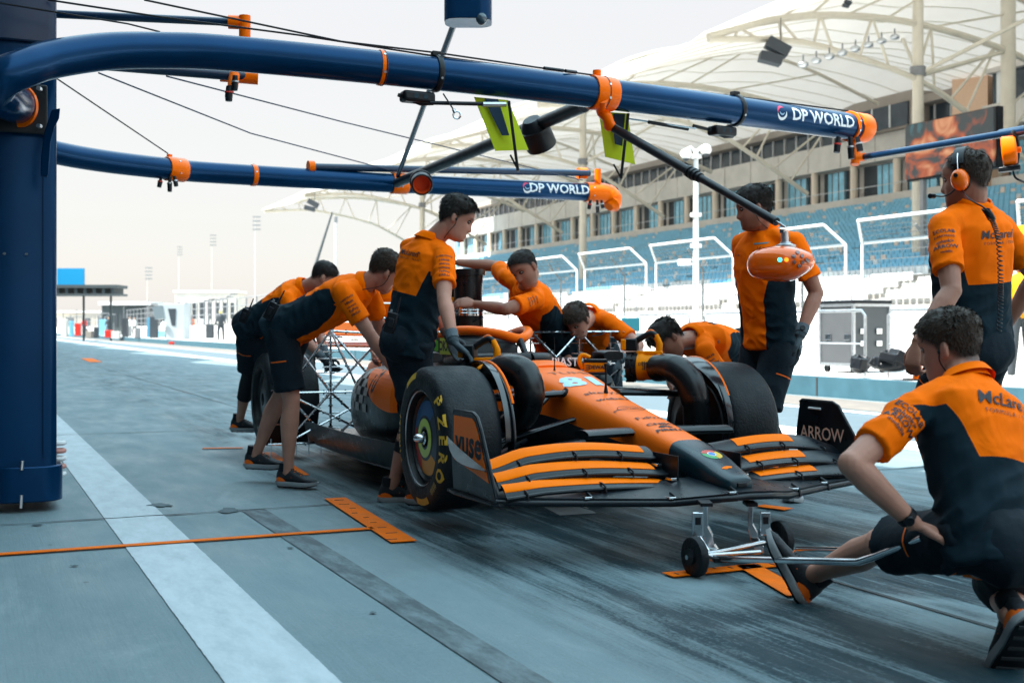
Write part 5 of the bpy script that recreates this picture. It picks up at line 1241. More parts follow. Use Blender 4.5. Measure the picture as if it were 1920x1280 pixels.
# ================================================================== cooling blowers
def blower(duct, rad, drum, ddir, label, sc_=1., with_duct=True):
    t = thing('cooling_blower', label, 'blower', drum, 'yellow and black cordless blowers on the car')
    d = Vector(ddir).normalized(); side = d.cross(UP).normalized(); u_ = side.cross(d)
    c = Vector(drum); k = sc_
    MB().lathe(c-d*.07*k, d, [(0, .070*k), (.0, .082*k), (.03*k, .086*k), (.05*k, .078*k), (.11*k, .078*k), (.125*k, .086*k), (.14*k, .086*k), (.15*k, .07*k)], 32).build('drum', M_yellow, t, smooth=35)
    MB().lathe(c-d*.135*k, d, [(0, .055*k), (.0, .085*k), (.012*k, .092*k), (.03*k, .092*k), (.036*k, .082*k), (.066*k, .085*k)], 32).build('rear_grille', M_black, t, smooth=35)
    for i in range(10):
        a = i*math.pi/5; MB().boxf(c-d*.115*k+(side*math.cos(a)+u_*math.sin(a))*.09*k, (.05*k, .014*k, .010*k), d, (side*-math.sin(a)+u_*math.cos(a)), (side*math.cos(a)+u_*math.sin(a))).build('grille_rib', M_black, t, smooth=0)
    for i in range(5): MB().boxf(c-d*(.03-.014*i)*k-side*.079*k*-1+u_*.01, (.006*k, .004, .05*k), d, side, u_).build('vent_slot', M_ink, t, smooth=0)
    MB().boxf(c+d*.0+u_*.088*k, (.16*k, .045*k, .022*k), d, side, u_).build('saddle', M_yellow, t, bevel=.006)
    MB().tube(catmull([c+d*.055*k+u_*.09*k, c+d*.06*k+u_*.14*k, c+d*.035*k+u_*.195*k], 4), [.021*k]*5+[.019*k]*4, 12).build('grip_post', M_yellow, t)
    MB().tube(catmull([c+d*.04*k+u_*.185*k, c+d*.01*k+u_*.205*k, c-d*.05*k+u_*.178*k, c-d*.11*k+u_*.14*k], 4), .019*k, 12).build('handle', M_black, t)
    MB().tube(catmull([c+d*.04*k+u_*.200*k, c+d*.01*k+u_*.222*k, c-d*.02*k+u_*.212*k], 4), .008*k, 8).build('handle_trim', M_orange, t)
    MB().boxf(c-d*.115*k+u_*.135*k, (.085*k, .070*k, .075*k), d, side, u_).build('battery_body', M_black, t, bevel=.008)
    MB().boxf(c-d*.155*k+u_*.135*k, (.035*k, .074*k, .068*k), d, side, u_).build('battery_front', M_yellow, t, bevel=.006)
    for i in range(4): MB().boxf(c-d*.174*k+u_*(.115+.013*i)*k, (.004, .05*k, .005*k), d, side, u_).build('battery_rib', M_ink, t, smooth=0)
    text('DEWALT', .026*k, M_ink, t, c-d*.0+side*.0+(-side if side.y > 0 else side)*.087*k+u_*.02*k, d, u_, None, .0, bold=.02)
    if with_duct: MB().tube(catmull(duct, 8), rad, 24).build('duct', M_rubber2, t, smooth=80); MB().lathe(c+d*.075*k, d, [(0, .06*k), (0, .084*k), (.02*k, .084*k), (.02*k, .06*k)], 28).build('duct_clamp', M_black, t, smooth=35)
    return t
nd = [at(925, 703, 6.30), at(952, 692, 6.18), at(981, 702, 6.08), at(993, 735, 6.04), at(985, 772, 6.1), at(958, 796, 6.2)]
blower(nd, [.080]*9+[.082]*9+[.078]*9+[.072]*9+[.068]*5, at(915, 702, 6.35), (.93, -.36, .03), 'cordless blower with a fat black duct behind the near front tyre', .92)
fd_ = [at(1232, 690, 6.62), at(1262, 690, 6.50), at(1290, 712, 6.42), at(1304, 752, 6.4), at(1306, 795, 6.45)]
blower(fd_, [.074]*9+[.078]*8+[.078]*8+[.072]*8, at(1218, 688, 6.7), (.95, -.3, .0), 'cordless blower with a long black duct beside the far front tyre', .92)
# third blower on the far side: battery and handle stand above the nose
t = thing('cooling_blower', 'cordless blower behind the nose showing only its battery and handle', 'blower', at(1115, 700, 6.95), 'yellow and black cordless blowers on the car')
c = at(1116, 688, 6.95); MB().boxf(c, (.13, .07, .060), (1, 0, 0), (0, 1, 0), UP).build('battery_body', M_yellow, t, bevel=.006)
MB().boxf(c+UP*.036+Vector((0, 0, .0)), (.135, .074, .022), (1, 0, 0), (0, 1, 0), UP).build('battery_cap', M_black, t, bevel=.006); MB().boxf(c-UP*.036, (.135, .074, .014), (1, 0, 0), (0, 1, 0), UP).build('battery_base', M_black, t, bevel=.004)
text('DEWALT', .030, M_ink, t, c+Vector((.02, -.037, 0)), (1, 0, 0), UP, None, .001, bold=.04)
for i in range(3): MB().box(c+Vector((-.048, -.036, -.015+.013*i)), (.022, .003, .005)).build('battery_rib', M_ink, t, smooth=0)
MB().tube(catmull([c+Vector((-.07, 0, -.01)), c+Vector((-.092, 0, .035)), c+Vector((-.075, 0, .07)), c+Vector((-.03, 0, .055))], 4), .014, 10).build('handle', M_yellow, t); MB().cyl(c+Vector((.05, .02, -.07)), c+Vector((.05, .08, -.16)), .05, n=18).build('fan', M_black, t)
# upright duct over the air intake
t = thing('intake_duct', 'black upright ribbed duct with a steel band on the car air intake', 'duct', C(-1.85, 0, 1.03))
c = at(878, 0, 8.0); zt = at(0, 505, 8.0).z; zm_ = at(0, 575, 8.0).z; zb = at(0, 618, 8.0).z
MB().lathe((c.x, c.y, zm_+.02), UP, [(0, .09), (0, .094), (zt-zm_-.06, .098), (zt-zm_-.06, .112), (zt-zm_-.02, .112), (zt-zm_-.02, .085), (zt-zm_-.08, .08)], 36).build('pipe', M_rubber2, t, smooth=35)
MB().lathe((c.x, c.y, zm_-.06), UP, [(0, .093), (0, .103), (.085, .103), (.085, .093)], 36).build('steel_band', M_chrome, t, smooth=35)
for i in range(4): MB().lathe((c.x, c.y, zm_-.045+.02*i), UP, [(0, .1025), (.003, .105), (.006, .1025)], 36).build('band_ridge', M_chrome, t)
MB().tube(catmull([Vector((c.x, c.y, zm_-.03)), Vector((c.x-.0, c.y, zb-.02)), Vector((c.x-.06, c.y+.05, zb-.12)), Vector((c.x-.16, c.y+.15, zb-.17))], 6), [.098]*7+[.095]*6+[.1]*6, 28).build('elbow', M_rubber2, t, smooth=80)
MB().ell(at(853, 545, 8.2), (.07, 0, 0), (0, .09, 0), (0, 0, .11), 20, 14).build('filter', M_black, t); MB().boxf(at(850, 562, 8.05), (.11, .1, .03), (1, 0, 0), (0, 1, 0), UP).build('filter_band', M_yellow, t, bevel=.005)
MB().boxf(at(848, 585, 8.05), (.13, .12, .035), (1, 0, 0), (0, 1, 0), UP).build('clamp_box', M_black, t, bevel=.006); MB().cyl(at(850, 575, 8.1), at(850, 612, 8.1), .02).build('support', M_alu, t)
# ================================================================== aero rakes
def rake(label, org, ax, ay, nodes_, bars, pins, r=.008):
    t = thing('aero_rake', label, 'aero rake', org, 'silver aero rake lattices'); P = lambda q: org+ax*q[0]+ay*q[1]
    for a, b in bars: MB().tube([P(nodes_[a]), P(nodes_[b])], r, 6).build('bar', M_chrome, t)
    rr_ = random.Random(len(bars))
    for a, b in bars:
        A_, B_ = P(nodes_[a]), P(nodes_[b]); k = int((B_-A_).length/.075)
        for i in range(k):
            q = A_.lerp(B_, (i+.5)/k); d = ax if abs((B_-A_).normalized().dot(ax)) < .5 else ay
            MB().tube([q, q-CH*-.05], .0035, 4).build('probe', M_alu, t)
            if i % 2: MB().tube([q-d*.016, q+d*.016], .006, 5).build('clip', M_black, t)
    for a, b in pins: MB().tube([P(a), P(b)], .0045, 5).build('pin', M_chrome, t)
O1 = C(-2.75, -1.0, .10)
nd1 = {'a': (0, 0), 'b': (.33, 0), 'c': (.72, 0), 'd': (0, .36), 'e': (.33, .36), 'f': (.72, .36), 'g': (0, .80), 'h': (.33, .80), 'i': (.72, .76), 'j': (.0, .98), 'k': (.5, 1.0), 'l': (1.02, .76), 'm': (1.02, 1.0), 'n': (.33, .98), 'o': (-.12, 0)}
rake('tall silver probe lattice standing in front of the near rear tyre', O1+UP*.08, CR, UP, nd1,
     [('o', 'c'), ('d', 'f'), ('h', 'l'), ('k', 'm'), ('b', 'n'), ('a', 'g'), ('c', 'i'), ('a', 'e'), ('b', 'd'), ('b', 'f'), ('c', 'e'), ('e', 'g'), ('d', 'h'), ('e', 'i'), ('f', 'h'), ('h', 'k'), ('k', 'l'), ('i', 'm'), ('h', 'c'), ('n', 'i'), ('e', 'c'), ('d', 'c'), ('a', 'f')],
     [((-.1+.09*i, .04), (-.1+.09*i, -.09)) for i in range(10)]+[((.22, .5+.1*i), (.44, .5+.1*i)) for i in range(3)]+[((-.1, .14+.08*i), (.1, .14+.08*i)) for i in range(4)]+[((.62, .05+.09*i), (.82, .05+.09*i)) for i in range(8)]+[((.27+.0*i, .1+.11*i), (.4, .1+.11*i)) for i in range(7)], .0095)
O2 = C(-1.55, .16, .70)
nd2 = {'a': (-.45, .275), 'b': (.92, .275), 'c': (.20, .28), 'd': (.20, 0), 'e': (-.06, .02), 'f': (.48, .02), 'g': (.56, .275), 'h': (.56, 0), 'i': (.30, .02), 'j': (.80, .05), 'k': (.80, .275)}
rake('low silver probe lattice rising behind the nose on the far side', O2, CR, UP, nd2, [('a', 'b'), ('c', 'd'), ('c', 'e'), ('c', 'f'), ('g', 'h'), ('g', 'i'), ('g', 'j'), ('k', 'j')], [((.14, .2-.07*i), (.26, .2-.07*i)) for i in range(3)]+[((.5, .2-.07*i), (.62, .2-.07*i)) for i in range(3)]+[((.80, .2-.07*i), (.9, .2-.07*i)) for i in range(3)]+[((-.15, .32), (-.15, .2))], .0075)
t = thing('wire_probe', 'small bent wire probe standing beside the intake duct', 'probe', at(905, 575, 7.9)); MB().tube([at(887, 603, 7.9), at(902, 595, 7.9), at(903, 570, 7.9)], .005, 6).build('wire', M_black, t)
for dy in (572, 583, 594): MB().tube([at(899, dy, 7.9), at(907, dy, 7.9)], .004, 5).build('pin', M_black, t)
# ================================================================== front jack
t = thing('front_jack', 'polished steel two wheeled jack lifting the car nose', 'jack', at(1400, 1060, 4.95))
def jw(px, py, Y, r, nm='wheel'):
    c = at(px, py, Y); ax = CR
    MB().lathe(c-ax*.022, ax, [(0, r*.4), (0, r*.86), (.006, r*.97), (.016, r), (.030, r), (.038, r*.97), (.044, r*.86), (.044, r*.4)], 36).build('wheel', M_rubber, t, smooth=40)
    MB().lathe(c-ax*.03, ax, [(0, .012), (.0, r*.42), (.06, r*.42), (.06, .012)], 20).build('hub', M_black, t, smooth=35); MB().cyl(c-ax*.04, c+ax*.04, .010, n=12).build('axle_end', M_chrome, t)
    return c
w1 = jw(1303, 1043, 4.83, .081); w2 = jw(1463, 1010, 5.22, .081)
axl = [w1, w2]; MB().tube(axl, .012, 12).build('axle', M_chrome, t)
for px, Y, pz in ((1341, 4.92, 0), (1425, 5.16, 0)):
    top_ = at(px-8, 948, Y); bot_ = at(px, 1050-13*(px > 1400), Y)
    prof = [(-.012, 0), (-.012, -.09), (.008, -.13), (.014, -.17), (.036, -.20), (.036, -.235), (-.002, -.235), (-.02, -.18), (-.034, -.12), (-.034, 0)]
    f = (top_.z-bot_.z)/.235
    MB().prism([top_+Vector((x, 0, z*f)) for x, z in prof], Vector((.01, .045, 0))).build('upright', M_chrome, t, smooth=0, bevel=.003)
    q = top_+Vector((-.055 if px < 1400 else .04, .0, -.075)); MB().box(q, (.045, .02, .10)).build('side_plate', M_chrome, t, smooth=0, bevel=.004); MB().box(q+Vector((.0, -.012, .015)), (.022, .01, .03)).build('plate_recess', M_black, t, smooth=0)
    MB().tube([q+Vector((0, 0, -.04)), Vector((q.x+.04, q.y-.02, w1.z+.01))], .008, 8).build('link', M_chrome, t); MB().box(top_+Vector((-.02, .02, .008)), (.05, .09, .016)).build('pad', M_black, t, smooth=0, bevel=.003)
H1 = at(1610, 1053, 3.95); H2 = at(1706, 1018, 3.72)
MB().tube([at(1335, 1046, 4.85), at(1590, 1053, 3.98), H1, at(1640, 1043, 3.88), H2, at(1730, 1008, 3.66)], .0125, 14).build('handle', M_chrome, t, smooth=80)
MB().tube([at(1495, 1028, 4.95), at(1610, 1030, 4.35)], .010, 12).build('second_bar', M_chrome, t); MB().tube([w1+Vector((.03, 0, .005)), at(1425, 1034, 5.0)], .009, 10).build('cross_bar', M_chrome, t)
MB().boxf(at(1360, 1048, 4.8), (.10, .05, .02), (1, 0, 0), (0, 1, 0), UP).build('foot', M_black, t, bevel=.004)
# rear jack support keeps the back wheels off the ground
t = thing('rear_jack', 'dark trestle under the rear of the car hidden by the tyres', 'jack', C(-3.7, 0, 0)); MB().loft([rrect(C(-3.7, 0, 0), w_, w_*.7, .02, z) for w_, z in ((.4, 0), (.18, .15))]).build('stand', M_black, t, smooth=0)
# ================================================================== PEOPLE
def skin_mat(name, col):
    m, N, L, b = nodes(name)
    at_ = N.new('ShaderNodeAttribute'); at_.attribute_name = 'tint'
    tc = N.new('ShaderNodeTexCoord'); n = N.new('ShaderNodeTexNoise'); n.inputs['Scale'].default_value = 10; n.inputs['Detail'].default_value = 9; L.new(tc.outputs['Object'], n.inputs['Vector'])
    mr = N.new('ShaderNodeMapRange'); mr.inputs[3].default_value = .68; mr.inputs[4].default_value = 1.30; L.new(n.outputs[0], mr.inputs[0])
    mx = N.new('ShaderNodeMix'); mx.data_type = 'RGBA'; mx.blend_type = 'MULTIPLY'; mx.inputs[0].default_value = 1; mx.inputs[6].default_value = (*col, 1); L.new(at_.outputs['Color'], mx.inputs[7])
    sc = N.new('ShaderNodeVectorMath'); sc.operation = 'SCALE'; L.new(mx.outputs[2], sc.inputs[0]); L.new(mr.outputs[0], sc.inputs['Scale']); L.new(sc.outputs[0], b.inputs['Base Color'])
    b.inputs['Roughness'].default_value = .5; b.inputs['Subsurface Weight'].default_value = .0; b.inputs['Specular IOR Level'].default_value = .35
    bp = N.new('ShaderNodeBump'); bp.inputs['Strength'].default_value = .12; bp.inputs['Distance'].default_value = .004
    n2 = N.new('ShaderNodeTexNoise'); n2.inputs['Scale'].default_value = 160; L.new(tc.outputs['Object'], n2.inputs['Vector']); L.new(n2.outputs[0], bp.inputs['Height']); L.new(bp.outputs[0], b.inputs['Normal'])
    return m
SK1 = skin_mat('fair_skin', (.46, .215, .15)); SK2 = skin_mat('tanned_skin', (.33, .145, .095))
CO = (1.0, .160, .0005); CN = (.009, .021, .030)
def shirt_mat():
    m, N, L, b = nodes('team_shirt_cloth')
    a = N.new('ShaderNodeAttribute'); a.attribute_name = 'rest'; sp = N.new('ShaderNodeSeparateXYZ'); L.new(a.outputs['Vector'], sp.inputs[0])
    a2 = N.new('ShaderNodeAttribute'); a2.attribute_name = 'sleeve'
    def M(op, x, y=None, cl=False):
        q = N.new('ShaderNodeMath'); q.operation = op; q.use_clamp = cl
        for k, s_ in enumerate((x, y)):
            if s_ is None: continue
            if isinstance(s_, (int, float)): q.inputs[k].default_value = s_
            else: L.new(s_, q.inputs[k])
        return q.outputs[0]
    lat = M('ABSOLUTE', sp.outputs[0]); fr = sp.outputs[1]; z = sp.outputs[2]
    # back: navy below the yoke, rising at the sides to the arm pit
    back_line = M('ADD', .225, M('MULTIPLY', M('MAXIMUM', M('SUBTRACT', lat, .125), 0), 3.2))
    back = M('MULTIPLY', M('LESS_THAN', z, back_line), M('LESS_THAN', fr, .015))
    side = M('MULTIPLY', M('GREATER_THAN', lat, .095), M('LESS_THAN', z, M('ADD', .20, M('MULTIPLY', M('SUBTRACT', lat, .095), 2.4)))); side = M('MULTIPLY', side, M('GREATER_THAN', fr, .0149))
    navy = M('MAXIMUM', back, side); navy = M('MULTIPLY', navy, M('LESS_THAN', z, .40)); navy = M('MULTIPLY', navy, M('LESS_THAN', a2.outputs['Fac'], .5))
    mx = N.new('ShaderNodeMix'); mx.data_type = 'RGBA'; L.new(navy, mx.inputs[0]); mx.inputs[6].default_value = (*CO, 1); mx.inputs[7].default_value = (*CN, 1)
    L.new(mx.outputs[2], b.inputs['Base Color']); b.inputs['Roughness'].default_value = .75; b.inputs['Specular IOR Level'].default_value = .06
    tc = N.new('ShaderNodeTexCoord'); n = N.new('ShaderNodeTexNoise'); n.inputs['Scale'].default_value = 7; n.inputs['Detail'].default_value = 2; n.inputs['Distortion'].default_value = .8; L.new(tc.outputs['Object'], n.inputs['Vector'])
    bp = N.new('ShaderNodeBump'); bp.inputs['Strength'].default_value = .45; bp.inputs['Distance'].default_value = .025; L.new(n.outputs[0], bp.inputs['Height']); L.new(bp.outputs[0], b.inputs['Normal'])
    return m
M_shirt = shirt_mat()
M_collar = mat('orange_collar', CO, .75, spec=.08)
M_short = mat('black_shorts_cloth', (.007, .014, .021), .8, var=.1, scale=6, bump=.35, bscale=14, spec=.15)
M_legging = mat('black_leggings', (.008, .010, .014), .7, spec=.2)
M_hair = mat('dark_brown_hair', (.012, .008, .006), .55, var=.4, scale=40, bump=.35, bscale=160, spec=.25)
M_hair2 = mat('brown_hair', (.030, .018, .011), .55, var=.4, scale=40, bump=.35, bscale=160, spec=.25)
M_glove = mat('dark_grey_glove', (.03, .05, .062), .75, var=.3, scale=60, bump=.4, bscale=200)
M_cuff = mat('grey_knit_cuff', (.10, .13, .15), .85, bump=.4, bscale=200)
M_shoe = mat('black_shoe_mesh', (.012, .015, .02), .7, var=.3, scale=60); M_sole = mat('grey_shoe_sole', (.30, .31, .32), .6); M_shoeo = mat('orange_shoe_trim', (.95, .16, .02), .5)
M_eye = mat('eye_white', (.30, .26, .24), .3); M_iris = mat('iris', (.03, .02, .015), .2)
HZs = [-.120, -.112, -.098, -.080, -.060, -.035, 0., .03, .06, .088, .108, .119, .122]
HF = [.045, .072, .088, .092, .090, .089, .088, .094, .092, .074, .046, .020, .002]
HB = [.010, -.005, -.018, -.036, -.052, -.074, -.092, -.100, -.100, -.086, -.058, -.025, -.004]
HW = [.015, .034, .048, .056, .062, .068, .073, .077, .077, .066, .045, .020, .002]
def head_r(z, ph, grow=0., hair=False):
    """surface point (x lateral, y forward) of a head in local coordinates"""
    F = interp(HZs, HF, z); B = interp(HZs, HB, z); W_ = interp(HZs, HW, z)
    cy = B+(F-B)*.46; c, s = math.cos(ph), math.sin(ph)
    ry = (F-cy) if c > 0 else (cy-B)
    x = W_*math.copysign(abs(s)**.92, s); y = cy+ry*math.copysign(abs(c)**.92, c)
    if c > 0 and not hair:
        g = lambda v, m, sd: math.exp(-((v-m)/sd)**2)
        nz_ = interp([-.048, -.040, -.030, -.010, .012, .03], [0, .014, .026, .016, .007, 0], z)
        y += nz_*g(x, 0, .0125+.004*g(z, -.032, .01))
        y -= .012*(g(x, .032, .016)+g(x, -.032, .016))*g(z, .012, .014)
        y += .004*g(z, .032, .010)*g(x, 0, .06)
        y += .006*g(z, -.060, .006)*g(x, 0, .022)+.006*g(z, -.072, .006)*g(x, 0, .020)-.004*g(z, -.066, .003)*g(x, 0, .024)
        y += .007*g(z, -.098, .014)*g(x, 0, .022)-.004*g(z, -.083, .006)*g(x, 0, .02)
        y += .004*(g(x, .05, .018)+g(x, -.05, .018))*g(z, -.02, .02)
    return x*(1+grow), y*(1+grow)
def frame3(f, u):
    f = Vector(f).normalized(); u = Vector(u); u = (u-f*u.dot(f)).normalized(); return f.cross(u)*-1, f, u   # left vector, forward, up  (left = up x forward)
def add_head(mb, c, L_, F_, U_, s=1.):
    rings = []; zs = [-.119+.241*(i/46) for i in range(47)]
    for z in zs:
        rings.append([c+(L_*p[0]+F_*p[1]+U_*z)*s for p in [head_r(z, 2*math.pi*j/48) for j in range(48)]])
    mb.loft(rings)
    for sg in (-1, 1):
        e = c+(L_*sg*.079+F_*-.008+U_*-.004)*s
        mb.ell(e, (L_*sg*.006+F_*.002)*s, (F_*.016-L_*sg*-.004-U_*.002)*s*1.0, (U_*.030+F_*-.006)*s, 10, 8)
        mb.ell(e+(L_*sg*.006-F_*.007)*s, (L_*sg*.008)*s, (F_*.009)*s, (U_*.026)*s, 8, 6)
def hair_mesh(c, L_, F_, U_, s, style, rnd_, name, m, parent):
    # style: (front hairline z, side z at ear, nape z, thickness)
    fz, ez, nz_, th = style; V = []; F = []; n = 60; k = 30; zs = [-.085+.215*(i/k) for i in range(k+1)]
    for i, z in enumerate(zs):
        for j in range(n):
            ph = 2*math.pi*j/n; zz = min(z, .1215); x, y = head_r(zz, ph, hair=True)
            cth = math.cos(ph); a = abs(((ph+math.pi) % (2*math.pi))-math.pi)   # 0 front .. pi back
            line = interp([0, .5, .95, 1.25, 1.5, 1.75, 2.1, 2.6, 3.15], [fz, fz-.004, fz-.025, ez+.02, ez-.015, ez-.01, nz_+.028, nz_, nz_-.004], a)
            line += noise.noise(Vector((x*60, y*60, rnd_)))*.007
            d = z-line; t = max(0., min(1., d/.028)); top = max(0, min(1, (z-.02)/.07))
            off = -.004+(th*(.45+.55*top)+.004)*t
            nn = noise.noise(Vector((x*38, y*38, z*30))+Vector((rnd_, 0, 0))); n3 = noise.noise(Vector((x*110, y*60, z*110+rnd_)))
            off += t*(nn*.005+n3*.0035)*(th/.016)
            q = Vector((x, y-.0, z*.75)); q = q.normalized() if q.length > 1e-5 else Vector((0, 0, 1))
            p = Vector((x, y, zz))+q*off
            V.append(c+(L_*p.x+F_*p.y+U_*p.z)*s)
    for i in range(k):
        for j in range(n): a = i*n+j; b = i*n+(j+1) % n; F.append((a, b, b+n, a+n))
    F.append(tuple(k*n+j for j in range(n)))
    h = MB().add(V, F)
    # loose locks break the outline
    rr_ = random.Random(int(rnd_*100)+3)
    for _ in range(2600):
        ph = rr_.uniform(0, 2*math.pi); z = rr_.uniform(-.04, .12); a = abs(((ph+math.pi) % (2*math.pi))-math.pi)
        line = interp([0, .5, .95, 1.25, 1.5, 1.75, 2.1, 2.6, 3.15], [fz, fz-.004, fz-.025, ez+.02, ez-.015, ez-.01, nz_+.028, nz_, nz_-.004], a)
        if z < line+.012: continue
        top = max(0, min(1, (z-.02)/.07)); x, y = head_r(z, ph, hair=True); q = Vector((x, y, z*.8)).normalized(); off = th*(.45+.55*top)*.9
        p = Vector((x, y, z))+q*off; g = Vector((x*2, .55*(1 if a < 1.6 else -.3)*(.3+top), -.9+.8*top+rr_.uniform(-.25, .25)))+Vector((rr_.uniform(-.3, .3), rr_.uniform(-.3, .3), 0)); g = (g-q*g.dot(q)*.55).normalized()
        ln = rr_.uniform(.008, .018)*(.4+th/.022)*(1+.12*top); w_ = q.cross(g).normalized()*.0015
        W3 = lambda v: c+(L_*v.x+F_*v.y+U_*v.z)*s
        h.add([W3(p-w_*1.2), W3(p+w_*1.2), W3(p+g*ln*.6+q*ln*(.04+.16*top)+w_), W3(p+g*ln+q*ln*(.14*top-.05))], [(0, 1, 2), (0, 2, 3)])
    return h.build(name, m, parent, smooth=180, fix=False)
def ik(a, b, l1, l2, hint):
    a = Vector(a); b = Vector(b); d = b-a; L_ = d.length
    if L_ > (l1+l2)*.995: b = a+d*((l1+l2)*.995/L_); d = b-a; L_ = d.length
    u = d.normalized(); x = (l1*l1-l2*l2+L_*L_)/(2*L_); h = math.sqrt(max(0, l1*l1-x*x)); w_ = Vector(hint); w_ = (w_-u*w_.dot(u)).normalized()
    return a+u*x+w_*h, b
def add_hand(mb, wr, d, pn, sg, curl, s=1., thumb_in=.6):
    """wr wrist, d towards the fingers, pn palm normal (the side fingers curl to), sg which side the thumb is"""
    d = Vector(d).normalized(); pn = Vector(pn); pn = (pn-d*pn.dot(d)).normalized(); lt = d.cross(pn)*sg   # towards the thumb
    def pt(a, b, c): return wr+(d*a+lt*b+pn*c)*s
    rings = []
    for a, w_, t_ in ((-.012, .022, .017), (.01, .027, .016), (.04, .037, .016), (.07, .041, .0145), (.092, .039, .012), (.098, .030, .008)):
        rings.append([pt(a, math.copysign(abs(math.cos(q))**.8, math.cos(q))*w_, math.sin(q)*t_) for q in [2*math.pi*j/16 for j in range(16)]])
    mb.loft(rings)
    for b, ln, r in ((.030, .072, .0088), (.010, .080, .0092), (-.011, .074, .0088), (-.030, .058, .0078)):
        c1 = curl*random.Random(b*1000+wr.x).uniform(.85, 1.15); P = [pt(.085, b, .0)]; ang = 0; q = P[0]; spread = b*.8
        for f, add in ((.46, .55*c1), (.31, 1.0*c1), (.23, .7*c1)):
            ang += add; dr = (d*math.cos(ang)+pn*math.sin(ang)+lt*spread*.6).normalized(); q = q+dr*ln*f*s; P.append(q)
        mb.tube([P[0]-(P[1]-P[0]).normalized()*.012*s]+P+[P[-1]+(P[-1]-P[-2]).normalized()*r*.8*s], [r*s, r*1.05*s, r*1.0*s, r*.94*s, r*.86*s, r*.45*s], 10)
    t0 = pt(.022, .022, .004); t1 = pt(.055, .052, .014*thumb_in+.006); t2 = pt(.083, .060-.012*thumb_in, .022*thumb_in+.010); t3 = pt(.100, .058-.022*thumb_in, .030*thumb_in+.012)
    mb.tube([t0, t0.lerp(t1, .5), t1, t2, t3, t3+(t3-t2)*.25], [.015*s, .0145*s, .0115*s, .0105*s, .009*s, .005*s], 10)
def shoe(parent, an, toe, up, label=None, s=1., rnd_=0):
    """an ankle joint; toe direction; sole is .085 below along up"""
    T = Vector(toe).normalized(); U_ = Vector(up); U_ = (U_-T*U_.dot(T)).normalized(); S_ = T.cross(U_)
    def pt(a, b, c): return an+(T*a+S_*b+U_*c)*s
    def outline(a):  # half width along foot from heel -.075 to toe .20
        return interp([-.078, -.065, -.03, .03, .10, .15, .18, .195, .203], [.004, .027, .034, .034, .046, .045, .034, .018, .003], a)
    up_h = lambda a: interp([-.078, -.06, -.02, .03, .08, .13, .18, .203], [-.052, .022, .03, .012, -.012, -.030, -.042, -.058], a)
    n = 22; R1 = []
    for i in range(n+1):
        a = -.078+.281*i/n; w_ = outline(a); zt = up_h(a); zb = -.062; R1.append([pt(a, w_*math.copysign(abs(math.cos(q))**.75, math.cos(q))*(1 if math.sin(q) < 0 else .92), (zb+zt)/2+(zt-zb)/2*math.sin(q)) for q in [2*math.pi*j/18 for j in range(18)]])
    up_o = MB().loft(R1).build('shoe', M_shoe, parent, smooth=70)
    R2 = []
    for i in range(n+1):
        a = -.084+.293*i/n; w_ = outline(max(-.077, min(.2, a)))*1.10+.003; lift = .016*max(0, (a-.13)/.08)**1.5+.008*max(0, (-.05-a)/.03)
        th_ = .030 if a < .05 else .024
        R2.append([pt(a, x*w_, z) for x, z in ((-1, -.060+lift*.4), (-1.05, -.068), (-.96, -.085+lift), (0, -.087+lift), (.96, -.085+lift), (1.05, -.068), (1, -.060+lift*.4), (0, -.058))])
    so_ = MB().loft(R2).build('sole', M_sole, up_o, smooth=50)
    MB().sheet([[pt(-.076+.265*i/14, (outline(max(-.077, min(.2, -.076+.265*i/14)))*1.02)*(j-1), -.0885+.016*max(0, (-.076+.265*i/14-.13)/.08)**1.5+.008*max(0, (-.05+.076-.265*i/14)/.03)*(i < 2)) for j in range(3)] for i in range(15)], .004, U_).build('outsole', M_black, so_, smooth=0)
    for i in range(6): MB().boxf(pt(-.05+.042*i, 0, -.0925+.010*(i == 5)), (.012, outline(-.05+.042*i)*1.7, .005), T, S_, U_).build('tread', mat('dark_tread', (.035, .04, .045), .7), so_, smooth=0)
    P = [pt(a, outline(a)*1.12*sgn, -.055) for sgn in (1,) for a in (-.07, -.04, 0, .03)]
    for sgn in (-1, 1):
        MB().sheet([[pt(a, outline(a)*sgn*1.06+.002*sgn, -.058), pt(a, outline(a)*sgn*1.04+.002*sgn, -.058+.026*math.sin(math.pi*(a+.09)/.10))] for a in (-.078, -.06, -.04, -.02, .0)], .002, S_*sgn).build('heel_trim', M_shoeo, up_o, smooth=60)
        for k in range(4): MB().tube([pt(.02+.022*k, sgn*outline(.04)*.95, -.035), pt(.035+.022*k, sgn*.012, up_h(.035+.022*k)+.004)], .0022, 5).build('stripe', M_shoeo if k % 2 else M_black, up_o)
    for k in range(4): MB().tube([pt(.03+.020*k, -.018, up_h(.03+.02*k)+.002), pt(.038+.020*k, 0, up_h(.035+.02*k)+.006), pt(.03+.020*k, .018, up_h(.03+.02*k)+.002)], .0028, 5).build('lace', M_black, up_o)
    MB().tube([pt(-.025, 0, .0), pt(-.018, 0, .05)], [.036*s, .034*s], 14).build('sock', M_legging, parent)
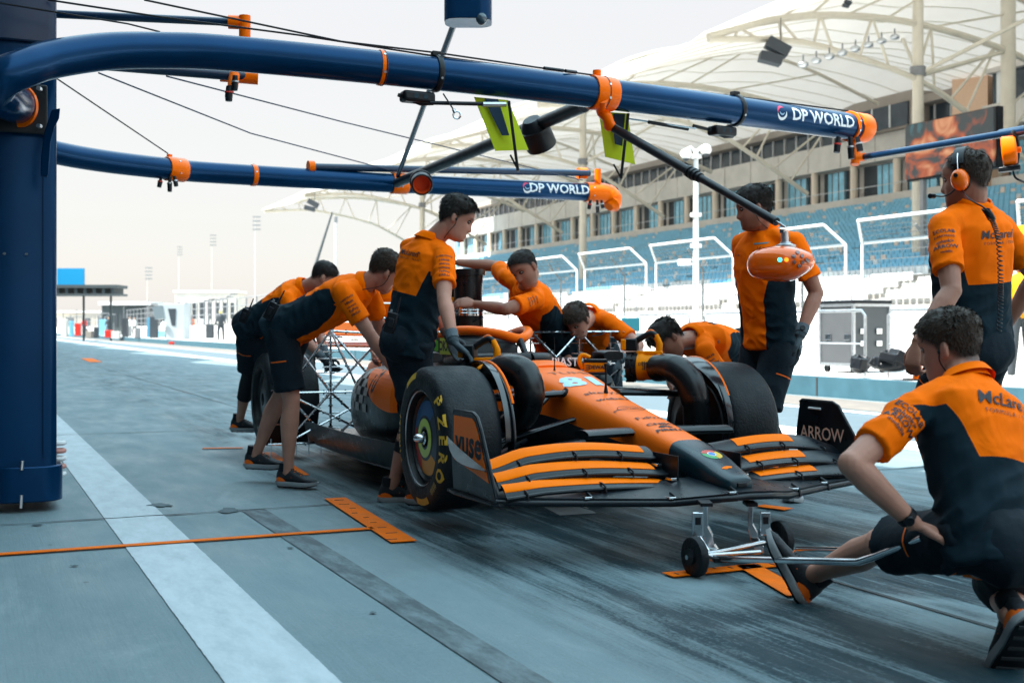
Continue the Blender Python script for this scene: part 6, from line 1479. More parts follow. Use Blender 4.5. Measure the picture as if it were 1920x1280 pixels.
def person(label, pel, nk, hd, face, front, sh=None, L_el=None, R_el=None, L_wr=None, R_wr=None, L_an=None, R_an=None, knee=None, L_kn=None, R_kn=None, L_toe=None, R_toe=None, toe_up=None,
           skin=SK1, hair=M_hair, hstyle=(.055, .0, -.055, .014), gloves='', leggings=False, S=1., group=None, curl=(.6, .6), hand_dir=None, palm=None, seed=1, vox=.0062, headup=None, watch='', collar=True, logo=True, hipw=.085, beard=0, shoulders=None, sleeve=.62, legs=True, shoes=True, hem=-.09, kw_knee=None):
    pel = Vector(pel); nk = Vector(nk); hd = Vector(hd); front = Vector(front)
    sp = (nk-pel); SPL = sp.length; su = sp.normalized(); front = (front-su*front.dot(su)).normalized(); lat = front.cross(su)*-1   # left = up x front
    lat = su.cross(front)
    root = thing('person', label, 'person', (pel.x, pel.y, 0), group or 'team crew in orange and navy shirts')
    k = S
    shL = nk-su*.070*k+lat*.178*k; shR = nk-su*.070*k-lat*.178*k
    if shoulders: shL = Vector(shoulders[0]) if shoulders[0] is not None else shL; shR = Vector(shoulders[1]) if shoulders[1] is not None else shR
    hipL = pel+lat*hipw*k; hipR = pel-lat*hipw*k
    UA, FA, TH, SH = .30*k, .265*k, .45*k, .44*k
    eL, wL = ik(shL, L_wr, UA, FA, L_el if L_el is not None else -front); eR, wR = ik(shR, R_wr, UA, FA, R_el if R_el is not None else -front)
    kf = knee if knee is not None else front
    kpos = kw_knee or {}
    kL, aL = ik(hipL, L_an, TH, SH, L_kn if L_kn is not None else kf); kR, aR = ik(hipR, R_an, TH, SH, R_kn if R_kn is not None else kf)
    if 'R' in kpos: kR = Vector(kpos['R']); aR = Vector(R_an)
    if 'L' in kpos: kL = Vector(kpos['L']); aL = Vector(L_an)
    ff = Vector(face).normalized(); hu = Vector(headup) if headup is not None else (UP*1.0+su*.3)
    F_ = ff; U_ = (hu-F_*hu.dot(F_)).normalized(); Lh = U_.cross(F_)
    hc = hd
    # ---- body
    b = MB()
    add_head(b, hc, Lh, F_, U_, k)
    b.cap(nk-su*.03, hc-U_*.05*k-F_*.025*k, .062*k, .054*k, 14)
    b.cap(hc-U_*.045*k-F_*.03*k, hc-U_*.02*k-F_*.02*k, .05*k, .055*k, 14)
    def ring3(c, w_, d_): return [c+lat*math.cos(q)*w_*k+front*math.sin(q)*d_*k for q in [2*math.pi*j/24 for j in range(24)]]
    b.loft([ring3(pel-su*.10*k, .10, .08), ring3(pel, .15, .10), ring3(pel+sp*.30, .135, .09), ring3(pel+sp*.65, .16, .105), ring3(pel+sp*.9, .16, .085), ring3(nk, .07, .06)])
    b.cap(nk-su*.04*k+lat*.03*k, shL, .05*k, .052*k); b.cap(nk-su*.04*k-lat*.03*k, shR, .05*k, .052*k)
    hands = []
    for side, sh_, el, wr, gl in (('L', shL, eL, wL, 'L' in gloves), ('R', shR, eR, wR, 'R' in gloves)):
        b.tube([sh_, sh_.lerp(el, .3), sh_.lerp(el, .7), el], [.05*k, .051*k, .045*k, .039*k], 14)
        b.ell(el, Vector((.041*k, 0, 0)), Vector((0, .041*k, 0)), Vector((0, 0, .041*k)), 12, 8)
        ax_ = (wr-el).normalized()
        b.tube([el, el.lerp(wr, .25), el.lerp(wr, .6), el.lerp(wr, .9), wr+ax_*.01], [.039*k, .043*k, .035*k, .027*k, .025*k], 14)
        hd_ = (hand_dir or {}).get(side); hd_ = Vector(hd_) if hd_ is not None else ax_; pm = (palm or {}).get(side); pm = Vector(pm) if pm is not None else (lat*(-1 if side == 'L' else 1))
        cu = curl[0 if side == 'L' else 1]; sgn = 1 if side == 'R' else -1
        tgt = MB() if gl else b
        add_hand(tgt, wr+ax_*.008, hd_, pm, sgn, cu, k*(1.06 if gl else 1))
        if gl: tgt.tube([wr-ax_*.055*k, wr-ax_*.02*k, wr+ax_*.012*k], [.033*k, .031*k, .030*k], 14); hands.append((side, tgt, wr, ax_))
    if legs:
        for hp_, kn, an in ((hipL, kL, aL), (hipR, kR, aR)):
            b.tube([hp_, hp_.lerp(kn, .4), hp_.lerp(kn, .85), kn], [.085*k, .078*k, .058*k, .054*k], 16)
            b.ell(kn, Vector((.055*k, 0, 0)), Vector((0, .055*k, 0)), Vector((0, 0, .058*k)), 12, 8)
            ca = (an-kn).normalized(); bk = (hp_-kn).normalized()+ca; bk = bk.normalized() if bk.length > .05 else -front
            c2 = lambda f, o: kn.lerp(an, f)+(-front*.0+bk*0)-(front*o)
            b.tube([kn, c2(.15, .004), c2(.32, .012), c2(.55, .008), c2(.85, 0), an], [.052*k, .053*k, .058*k, .048*k, .034*k, .036*k], 16)
            b.ell(an, Vector((.038*k, 0, 0)), Vector((0, .038*k, 0)), Vector((0, 0, .038*k)), 10, 7)
            b.cap(an, an+ca*.03*k, .035*k, .033*k)
    me = remesh(b, vox*k, 2, .5)
    # tint: lips, brows, stubble
    n_ = len(me.vertices); co = np.empty(n_*3); me.vertices.foreach_get('co', co); co = co.reshape(-1, 3)-np.array(hc)
    X = co @ np.array(Lh)/k; Y_ = co @ np.array(F_)/k; Z = co @ np.array(U_)/k
    T = np.ones((n_, 4)); ishead = (np.abs(X) < .1) & (np.abs(Z) < .13) & (Y_ > 0)
    g = lambda v, m_, s_: np.exp(-((v-m_)/s_)**2)
    lips = ishead*g(Z, -.066, .009)*g(X, 0, .02); brow = ishead*(g(Z, .034, .006)*(g(np.abs(X), .032, .017)))
    sock = ishead*g(Z, .012, .010)*g(np.abs(X), .032, .014)
    T[:, 0] *= 1-.05*lips-.75*brow-.25*sock; T[:, 1] *= 1-.4*lips-.75*brow-.4*sock; T[:, 2] *= 1-.3*lips-.75*brow-.4*sock
    if beard:
        st_ = ishead*(1/(1+np.exp((Z+.045)/.008)))*beard*(1-lips); 
        for q in range(3): T[:, q] *= 1-st_*(.5+.08*q)
    aa = np.arctan2(np.abs(X), Y_); fz, ez, nz_, th_ = hstyle
    ln_ = np.interp(aa, [0, .5, .95, 1.25, 1.5, 1.75, 2.1, 2.6, 3.15], [fz, fz-.004, fz-.025, ez+.02, ez-.015, ez-.01, nz_+.028, nz_, nz_-.004])
    fd = np.clip((Z-ln_+.016)/.022, 0, 1)*((np.abs(X) < .1) & (np.abs(Y_) < .12) & (Z < .13) & (Z > -.09)); fd *= np.clip(1.2-(np.abs(X) > .0765)*1.0, 0, 1)
    for q in range(3): T[:, q] *= 1-.80*np.clip(fd, 0, 1)
    ca = me.color_attributes.new('tint', 'FLOAT_COLOR', 'POINT'); ca.data.foreach_set('color', T.ravel())
    body = finish(me, 'body', skin, root)
    for sg in (-1, 1):
        e = hc+(Lh*sg*.032+F_*(.0755)+U_*.012)*k; MB().ell(e, Lh*.0105*k, F_*.008*k, U_*.0042*k, 12, 8).build('eye', M_eye, root); MB().ell(e+F_*.0045*k-U_*.0008*k, Lh*.0055*k, F_*.004*k, U_*.0040*k, 10, 6).build('iris', M_iris, root)
    hair_mesh(hc, Lh, F_, U_, k, hstyle, seed*1.7, 'hair', hair, root)
    for side, tgt, wr, ax_ in hands:
        mg = remesh(tgt, .0055, 2, .5); finish(mg, 'glove', M_glove, root); MB().tube([wr-ax_*.062*k, wr-ax_*.03*k, wr-ax_*.015*k], [.0345*k, .034*k, .0335*k], 18).build('glove_cuff', M_cuff, root)
    # ---- shirt
    s_ = MB(); th_ = .018
    def rg(f, w_, d_, fo=0.): c = pel+sp*f+front*fo; return [c+lat*math.copysign(abs(math.cos(q))**.85, math.cos(q))*w_*k+front*math.copysign(abs(math.sin(q))**.9, math.sin(q))*d_*k for q in [2*math.pi*j/32 for j in range(32)]]
    s_.loft([rg(hem/SPL, .185, .130, .005), rg(0, .182, .130, .005), rg(.22, .172, .122, .008), rg(.45, .180, .126, .008), rg(.68, .195, .132, .006), rg(.85, .190, .118), rg(.95, .120, .090), rg(1.02, .068, .068)])
    s_.cap(nk-su*.050*k+lat*.05*k, shL, .070*k, .058*k, 16); s_.cap(nk-su*.050*k-lat*.05*k, shR, .070*k, .058*k, 16)
    for sh_, el, wr in ((shL, eL, wL), (shR, eR, wR)):
        P_ = [sh_, sh_.lerp(el, .3), sh_.lerp(el, sleeve), sh_.lerp(el, sleeve+.07)]
        s_.tube(P_, [.061*k, .062*k, .064*k, .065*k], 20); s_.ell(sh_, Vector((.061*k, 0, 0)), Vector((0, .061*k, 0)), Vector((0, 0, .061*k)), 16, 10)
    ms = remesh(s_, .0080, 2, .5)
    n_ = len(ms.vertices); co = np.empty(n_*3); ms.vertices.foreach_get('co', co); co = co.reshape(-1, 3); no = np.empty(n_*3); ms.vertices.foreach_get('normal', no); no = no.reshape(-1, 3)
    rel = co-np.array(pel); la = rel @ np.array(lat)/k; fr = rel @ np.array(front)/k; z_ = rel @ np.array(su)/k
    sl = np.zeros(n_)
    for sh_, el, sg in ((shL, eL, 1), (shR, eR, -1)):
        a_ = np.array(el-sh_); L2 = (a_ @ a_); t = ((co-np.array(sh_)) @ a_)/L2; dd = np.linalg.norm(co-np.array(sh_)-np.outer(np.clip(t, 0, 1), a_), axis=1)
        sl = np.maximum(sl, ((t > .12) & (dd < .084*k) & ((la*sg > .15) | (t > .32))).astype(float))
    # folds: ridged noise stretched along sag lines, stronger near the waist and armpits
    off = np.empty(n_)
    for i in range(n_):
        p = Vector((la[i]*9, fr[i]*9, z_[i]*16+la[i]*5+fr[i]*6))
        q = 1-abs(noise.noise(p+Vector((seed*3.3, 0, 0))))*2; q2 = noise.noise(Vector((la[i]*20, fr[i]*20, z_[i]*9+seed)))
        wst = .35+.9*math.exp(-((z_[i]-.04)/.13)**2)+.5*math.exp(-((z_[i]-.36)/.06)**2)*(abs(la[i]) > .1)
        off[i] = (q-.5)*.0125*wst+q2*.0042
    co = co+no*off[:, None]; ms.vertices.foreach_set('co', co.ravel())
    at1 = ms.attributes.new('rest', 'FLOAT_VECTOR', 'POINT'); at1.data.foreach_set('vector', np.stack([la, fr, z_*.52/(SPL/k)], 1).ravel())
    at2 = ms.attributes.new('sleeve', 'FLOAT', 'POINT'); at2.data.foreach_set('value', sl)
    shirt = finish(ms, 'shirt', M_shirt, root)
    if collar:
        hn = (hc-U_*.09*k-F_*.02*k); ca_ = (hn-nk).normalized(); ca_ = (ca_+su).normalized(); lx = lat; fx = (front-ca_*front.dot(ca_)).normalized()
        R_ = []
        for h_, w_, d_ in ((-.035, .082, .084), (.0, .070, .074), (.022, .066, .070), (.024, .071, .075), (.006, .080, .084), (-.022, .094, .096)):
            R_.append([nk+ca_*(h_+.016-.030*max(0, math.sin(q))*(1 if h_ > 0 else .5))*k+lx*math.cos(q)*w_*k+fx*math.sin(q)*d_*k for q in [2*math.pi*j/32 for j in range(32)]])
        MB().loft(R_, caps=False).build('collar', M_collar, root, smooth=180)
    # ---- shorts
    t_ = MB(); t_.loft([rg(-.02/SPL-.13, .150, .115, 0), rg(-.05, .176, .128, 0), rg(.12, .160, .118, .003)])
    t_.ell(pel-su*.03*k-front*.035*k, lat*.165*k, front*.115*k, su*.12*k, 20, 12)
    for hp_, kn in ((hipL, kL), (hipR, kR)):
        e_ = hp_.lerp(kn, .86); t_.tube([hp_, hp_.lerp(kn, .35), hp_.lerp(kn, .7), e_], [.102*k, .100*k, .094*k, .096*k], 22)
    mt = remesh(t_, .010, 3, .5); n_ = len(mt.vertices); co = np.empty(n_*3); mt.vertices.foreach_get('co', co); co = co.reshape(-1, 3); no = np.empty(n_*3); mt.vertices.foreach_get('normal', no); no = no.reshape(-1, 3)
    off = np.array([(.5-abs(noise.noise(Vector((c_[0]*8+seed, c_[1]*8, c_[2]*6)))*1.6))*.012 for c_ in co]); mt.vertices.foreach_set('co', (co+no*off[:, None]).ravel())
    shorts = finish(mt, 'shorts', M_short, root)
    for hp_, kn, sg in ((hipL, kL, 1), (hipR, kR, -1)):
        a_ = hp_.lerp(kn, .45); dk = (kn-hp_).normalized(); ov = (lat*sg-dk*(lat*sg).dot(dk)).normalized(); fv = ov.cross(dk)
        bvS = bvh_of(shorts) if sg == 1 else bvS
        V = [(x*.011, (y-.5)*.007) for x in range(-5, 6) for y in (0, 1)]; F = [(2*i, 2*i+2, 2*i+3, 2*i+1) for i in range(10)]
        decal(V, F, 'orange_piping', M_shoeo, shorts, a_+ov*.10*k, fv, dk, bvS, .0035, cast=-ov)
    if leggings:
        for kn, an, hp_ in ((kL, aL, hipL), (kR, aR, hipR)):
            c2 = kn.lerp(an, .52)-front*.006
            MB().tube([kn.lerp(hp_, .25), kn, kn.lerp(an, .2)-front*.006, c2], [.072*k, .066*k, .064*k, .057*k], 20).build('legging', M_legging, root, smooth=80)
    if shoes and legs:
        tu = toe_up or {}
        for sd, an, to in (('L', aL, L_toe), ('R', aR, R_toe)):
            shoe(root, an, Vector(to) if to is not None else Vector((front.x, front.y, 0)), Vector(tu[sd]) if sd in tu else UP, s=k*1.02)
    for ch in watch:
        wr, el = (wL, eL) if ch == 'L' else (wR, eR); ax_ = (wr-el).normalized(); c_ = wr-ax_*.03*k
        MB().lathe(c_-ax_*.011, ax_, [(0, .027*k), (0, .0315*k), (.022, .0315*k), (.022, .027*k)], 20).build('watch_strap', M_black, root, smooth=40)
        o_ = (Vector((0, EYE*0, 0))-Vector((c_.x, c_.y, 0))).normalized(); o_ = (o_-ax_*o_.dot(ax_)).normalized(); MB().lathe(c_+o_*.030*k, o_, [(0, .015), (.007, .016), (.010, .014), (.010, .001)], 18).build('watch_face', M_black, root, smooth=35)
    root['_'] = 0; del root['_']
    return dict(root=root, shirt=shirt, shorts=shorts, body=body, lat=lat, front=front, su=su, nk=nk, pel=pel, shL=shL, shR=shR, eL=eL, eR=eR, wL=wL, wR=wR, hc=hc, Lh=Lh, F=F_, U=U_, aL=aL, aR=aR, kL=kL, kR=kR, hipL=hipL, hipR=hipR, bv=bvh_of(shirt), k=k)
def backlogo(P, size=.062, drop=.125, dx=0.):
    c = P['nk']-P['su']*drop*P['k']-P['front']*.14+P['lat']*dx; rt = -P['lat'] * -1
    # seen from behind: right = person's right
    right = -P['lat']; up = P['su']
    text('McLaren', size, M_ink, P['shirt'], c, right, up, P['bv'], .0035, bold=.012, wide=1.2, shear=.2, cast=P['front'], sub=.03)
    text('FORMULA 1 TEAM', size*.36, M_ink, P['shirt'], c-up*size*.72+right*size*.3, right, up, P['bv'], .0035, wide=1.15, cast=P['front'], spacing=1.3, sub=.03)
    V = [(0, 0), (.35, .12), (.62, .10), (.78, -.22), (.60, -.06), (.30, .02)]; V = [(a*size*.8+size*1.75, b*size+size*.25) for a, b in V]
    decal(V, [(0, 1, 2, 4, 5), (2, 3, 4)], 'tick_mark', M_ink, P['shirt'], c, right, up, P['bv'], .004, cast=P['front'])
def sleevelogos(P, side, lines, size=.019, view=None):
    sh, el = (P['shL'], P['eL']) if side == 'L' else (P['shR'], P['eR']); ax_ = (el-sh).normalized(); m = sh.lerp(el, .3)
    to = Vector((0, 0, EYE))-m; to = (to-ax_*to.dot(ax_)).normalized(); right = (-ax_).cross(to)
    for i, (ln, s_) in enumerate(lines):
        text(ln, size*s_, M_ink, P['shirt'], m+to*.12+ax_*(-.035+.026*i), right, -ax_, P['bv'], .0035, bold=.02, cast=-to, sub=.02)
def radio(label, c, d, size=1., nrm=(0, -1, 0)):
    t = thing('radio', label, 'radio', c, 'two way radios clipped at the waist'); d = Vector(d).normalized(); x, y, z = frame(d, Vector(nrm))
    MB().boxf(c, (.058*size, .036*size, .115*size), x, y, d).build('case', M_black, t, bevel=.006); MB().tube([c+d*.055*size-x*.018*size, c+d*.15*size-x*.018*size], [.007, .004], 8).build('aerial', M_black, t)
    MB().cyl(c+d*.056*size+x*.014*size, c+d*.072*size+x*.014*size, .007, n=10).build('knob', M_grey, t); MB().boxf(c-y*.019*size+d*.0, (.03, .003, .012), x, y, d).build('label_plate', M_inkw, t, smooth=0)
    MB().boxf(c+y*.026*size, (.03, .016, .05), x, y, d).build('clip', M_black, t, bevel=.003)
def wire_ear(P, sg, m=M_black):
    hc, L_, F_, U_ = P['hc'], P['Lh'], P['F'], P['U']; a = hc+L_*sg*.082+F_*.008-U_*.006
    MB().tube(catmull([a, a-U_*.03+F_*.006, a-U_*.08-F_*.008, P['nk']+P['lat']*sg*.085+P['front']*.03+P['su']*.01], 6), .0022, 6).build('ear_wire', m, P['root']); MB().ell(a, L_*.006, F_*.007, U_*.008, 8, 6).build('ear_piece', m, P['root'])

def foot(px, py, k=1.): p = at(px, py, EYE*FPX/(py-HZ)); p.z = .0885; return p
# --- standing man by the near front tyre
P3 = person('young man standing with a grey gloved hand on the near front tyre', at(764, 634, 6.80), at(806, 449, 6.78), at(855, 410, 6.72), (.84, .02, -.40), (.80, .60, 0),
    R_wr=at(850, 640, 6.34), R_el=(-.6, -.4, -.1), L_wr=at(850, 650, 7.05), L_el=(-.5, .8, -.2), L_an=foot(788, 957), R_an=foot(735, 940), skin=SK1, hair=M_hair, hstyle=(.068, .005, -.05, .020), gloves='LR', leggings=True,
    hand_dir={'R': (.75, -.15, -.6)}, palm={'R': (0, -.1, -1)}, curl=(.5, .35), S=1.0, seed=1, headup=(.35, 0, 1), L_toe=(.95, -.15, 0), R_toe=(.85, .1, 0))
backlogo(P3, .044, .10, 0.)
sleevelogos(P3, 'R', (('DARKTRACE', .8), ('Hilton', 1.15), ('alteryx', 1.1), ('vmware', 1), ('FxPro', 1.3), ('PIRELLI', 1)))
radio('black radio at the hip of the man standing by the front tyre', at(733, 605, 6.55), (.25, 0, 1))
wire_ear(P3, -1)
# --- bending man in front, over the side of the car
P2 = person('man bending far forward in front of the rake, bare calves and black orange trainers', at(540, 612, 7.55), at(685, 535, 7.35), at(720, 508, 7.33), (.72, .50, -.48), (.50, -.12, -.86),
    R_wr=at(742, 700, 7.25), R_el=(.2, -.3, -.3), L_wr=at(735, 690, 7.9), L_el=(0, .5, -.3), R_an=foot(540, 914), L_an=foot(472, 902), knee=(.8, -.1, .1), L_kn=(.9, 0, .2), hair=M_hair2, hstyle=(.062, .01, -.045, .015), seed=2,
    headup=(.4, -.1, .9), L_toe=(.9, -.25, 0), R_toe=(.88, -.35, 0), S=1.02)
sleevelogos(P2, 'R', (('DARKTRACE', .8), ('Hilton', 1.15), ('vmware', 1), ('FxPro', 1.3), ('PIRELLI', 1)))
radio('black radio standing up from the back of the nearer bending man', at(508, 583, 7.35), (.45, 0, .9))
wire_ear(P2, -1)
# --- farthest bending man on the left
P1 = person('man bending behind the other at far left, black knee length leggings', at(476, 607, 9.55), at(570, 540, 9.35), at(606, 520, 9.25), (.80, .25, -.50), (.55, .10, -.8),
    R_wr=at(606, 672, 9.1), R_el=(0, -.3, -.3), L_wr=at(612, 672, 9.4), L_el=(0, .4, -.3), R_an=foot(446, 840), L_an=foot(508, 856), knee=(.8, .1, .1), gloves='LR', leggings=True, hair=M_hair, hstyle=(.06, .005, -.045, .008), seed=3, vox=.008,
    headup=(.5, 0, .9), L_toe=(.95, -.2, 0), R_toe=(.95, -.2, 0), S=1.02)
backlogo(P1, .05, .11)
radio('black radio on the hip of the farthest bending man', at(458, 592, 9.25), (.35, 0, .9))
# --- man leaning across to the air intake
P4 = person('dark haired man leaning across the car with both arms at the black intake duct', at(1046, 648, 8.35), at(985, 535, 7.95), at(984, 505, 7.78), (-.50, -.66, -.52), (-.82, -.45, -.35),
    shoulders=(at(1005, 562, 7.78), at(950, 521, 8.12)), R_wr=at(860, 492, 8.35), R_el=(0, 1, .3), L_wr=at(893, 570, 7.75), L_el=(.1, -1, -.25), L_an=foot(1040, 888), R_an=foot(1078, 878), skin=SK2, hair=M_hair, hstyle=(.074, .012, -.045, .009), seed=4, beard=.35,
    hand_dir={'R': (-1, .2, .05), 'L': (-1, -.05, .1)}, palm={'R': (0, -.2, -1), 'L': (0, .6, -.5)}, headup=(-.25, .1, 1), S=1.0, watch='')
sleevelogos(P4, 'L', (('alteryx', 1), ('vmware', 1), ('FxPro', 1.1), ('PIRELLI', 1)))
# --- crouching man on the far side
P5 = person('fair haired man stooping behind the nose with one gloved hand hanging', at(1118, 664, 8.95), at(1102, 592, 8.45), at(1082, 602, 8.12), (-.42, -.62, -.66), (-.30, -.80, -.45),
    shoulders=(at(1140, 602, 8.35), at(1070, 600, 8.6)), L_wr=at(1160, 676, 8.0), L_el=(.8, .3, 0), R_wr=at(1065, 690, 8.1), R_el=(-.6, 0, 0), L_an=foot(1140, 866), R_an=foot(1085, 862), hair=M_hair2, hstyle=(.052, .0, -.05, .016), gloves='L', seed=5, vox=.0075,
    hand_dir={'L': (.05, -.1, -1)}, curl=(.35, .5), headup=(-.4, -.5, .8), S=1.0, knee=(0, -1, .2))
t = thing('tool', 'flat grey blade held low in the gloved hand of the stooping man', 'tool', at(1142, 705, 7.9)); MB().boxf(at(1144, 706, 7.92), (.16, .035, .008), Vector((.62, -.1, .55)), Vector((0, 1, 0)), Vector((-.55, 0, .62))).build('blade', M_grey, t, bevel=.002); MB().boxf(at(1160, 694, 7.95), (.04, .03, .014), Vector((.62, -.1, .55)), Vector((0, 1, 0)), Vector((-.55, 0, .62))).build('handle', M_black, t, bevel=.003)
# --- crouching man behind the far wheel
P6 = person('curly dark haired man bent low behind the far front wheel', at(1392, 655, 8.05), at(1298, 634, 7.55), at(1254, 637, 7.42), (-.62, -.30, -.72), (-.35, -.35, -.85),
    shoulders=(at(1322, 657, 7.42), None), L_wr=at(1300, 745, 7.25), L_el=(.6, 0, -.4), R_wr=at(1270, 740, 7.6), R_el=(0, .4, -.4), L_an=foot(1420, 893), R_an=foot(1440, 885), skin=SK2, hair=M_hair, hstyle=(.045, .005, -.045, .024), seed=6, beard=.6,
    headup=(-.75, 0, .6), S=1.0, knee=(-1, -.2, 0), vox=.0065)
backlogo(P6, .05, .10); sleevelogos(P6, 'L', (('ECOLAB', 1), ('splunk', 1), ('ARROW', 1.1), ('medallia', .9)))
# --- standing man in gloves on the right
P7 = person('tall gloved man standing right of the far wheel behind the orange pod', at(1446, 640, 7.10), at(1428, 432, 7.05), at(1415, 391, 6.98), (-.93, .06, -.22), (-.86, -.50, 0),
    shoulders=(at(1490, 455, 6.86), None), L_wr=at(1500, 628, 6.78), L_el=(.8, .35, 0), R_wr=at(1440, 628, 7.35), R_el=(-.2, .8, 0), L_an=foot(1490, 934), R_an=foot(1442, 922), skin=SK2, hair=M_hair, hstyle=(.062, .005, -.05, .017), gloves='L', leggings=True, seed=7, beard=.75,
    S=1.05, hem=-.03, curl=(.35, .5), L_toe=(-.3, -.95, 0), R_toe=(-.5, -.8, 0), watch='L', headup=(-.1, 0, 1), hand_dir={'L': (-.05, -.05, -1)}, palm={'L': (-.9, .2, 0)})
sleevelogos(P7, 'L', (('ECOLAB', 1), ('splunk', 1), ('ARROW', 1.1)))
P = P7; text('KOMORI', .02, M_inkw, P['root'], P['wL']+Vector((.0, -.045, -.065)), (1, 0, 0), UP, None, 0, bold=.02)
wire_ear(P7, 1)
# placket and small chest marks
def chest(P, txts):
    for tx, sz, dl, dz in txts: text(tx, sz, M_ink, P['shirt'], P['nk']+P['front']*.15+P['lat']*dl-P['su']*dz, P['lat'], P['su'], P['bv'], .0035, cast=-P['front'], sub=.03)
chest(P7, (('14', .03, .09, .10), ('alteryx', .018, .09, .16), ('Google', .02, -.09, .13)))
for P in (P7, P4, P5, P6):
    V = [(x*.02, y*.008) for x in range(-2, 3) for y in (0, 1)]; F = [(2*i, 2*i+2, 2*i+3, 2*i+1) for i in range(4)]
    decal(V, F, 'teal_patch', mat('teal_patch', (.10, .25, .28), .7), P['shirt'], P['nk']+P['front']*.15+P['lat']*.09-P['su']*.075, P['lat'], P['su'], P['bv'], .0035, cast=-P['front'])
# --- man with headset, seen from behind at right
P8 = person('bearded man in an orange ear defender headset seen from behind at the right', at(1826, 640, 5.40), at(1822, 385, 5.35), at(1812, 338, 5.33), (-.78, .58, -.10), (-.45, .88, 0),
    shoulders=(at(1768, 425, 5.22), at(1872, 425, 5.55)), L_wr=at(1722, 640, 5.0), L_el=(.2, -.2, -.3), R_wr=at(1884, 615, 5.72), R_el=(.6, 0, 0), L_an=foot(1795, 1025), R_an=foot(1862, 1010), skin=SK2, hair=M_hair2, hstyle=(.085, .01, -.045, .007), seed=8, beard=.8, S=1.06,
    curl=(.9, .6), watch='L', hand_dir={'L': (-.25, -.1, -1)}, palm={'L': (.75, .45, -.2)}, vox=.0055)
backlogo(P8, .052, .125, -.02); sleevelogos(P8, 'L', (('ECOLAB', 1.15), ('DARKTRACE', .7), ('splunk>', 1.1), ('ARROW', 1.3), ('medallia', .7)), .021)
hs = thing('headset', 'orange ear defender headset with boom microphone worn by the bearded man', 'headset', P8['hc'])
hc, L_, F_, U_ = P8['hc'], P8['Lh'], P8['F'], P8['U']
for sg in (-1, 1):
    c = hc+L_*sg*.088+U_*-.006; MB().loft([[c+L_*sg*d_+F_*(r_*.86*math.cos(q))+U_*(r_*1.12*math.sin(q)) for q in [2*math.pi*j/28 for j in range(28)]] for d_, r_ in ((-.012, .036), (-.006, .042), (.012, .044), (.030, .041), (.044, .030), (.049, .012), (.0495, .002))]).build('ear_cup', mat('headset_orange', (.95, .15, .005), .25, coat=.6), hs, smooth=180)
    MB().loft([[c+L_*sg*d_+F_*(r_*.86*math.cos(q))+U_*(r_*1.12*math.sin(q)) for q in [2*math.pi*j/28 for j in range(28)]] for d_, r_ in ((-.022, .034), (-.020, .044), (-.010, .045), (-.008, .036))]).build('ear_cushion', M_black, hs, smooth=180)
    MB().tube(catmull([c+L_*sg*.028+U_*.045, c+L_*sg*.02+U_*.085, c-L_*sg*.0+U_*.118], 5), .0028, 6).build('wire_arm', M_chrome, hs); MB().cyl(c+L_*sg*.046+U_*.018+F_*.006, c+L_*sg*.054+U_*.018+F_*.006, .009, n=14).build('button', M_black, hs)
P = [hc+L_*.104*math.sin(a)+U_*(.025+.112*math.cos(a))-F_*.0 for a in [math.radians(-72+144*i/16) for i in range(17)]]
MB().sheet([[p-F_*.024, p-F_*.008, p+F_*.008, p+F_*.024] for p in P], .012).build('headband', M_black, hs, smooth=80, bevel=.002)
c = hc+L_*.094-U_*.02; MB().tube(catmull([c+F_*.02-U_*.02, c+F_*.07-U_*.045, hc+L_*.045+F_*.135-U_*.05], 5), .0035, 6).build('microphone_boom', M_black, hs); q = hc+L_*.045+F_*.138-U_*.05; MB().cyl(q-L_*.014, q+L_*.018+F_*.01, .012, n=12).build('microphone', M_black, hs, bevel=.003)
MB().tube(catmull([c-U_*.03, at(1822, 376, 5.1), at(1843, 388, 5.08), at(1856, 400, 5.1)], 5), .0035, 6).build('cable', M_black, hs)
P = catmull([at(1848, 392, 5.10), at(1860, 412, 5.12), at(1872, 450, 5.16), at(1876, 520, 5.16), at(1876, 560, 5.17), at(1873, 620, 5.2)], 60); Pc = []
for i in range(0, len(P)):
    tt = i*.9; wd = .011 if i > 60 else .018; f = 1 if i % 1 == 0 else 1
    Pc.append(P[i]+Vector((math.cos(tt)*wd, math.sin(tt)*.008, math.sin(tt)*.004)))
MB().tube(Pc, .0028, 5).build('coiled_cable', M_black, hs, smooth=180)
# --- kneeling man in the foreground
P9 = person('kneeling man in the foreground at right holding the jack handle', at(1866, 1012, 3.62), at(1806, 716, 3.82), at(1782, 652, 3.92), (-.72, .62, -.22), (-.52, .82, -.05),
    shoulders=(at(1712, 770, 3.70), None), L_wr=at(1712, 980, 3.60), L_el=(-.9, -.4, 0), R_wr=at(1905, 1010, 4.1), R_el=(.6, 0, 0), L_an=at(1512, 1080, 4.42), R_an=at(1894, 1152, 3.54), kw_knee={'R': at(1882, 1112, 3.95)}, L_kn=(-.3, .2, 1), R_kn=(.3, 1, -.3),
    L_toe=(-.42, .25, .86), R_toe=(-.08, .55, -.80), toe_up={'L': (.88, -.25, .35), 'R': (0, .80, .55)}, skin=SK1, hair=M_hair2, hstyle=(.060, .0, -.058, .013), seed=9, vox=.005, S=1.02, watch='L', hand_dir={'L': (.85, .25, -.28)}, palm={'L': (.1, .1, -1)}, curl=(.55, .6), headup=(-.1, 0, 1), leggings=False)
backlogo(P9, .060, .10, -.015); sleevelogos(P9, 'L', (('ECOLAB', 1.2), ('splunk>', 1.2), ('ARROW', 1.3), ('medallia', .9)), .024)
wire_ear(P9, 1)
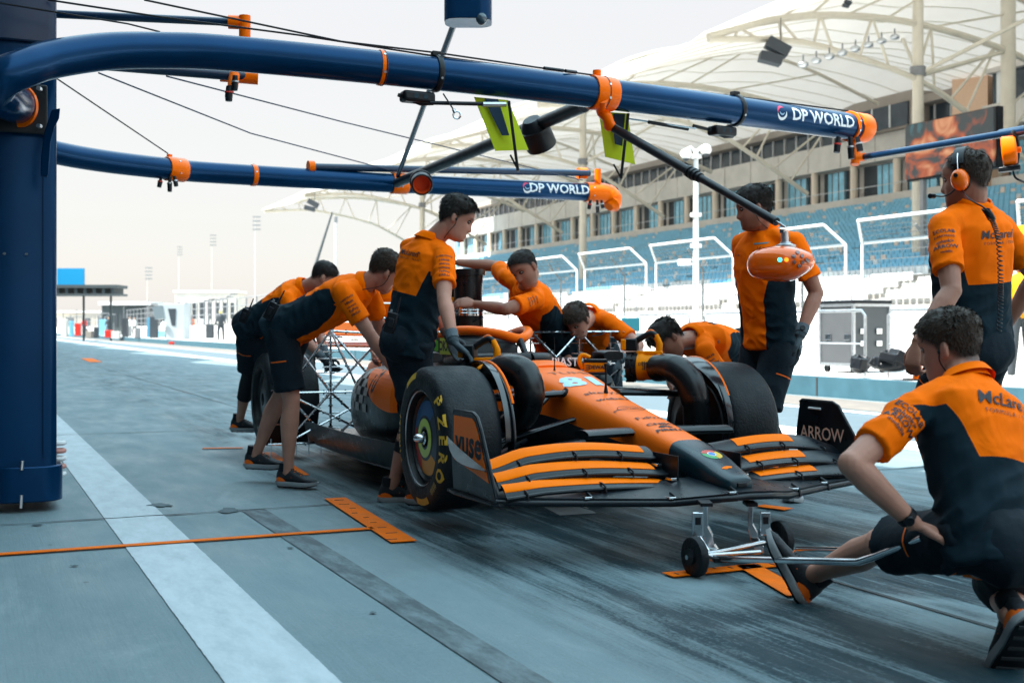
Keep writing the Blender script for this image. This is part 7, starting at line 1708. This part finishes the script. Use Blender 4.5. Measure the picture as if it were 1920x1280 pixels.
# --- man partly seen behind the two at the car side
P10 = person('mostly hidden man in orange standing beyond the rear of the car', at(742, 640, 10.0), at(722, 548, 9.8), at(716, 512, 9.7), (-.3, -.8, -.5), (-.2, -.9, -.4), L_wr=at(760, 650, 9.5), R_wr=at(700, 660, 9.5), L_an=foot(770, 833), R_an=foot(735, 831), seed=10, vox=.010, hair=M_hair)
# --- small distant figures
def far_person(px, Y, label, top, leg, head=(.4, .25, .18), h=1.75, z0=.0):
    c = at(px, 0, Y); c.z = z0; t = thing('person', label, 'person', c, 'distant people on the far pit wall'); b = MB(); k = h/1.75
    b.cap(c+UP*1.0*k, c+UP*1.38*k, .15*k, .17*k); 
    for sg in (-1, 1): b.cap(c+Vector((sg*.2*k, 0, 1.38*k)), c+Vector((sg*.27*k, -.1, .98*k)), .06*k, .045*k)
    me = remesh(b, .03, 2); finish(me, 'jacket', top, t); b = MB()
    for sg in (-1, 1): b.tube([c+Vector((sg*.09, 0, .95*k)), c+Vector((sg*.13, sg*.06, .5*k)), c+Vector((sg*.14, 0, .04))], [.10, .075, .06], 8)
    me = remesh(b, .03, 1); finish(me, 'trousers', leg, t); MB().ell(c+UP*1.64*k, (.085, 0, 0), (0, .10, 0), (0, 0, .12)).build('head', mat('far_skin_%.2f' % head[0], head, .6), t)
    return t
far_person(414, 68, 'distant marshal in dark overalls and yellow helmet on the far pit wall', M_dark, M_dark, (.7, .6, .2), z0=.27)
far_person(158, 118, 'distant person in red jacket beneath the far canopy', M_red, M_dark, z0=.27); far_person(203, 112, 'distant person in dark clothes left of the blue cabin', M_dark, M_dark, z0=.27)
far_person(243, 112, 'distant person in white shirt beside the blue cabin', M_white, M_dark, z0=.27); far_person(252, 118, 'distant person in white shirt right of the other in white', M_white, M_dark, z0=.27); far_person(360, 104, 'distant person in orange just right of the grey cabin', M_orange, M_dark, z0=.27)
far_person(1914, 17.5, 'person in yellow orange shirt under the timing stand at the right edge', mat('amber_shirt', (.9, .35, .02), .7), M_dark, (.3, .15, .1), z0=.27)
t = thing('traffic_cone', 'small orange cone shape on the platform between the two men at right', 'cone', at(1722, 690, 17)); c = at(1722, 0, 17); c.z = .265; MB().lathe(c, UP, [(0, .12), (.02, .12), (.03, .08), (.4, .02)], 16).build('cone', M_orange, t); MB().boxf(c+UP*.01, (.3, .3, .02), RV, LV, UP).build('base', M_black, t, smooth=0)
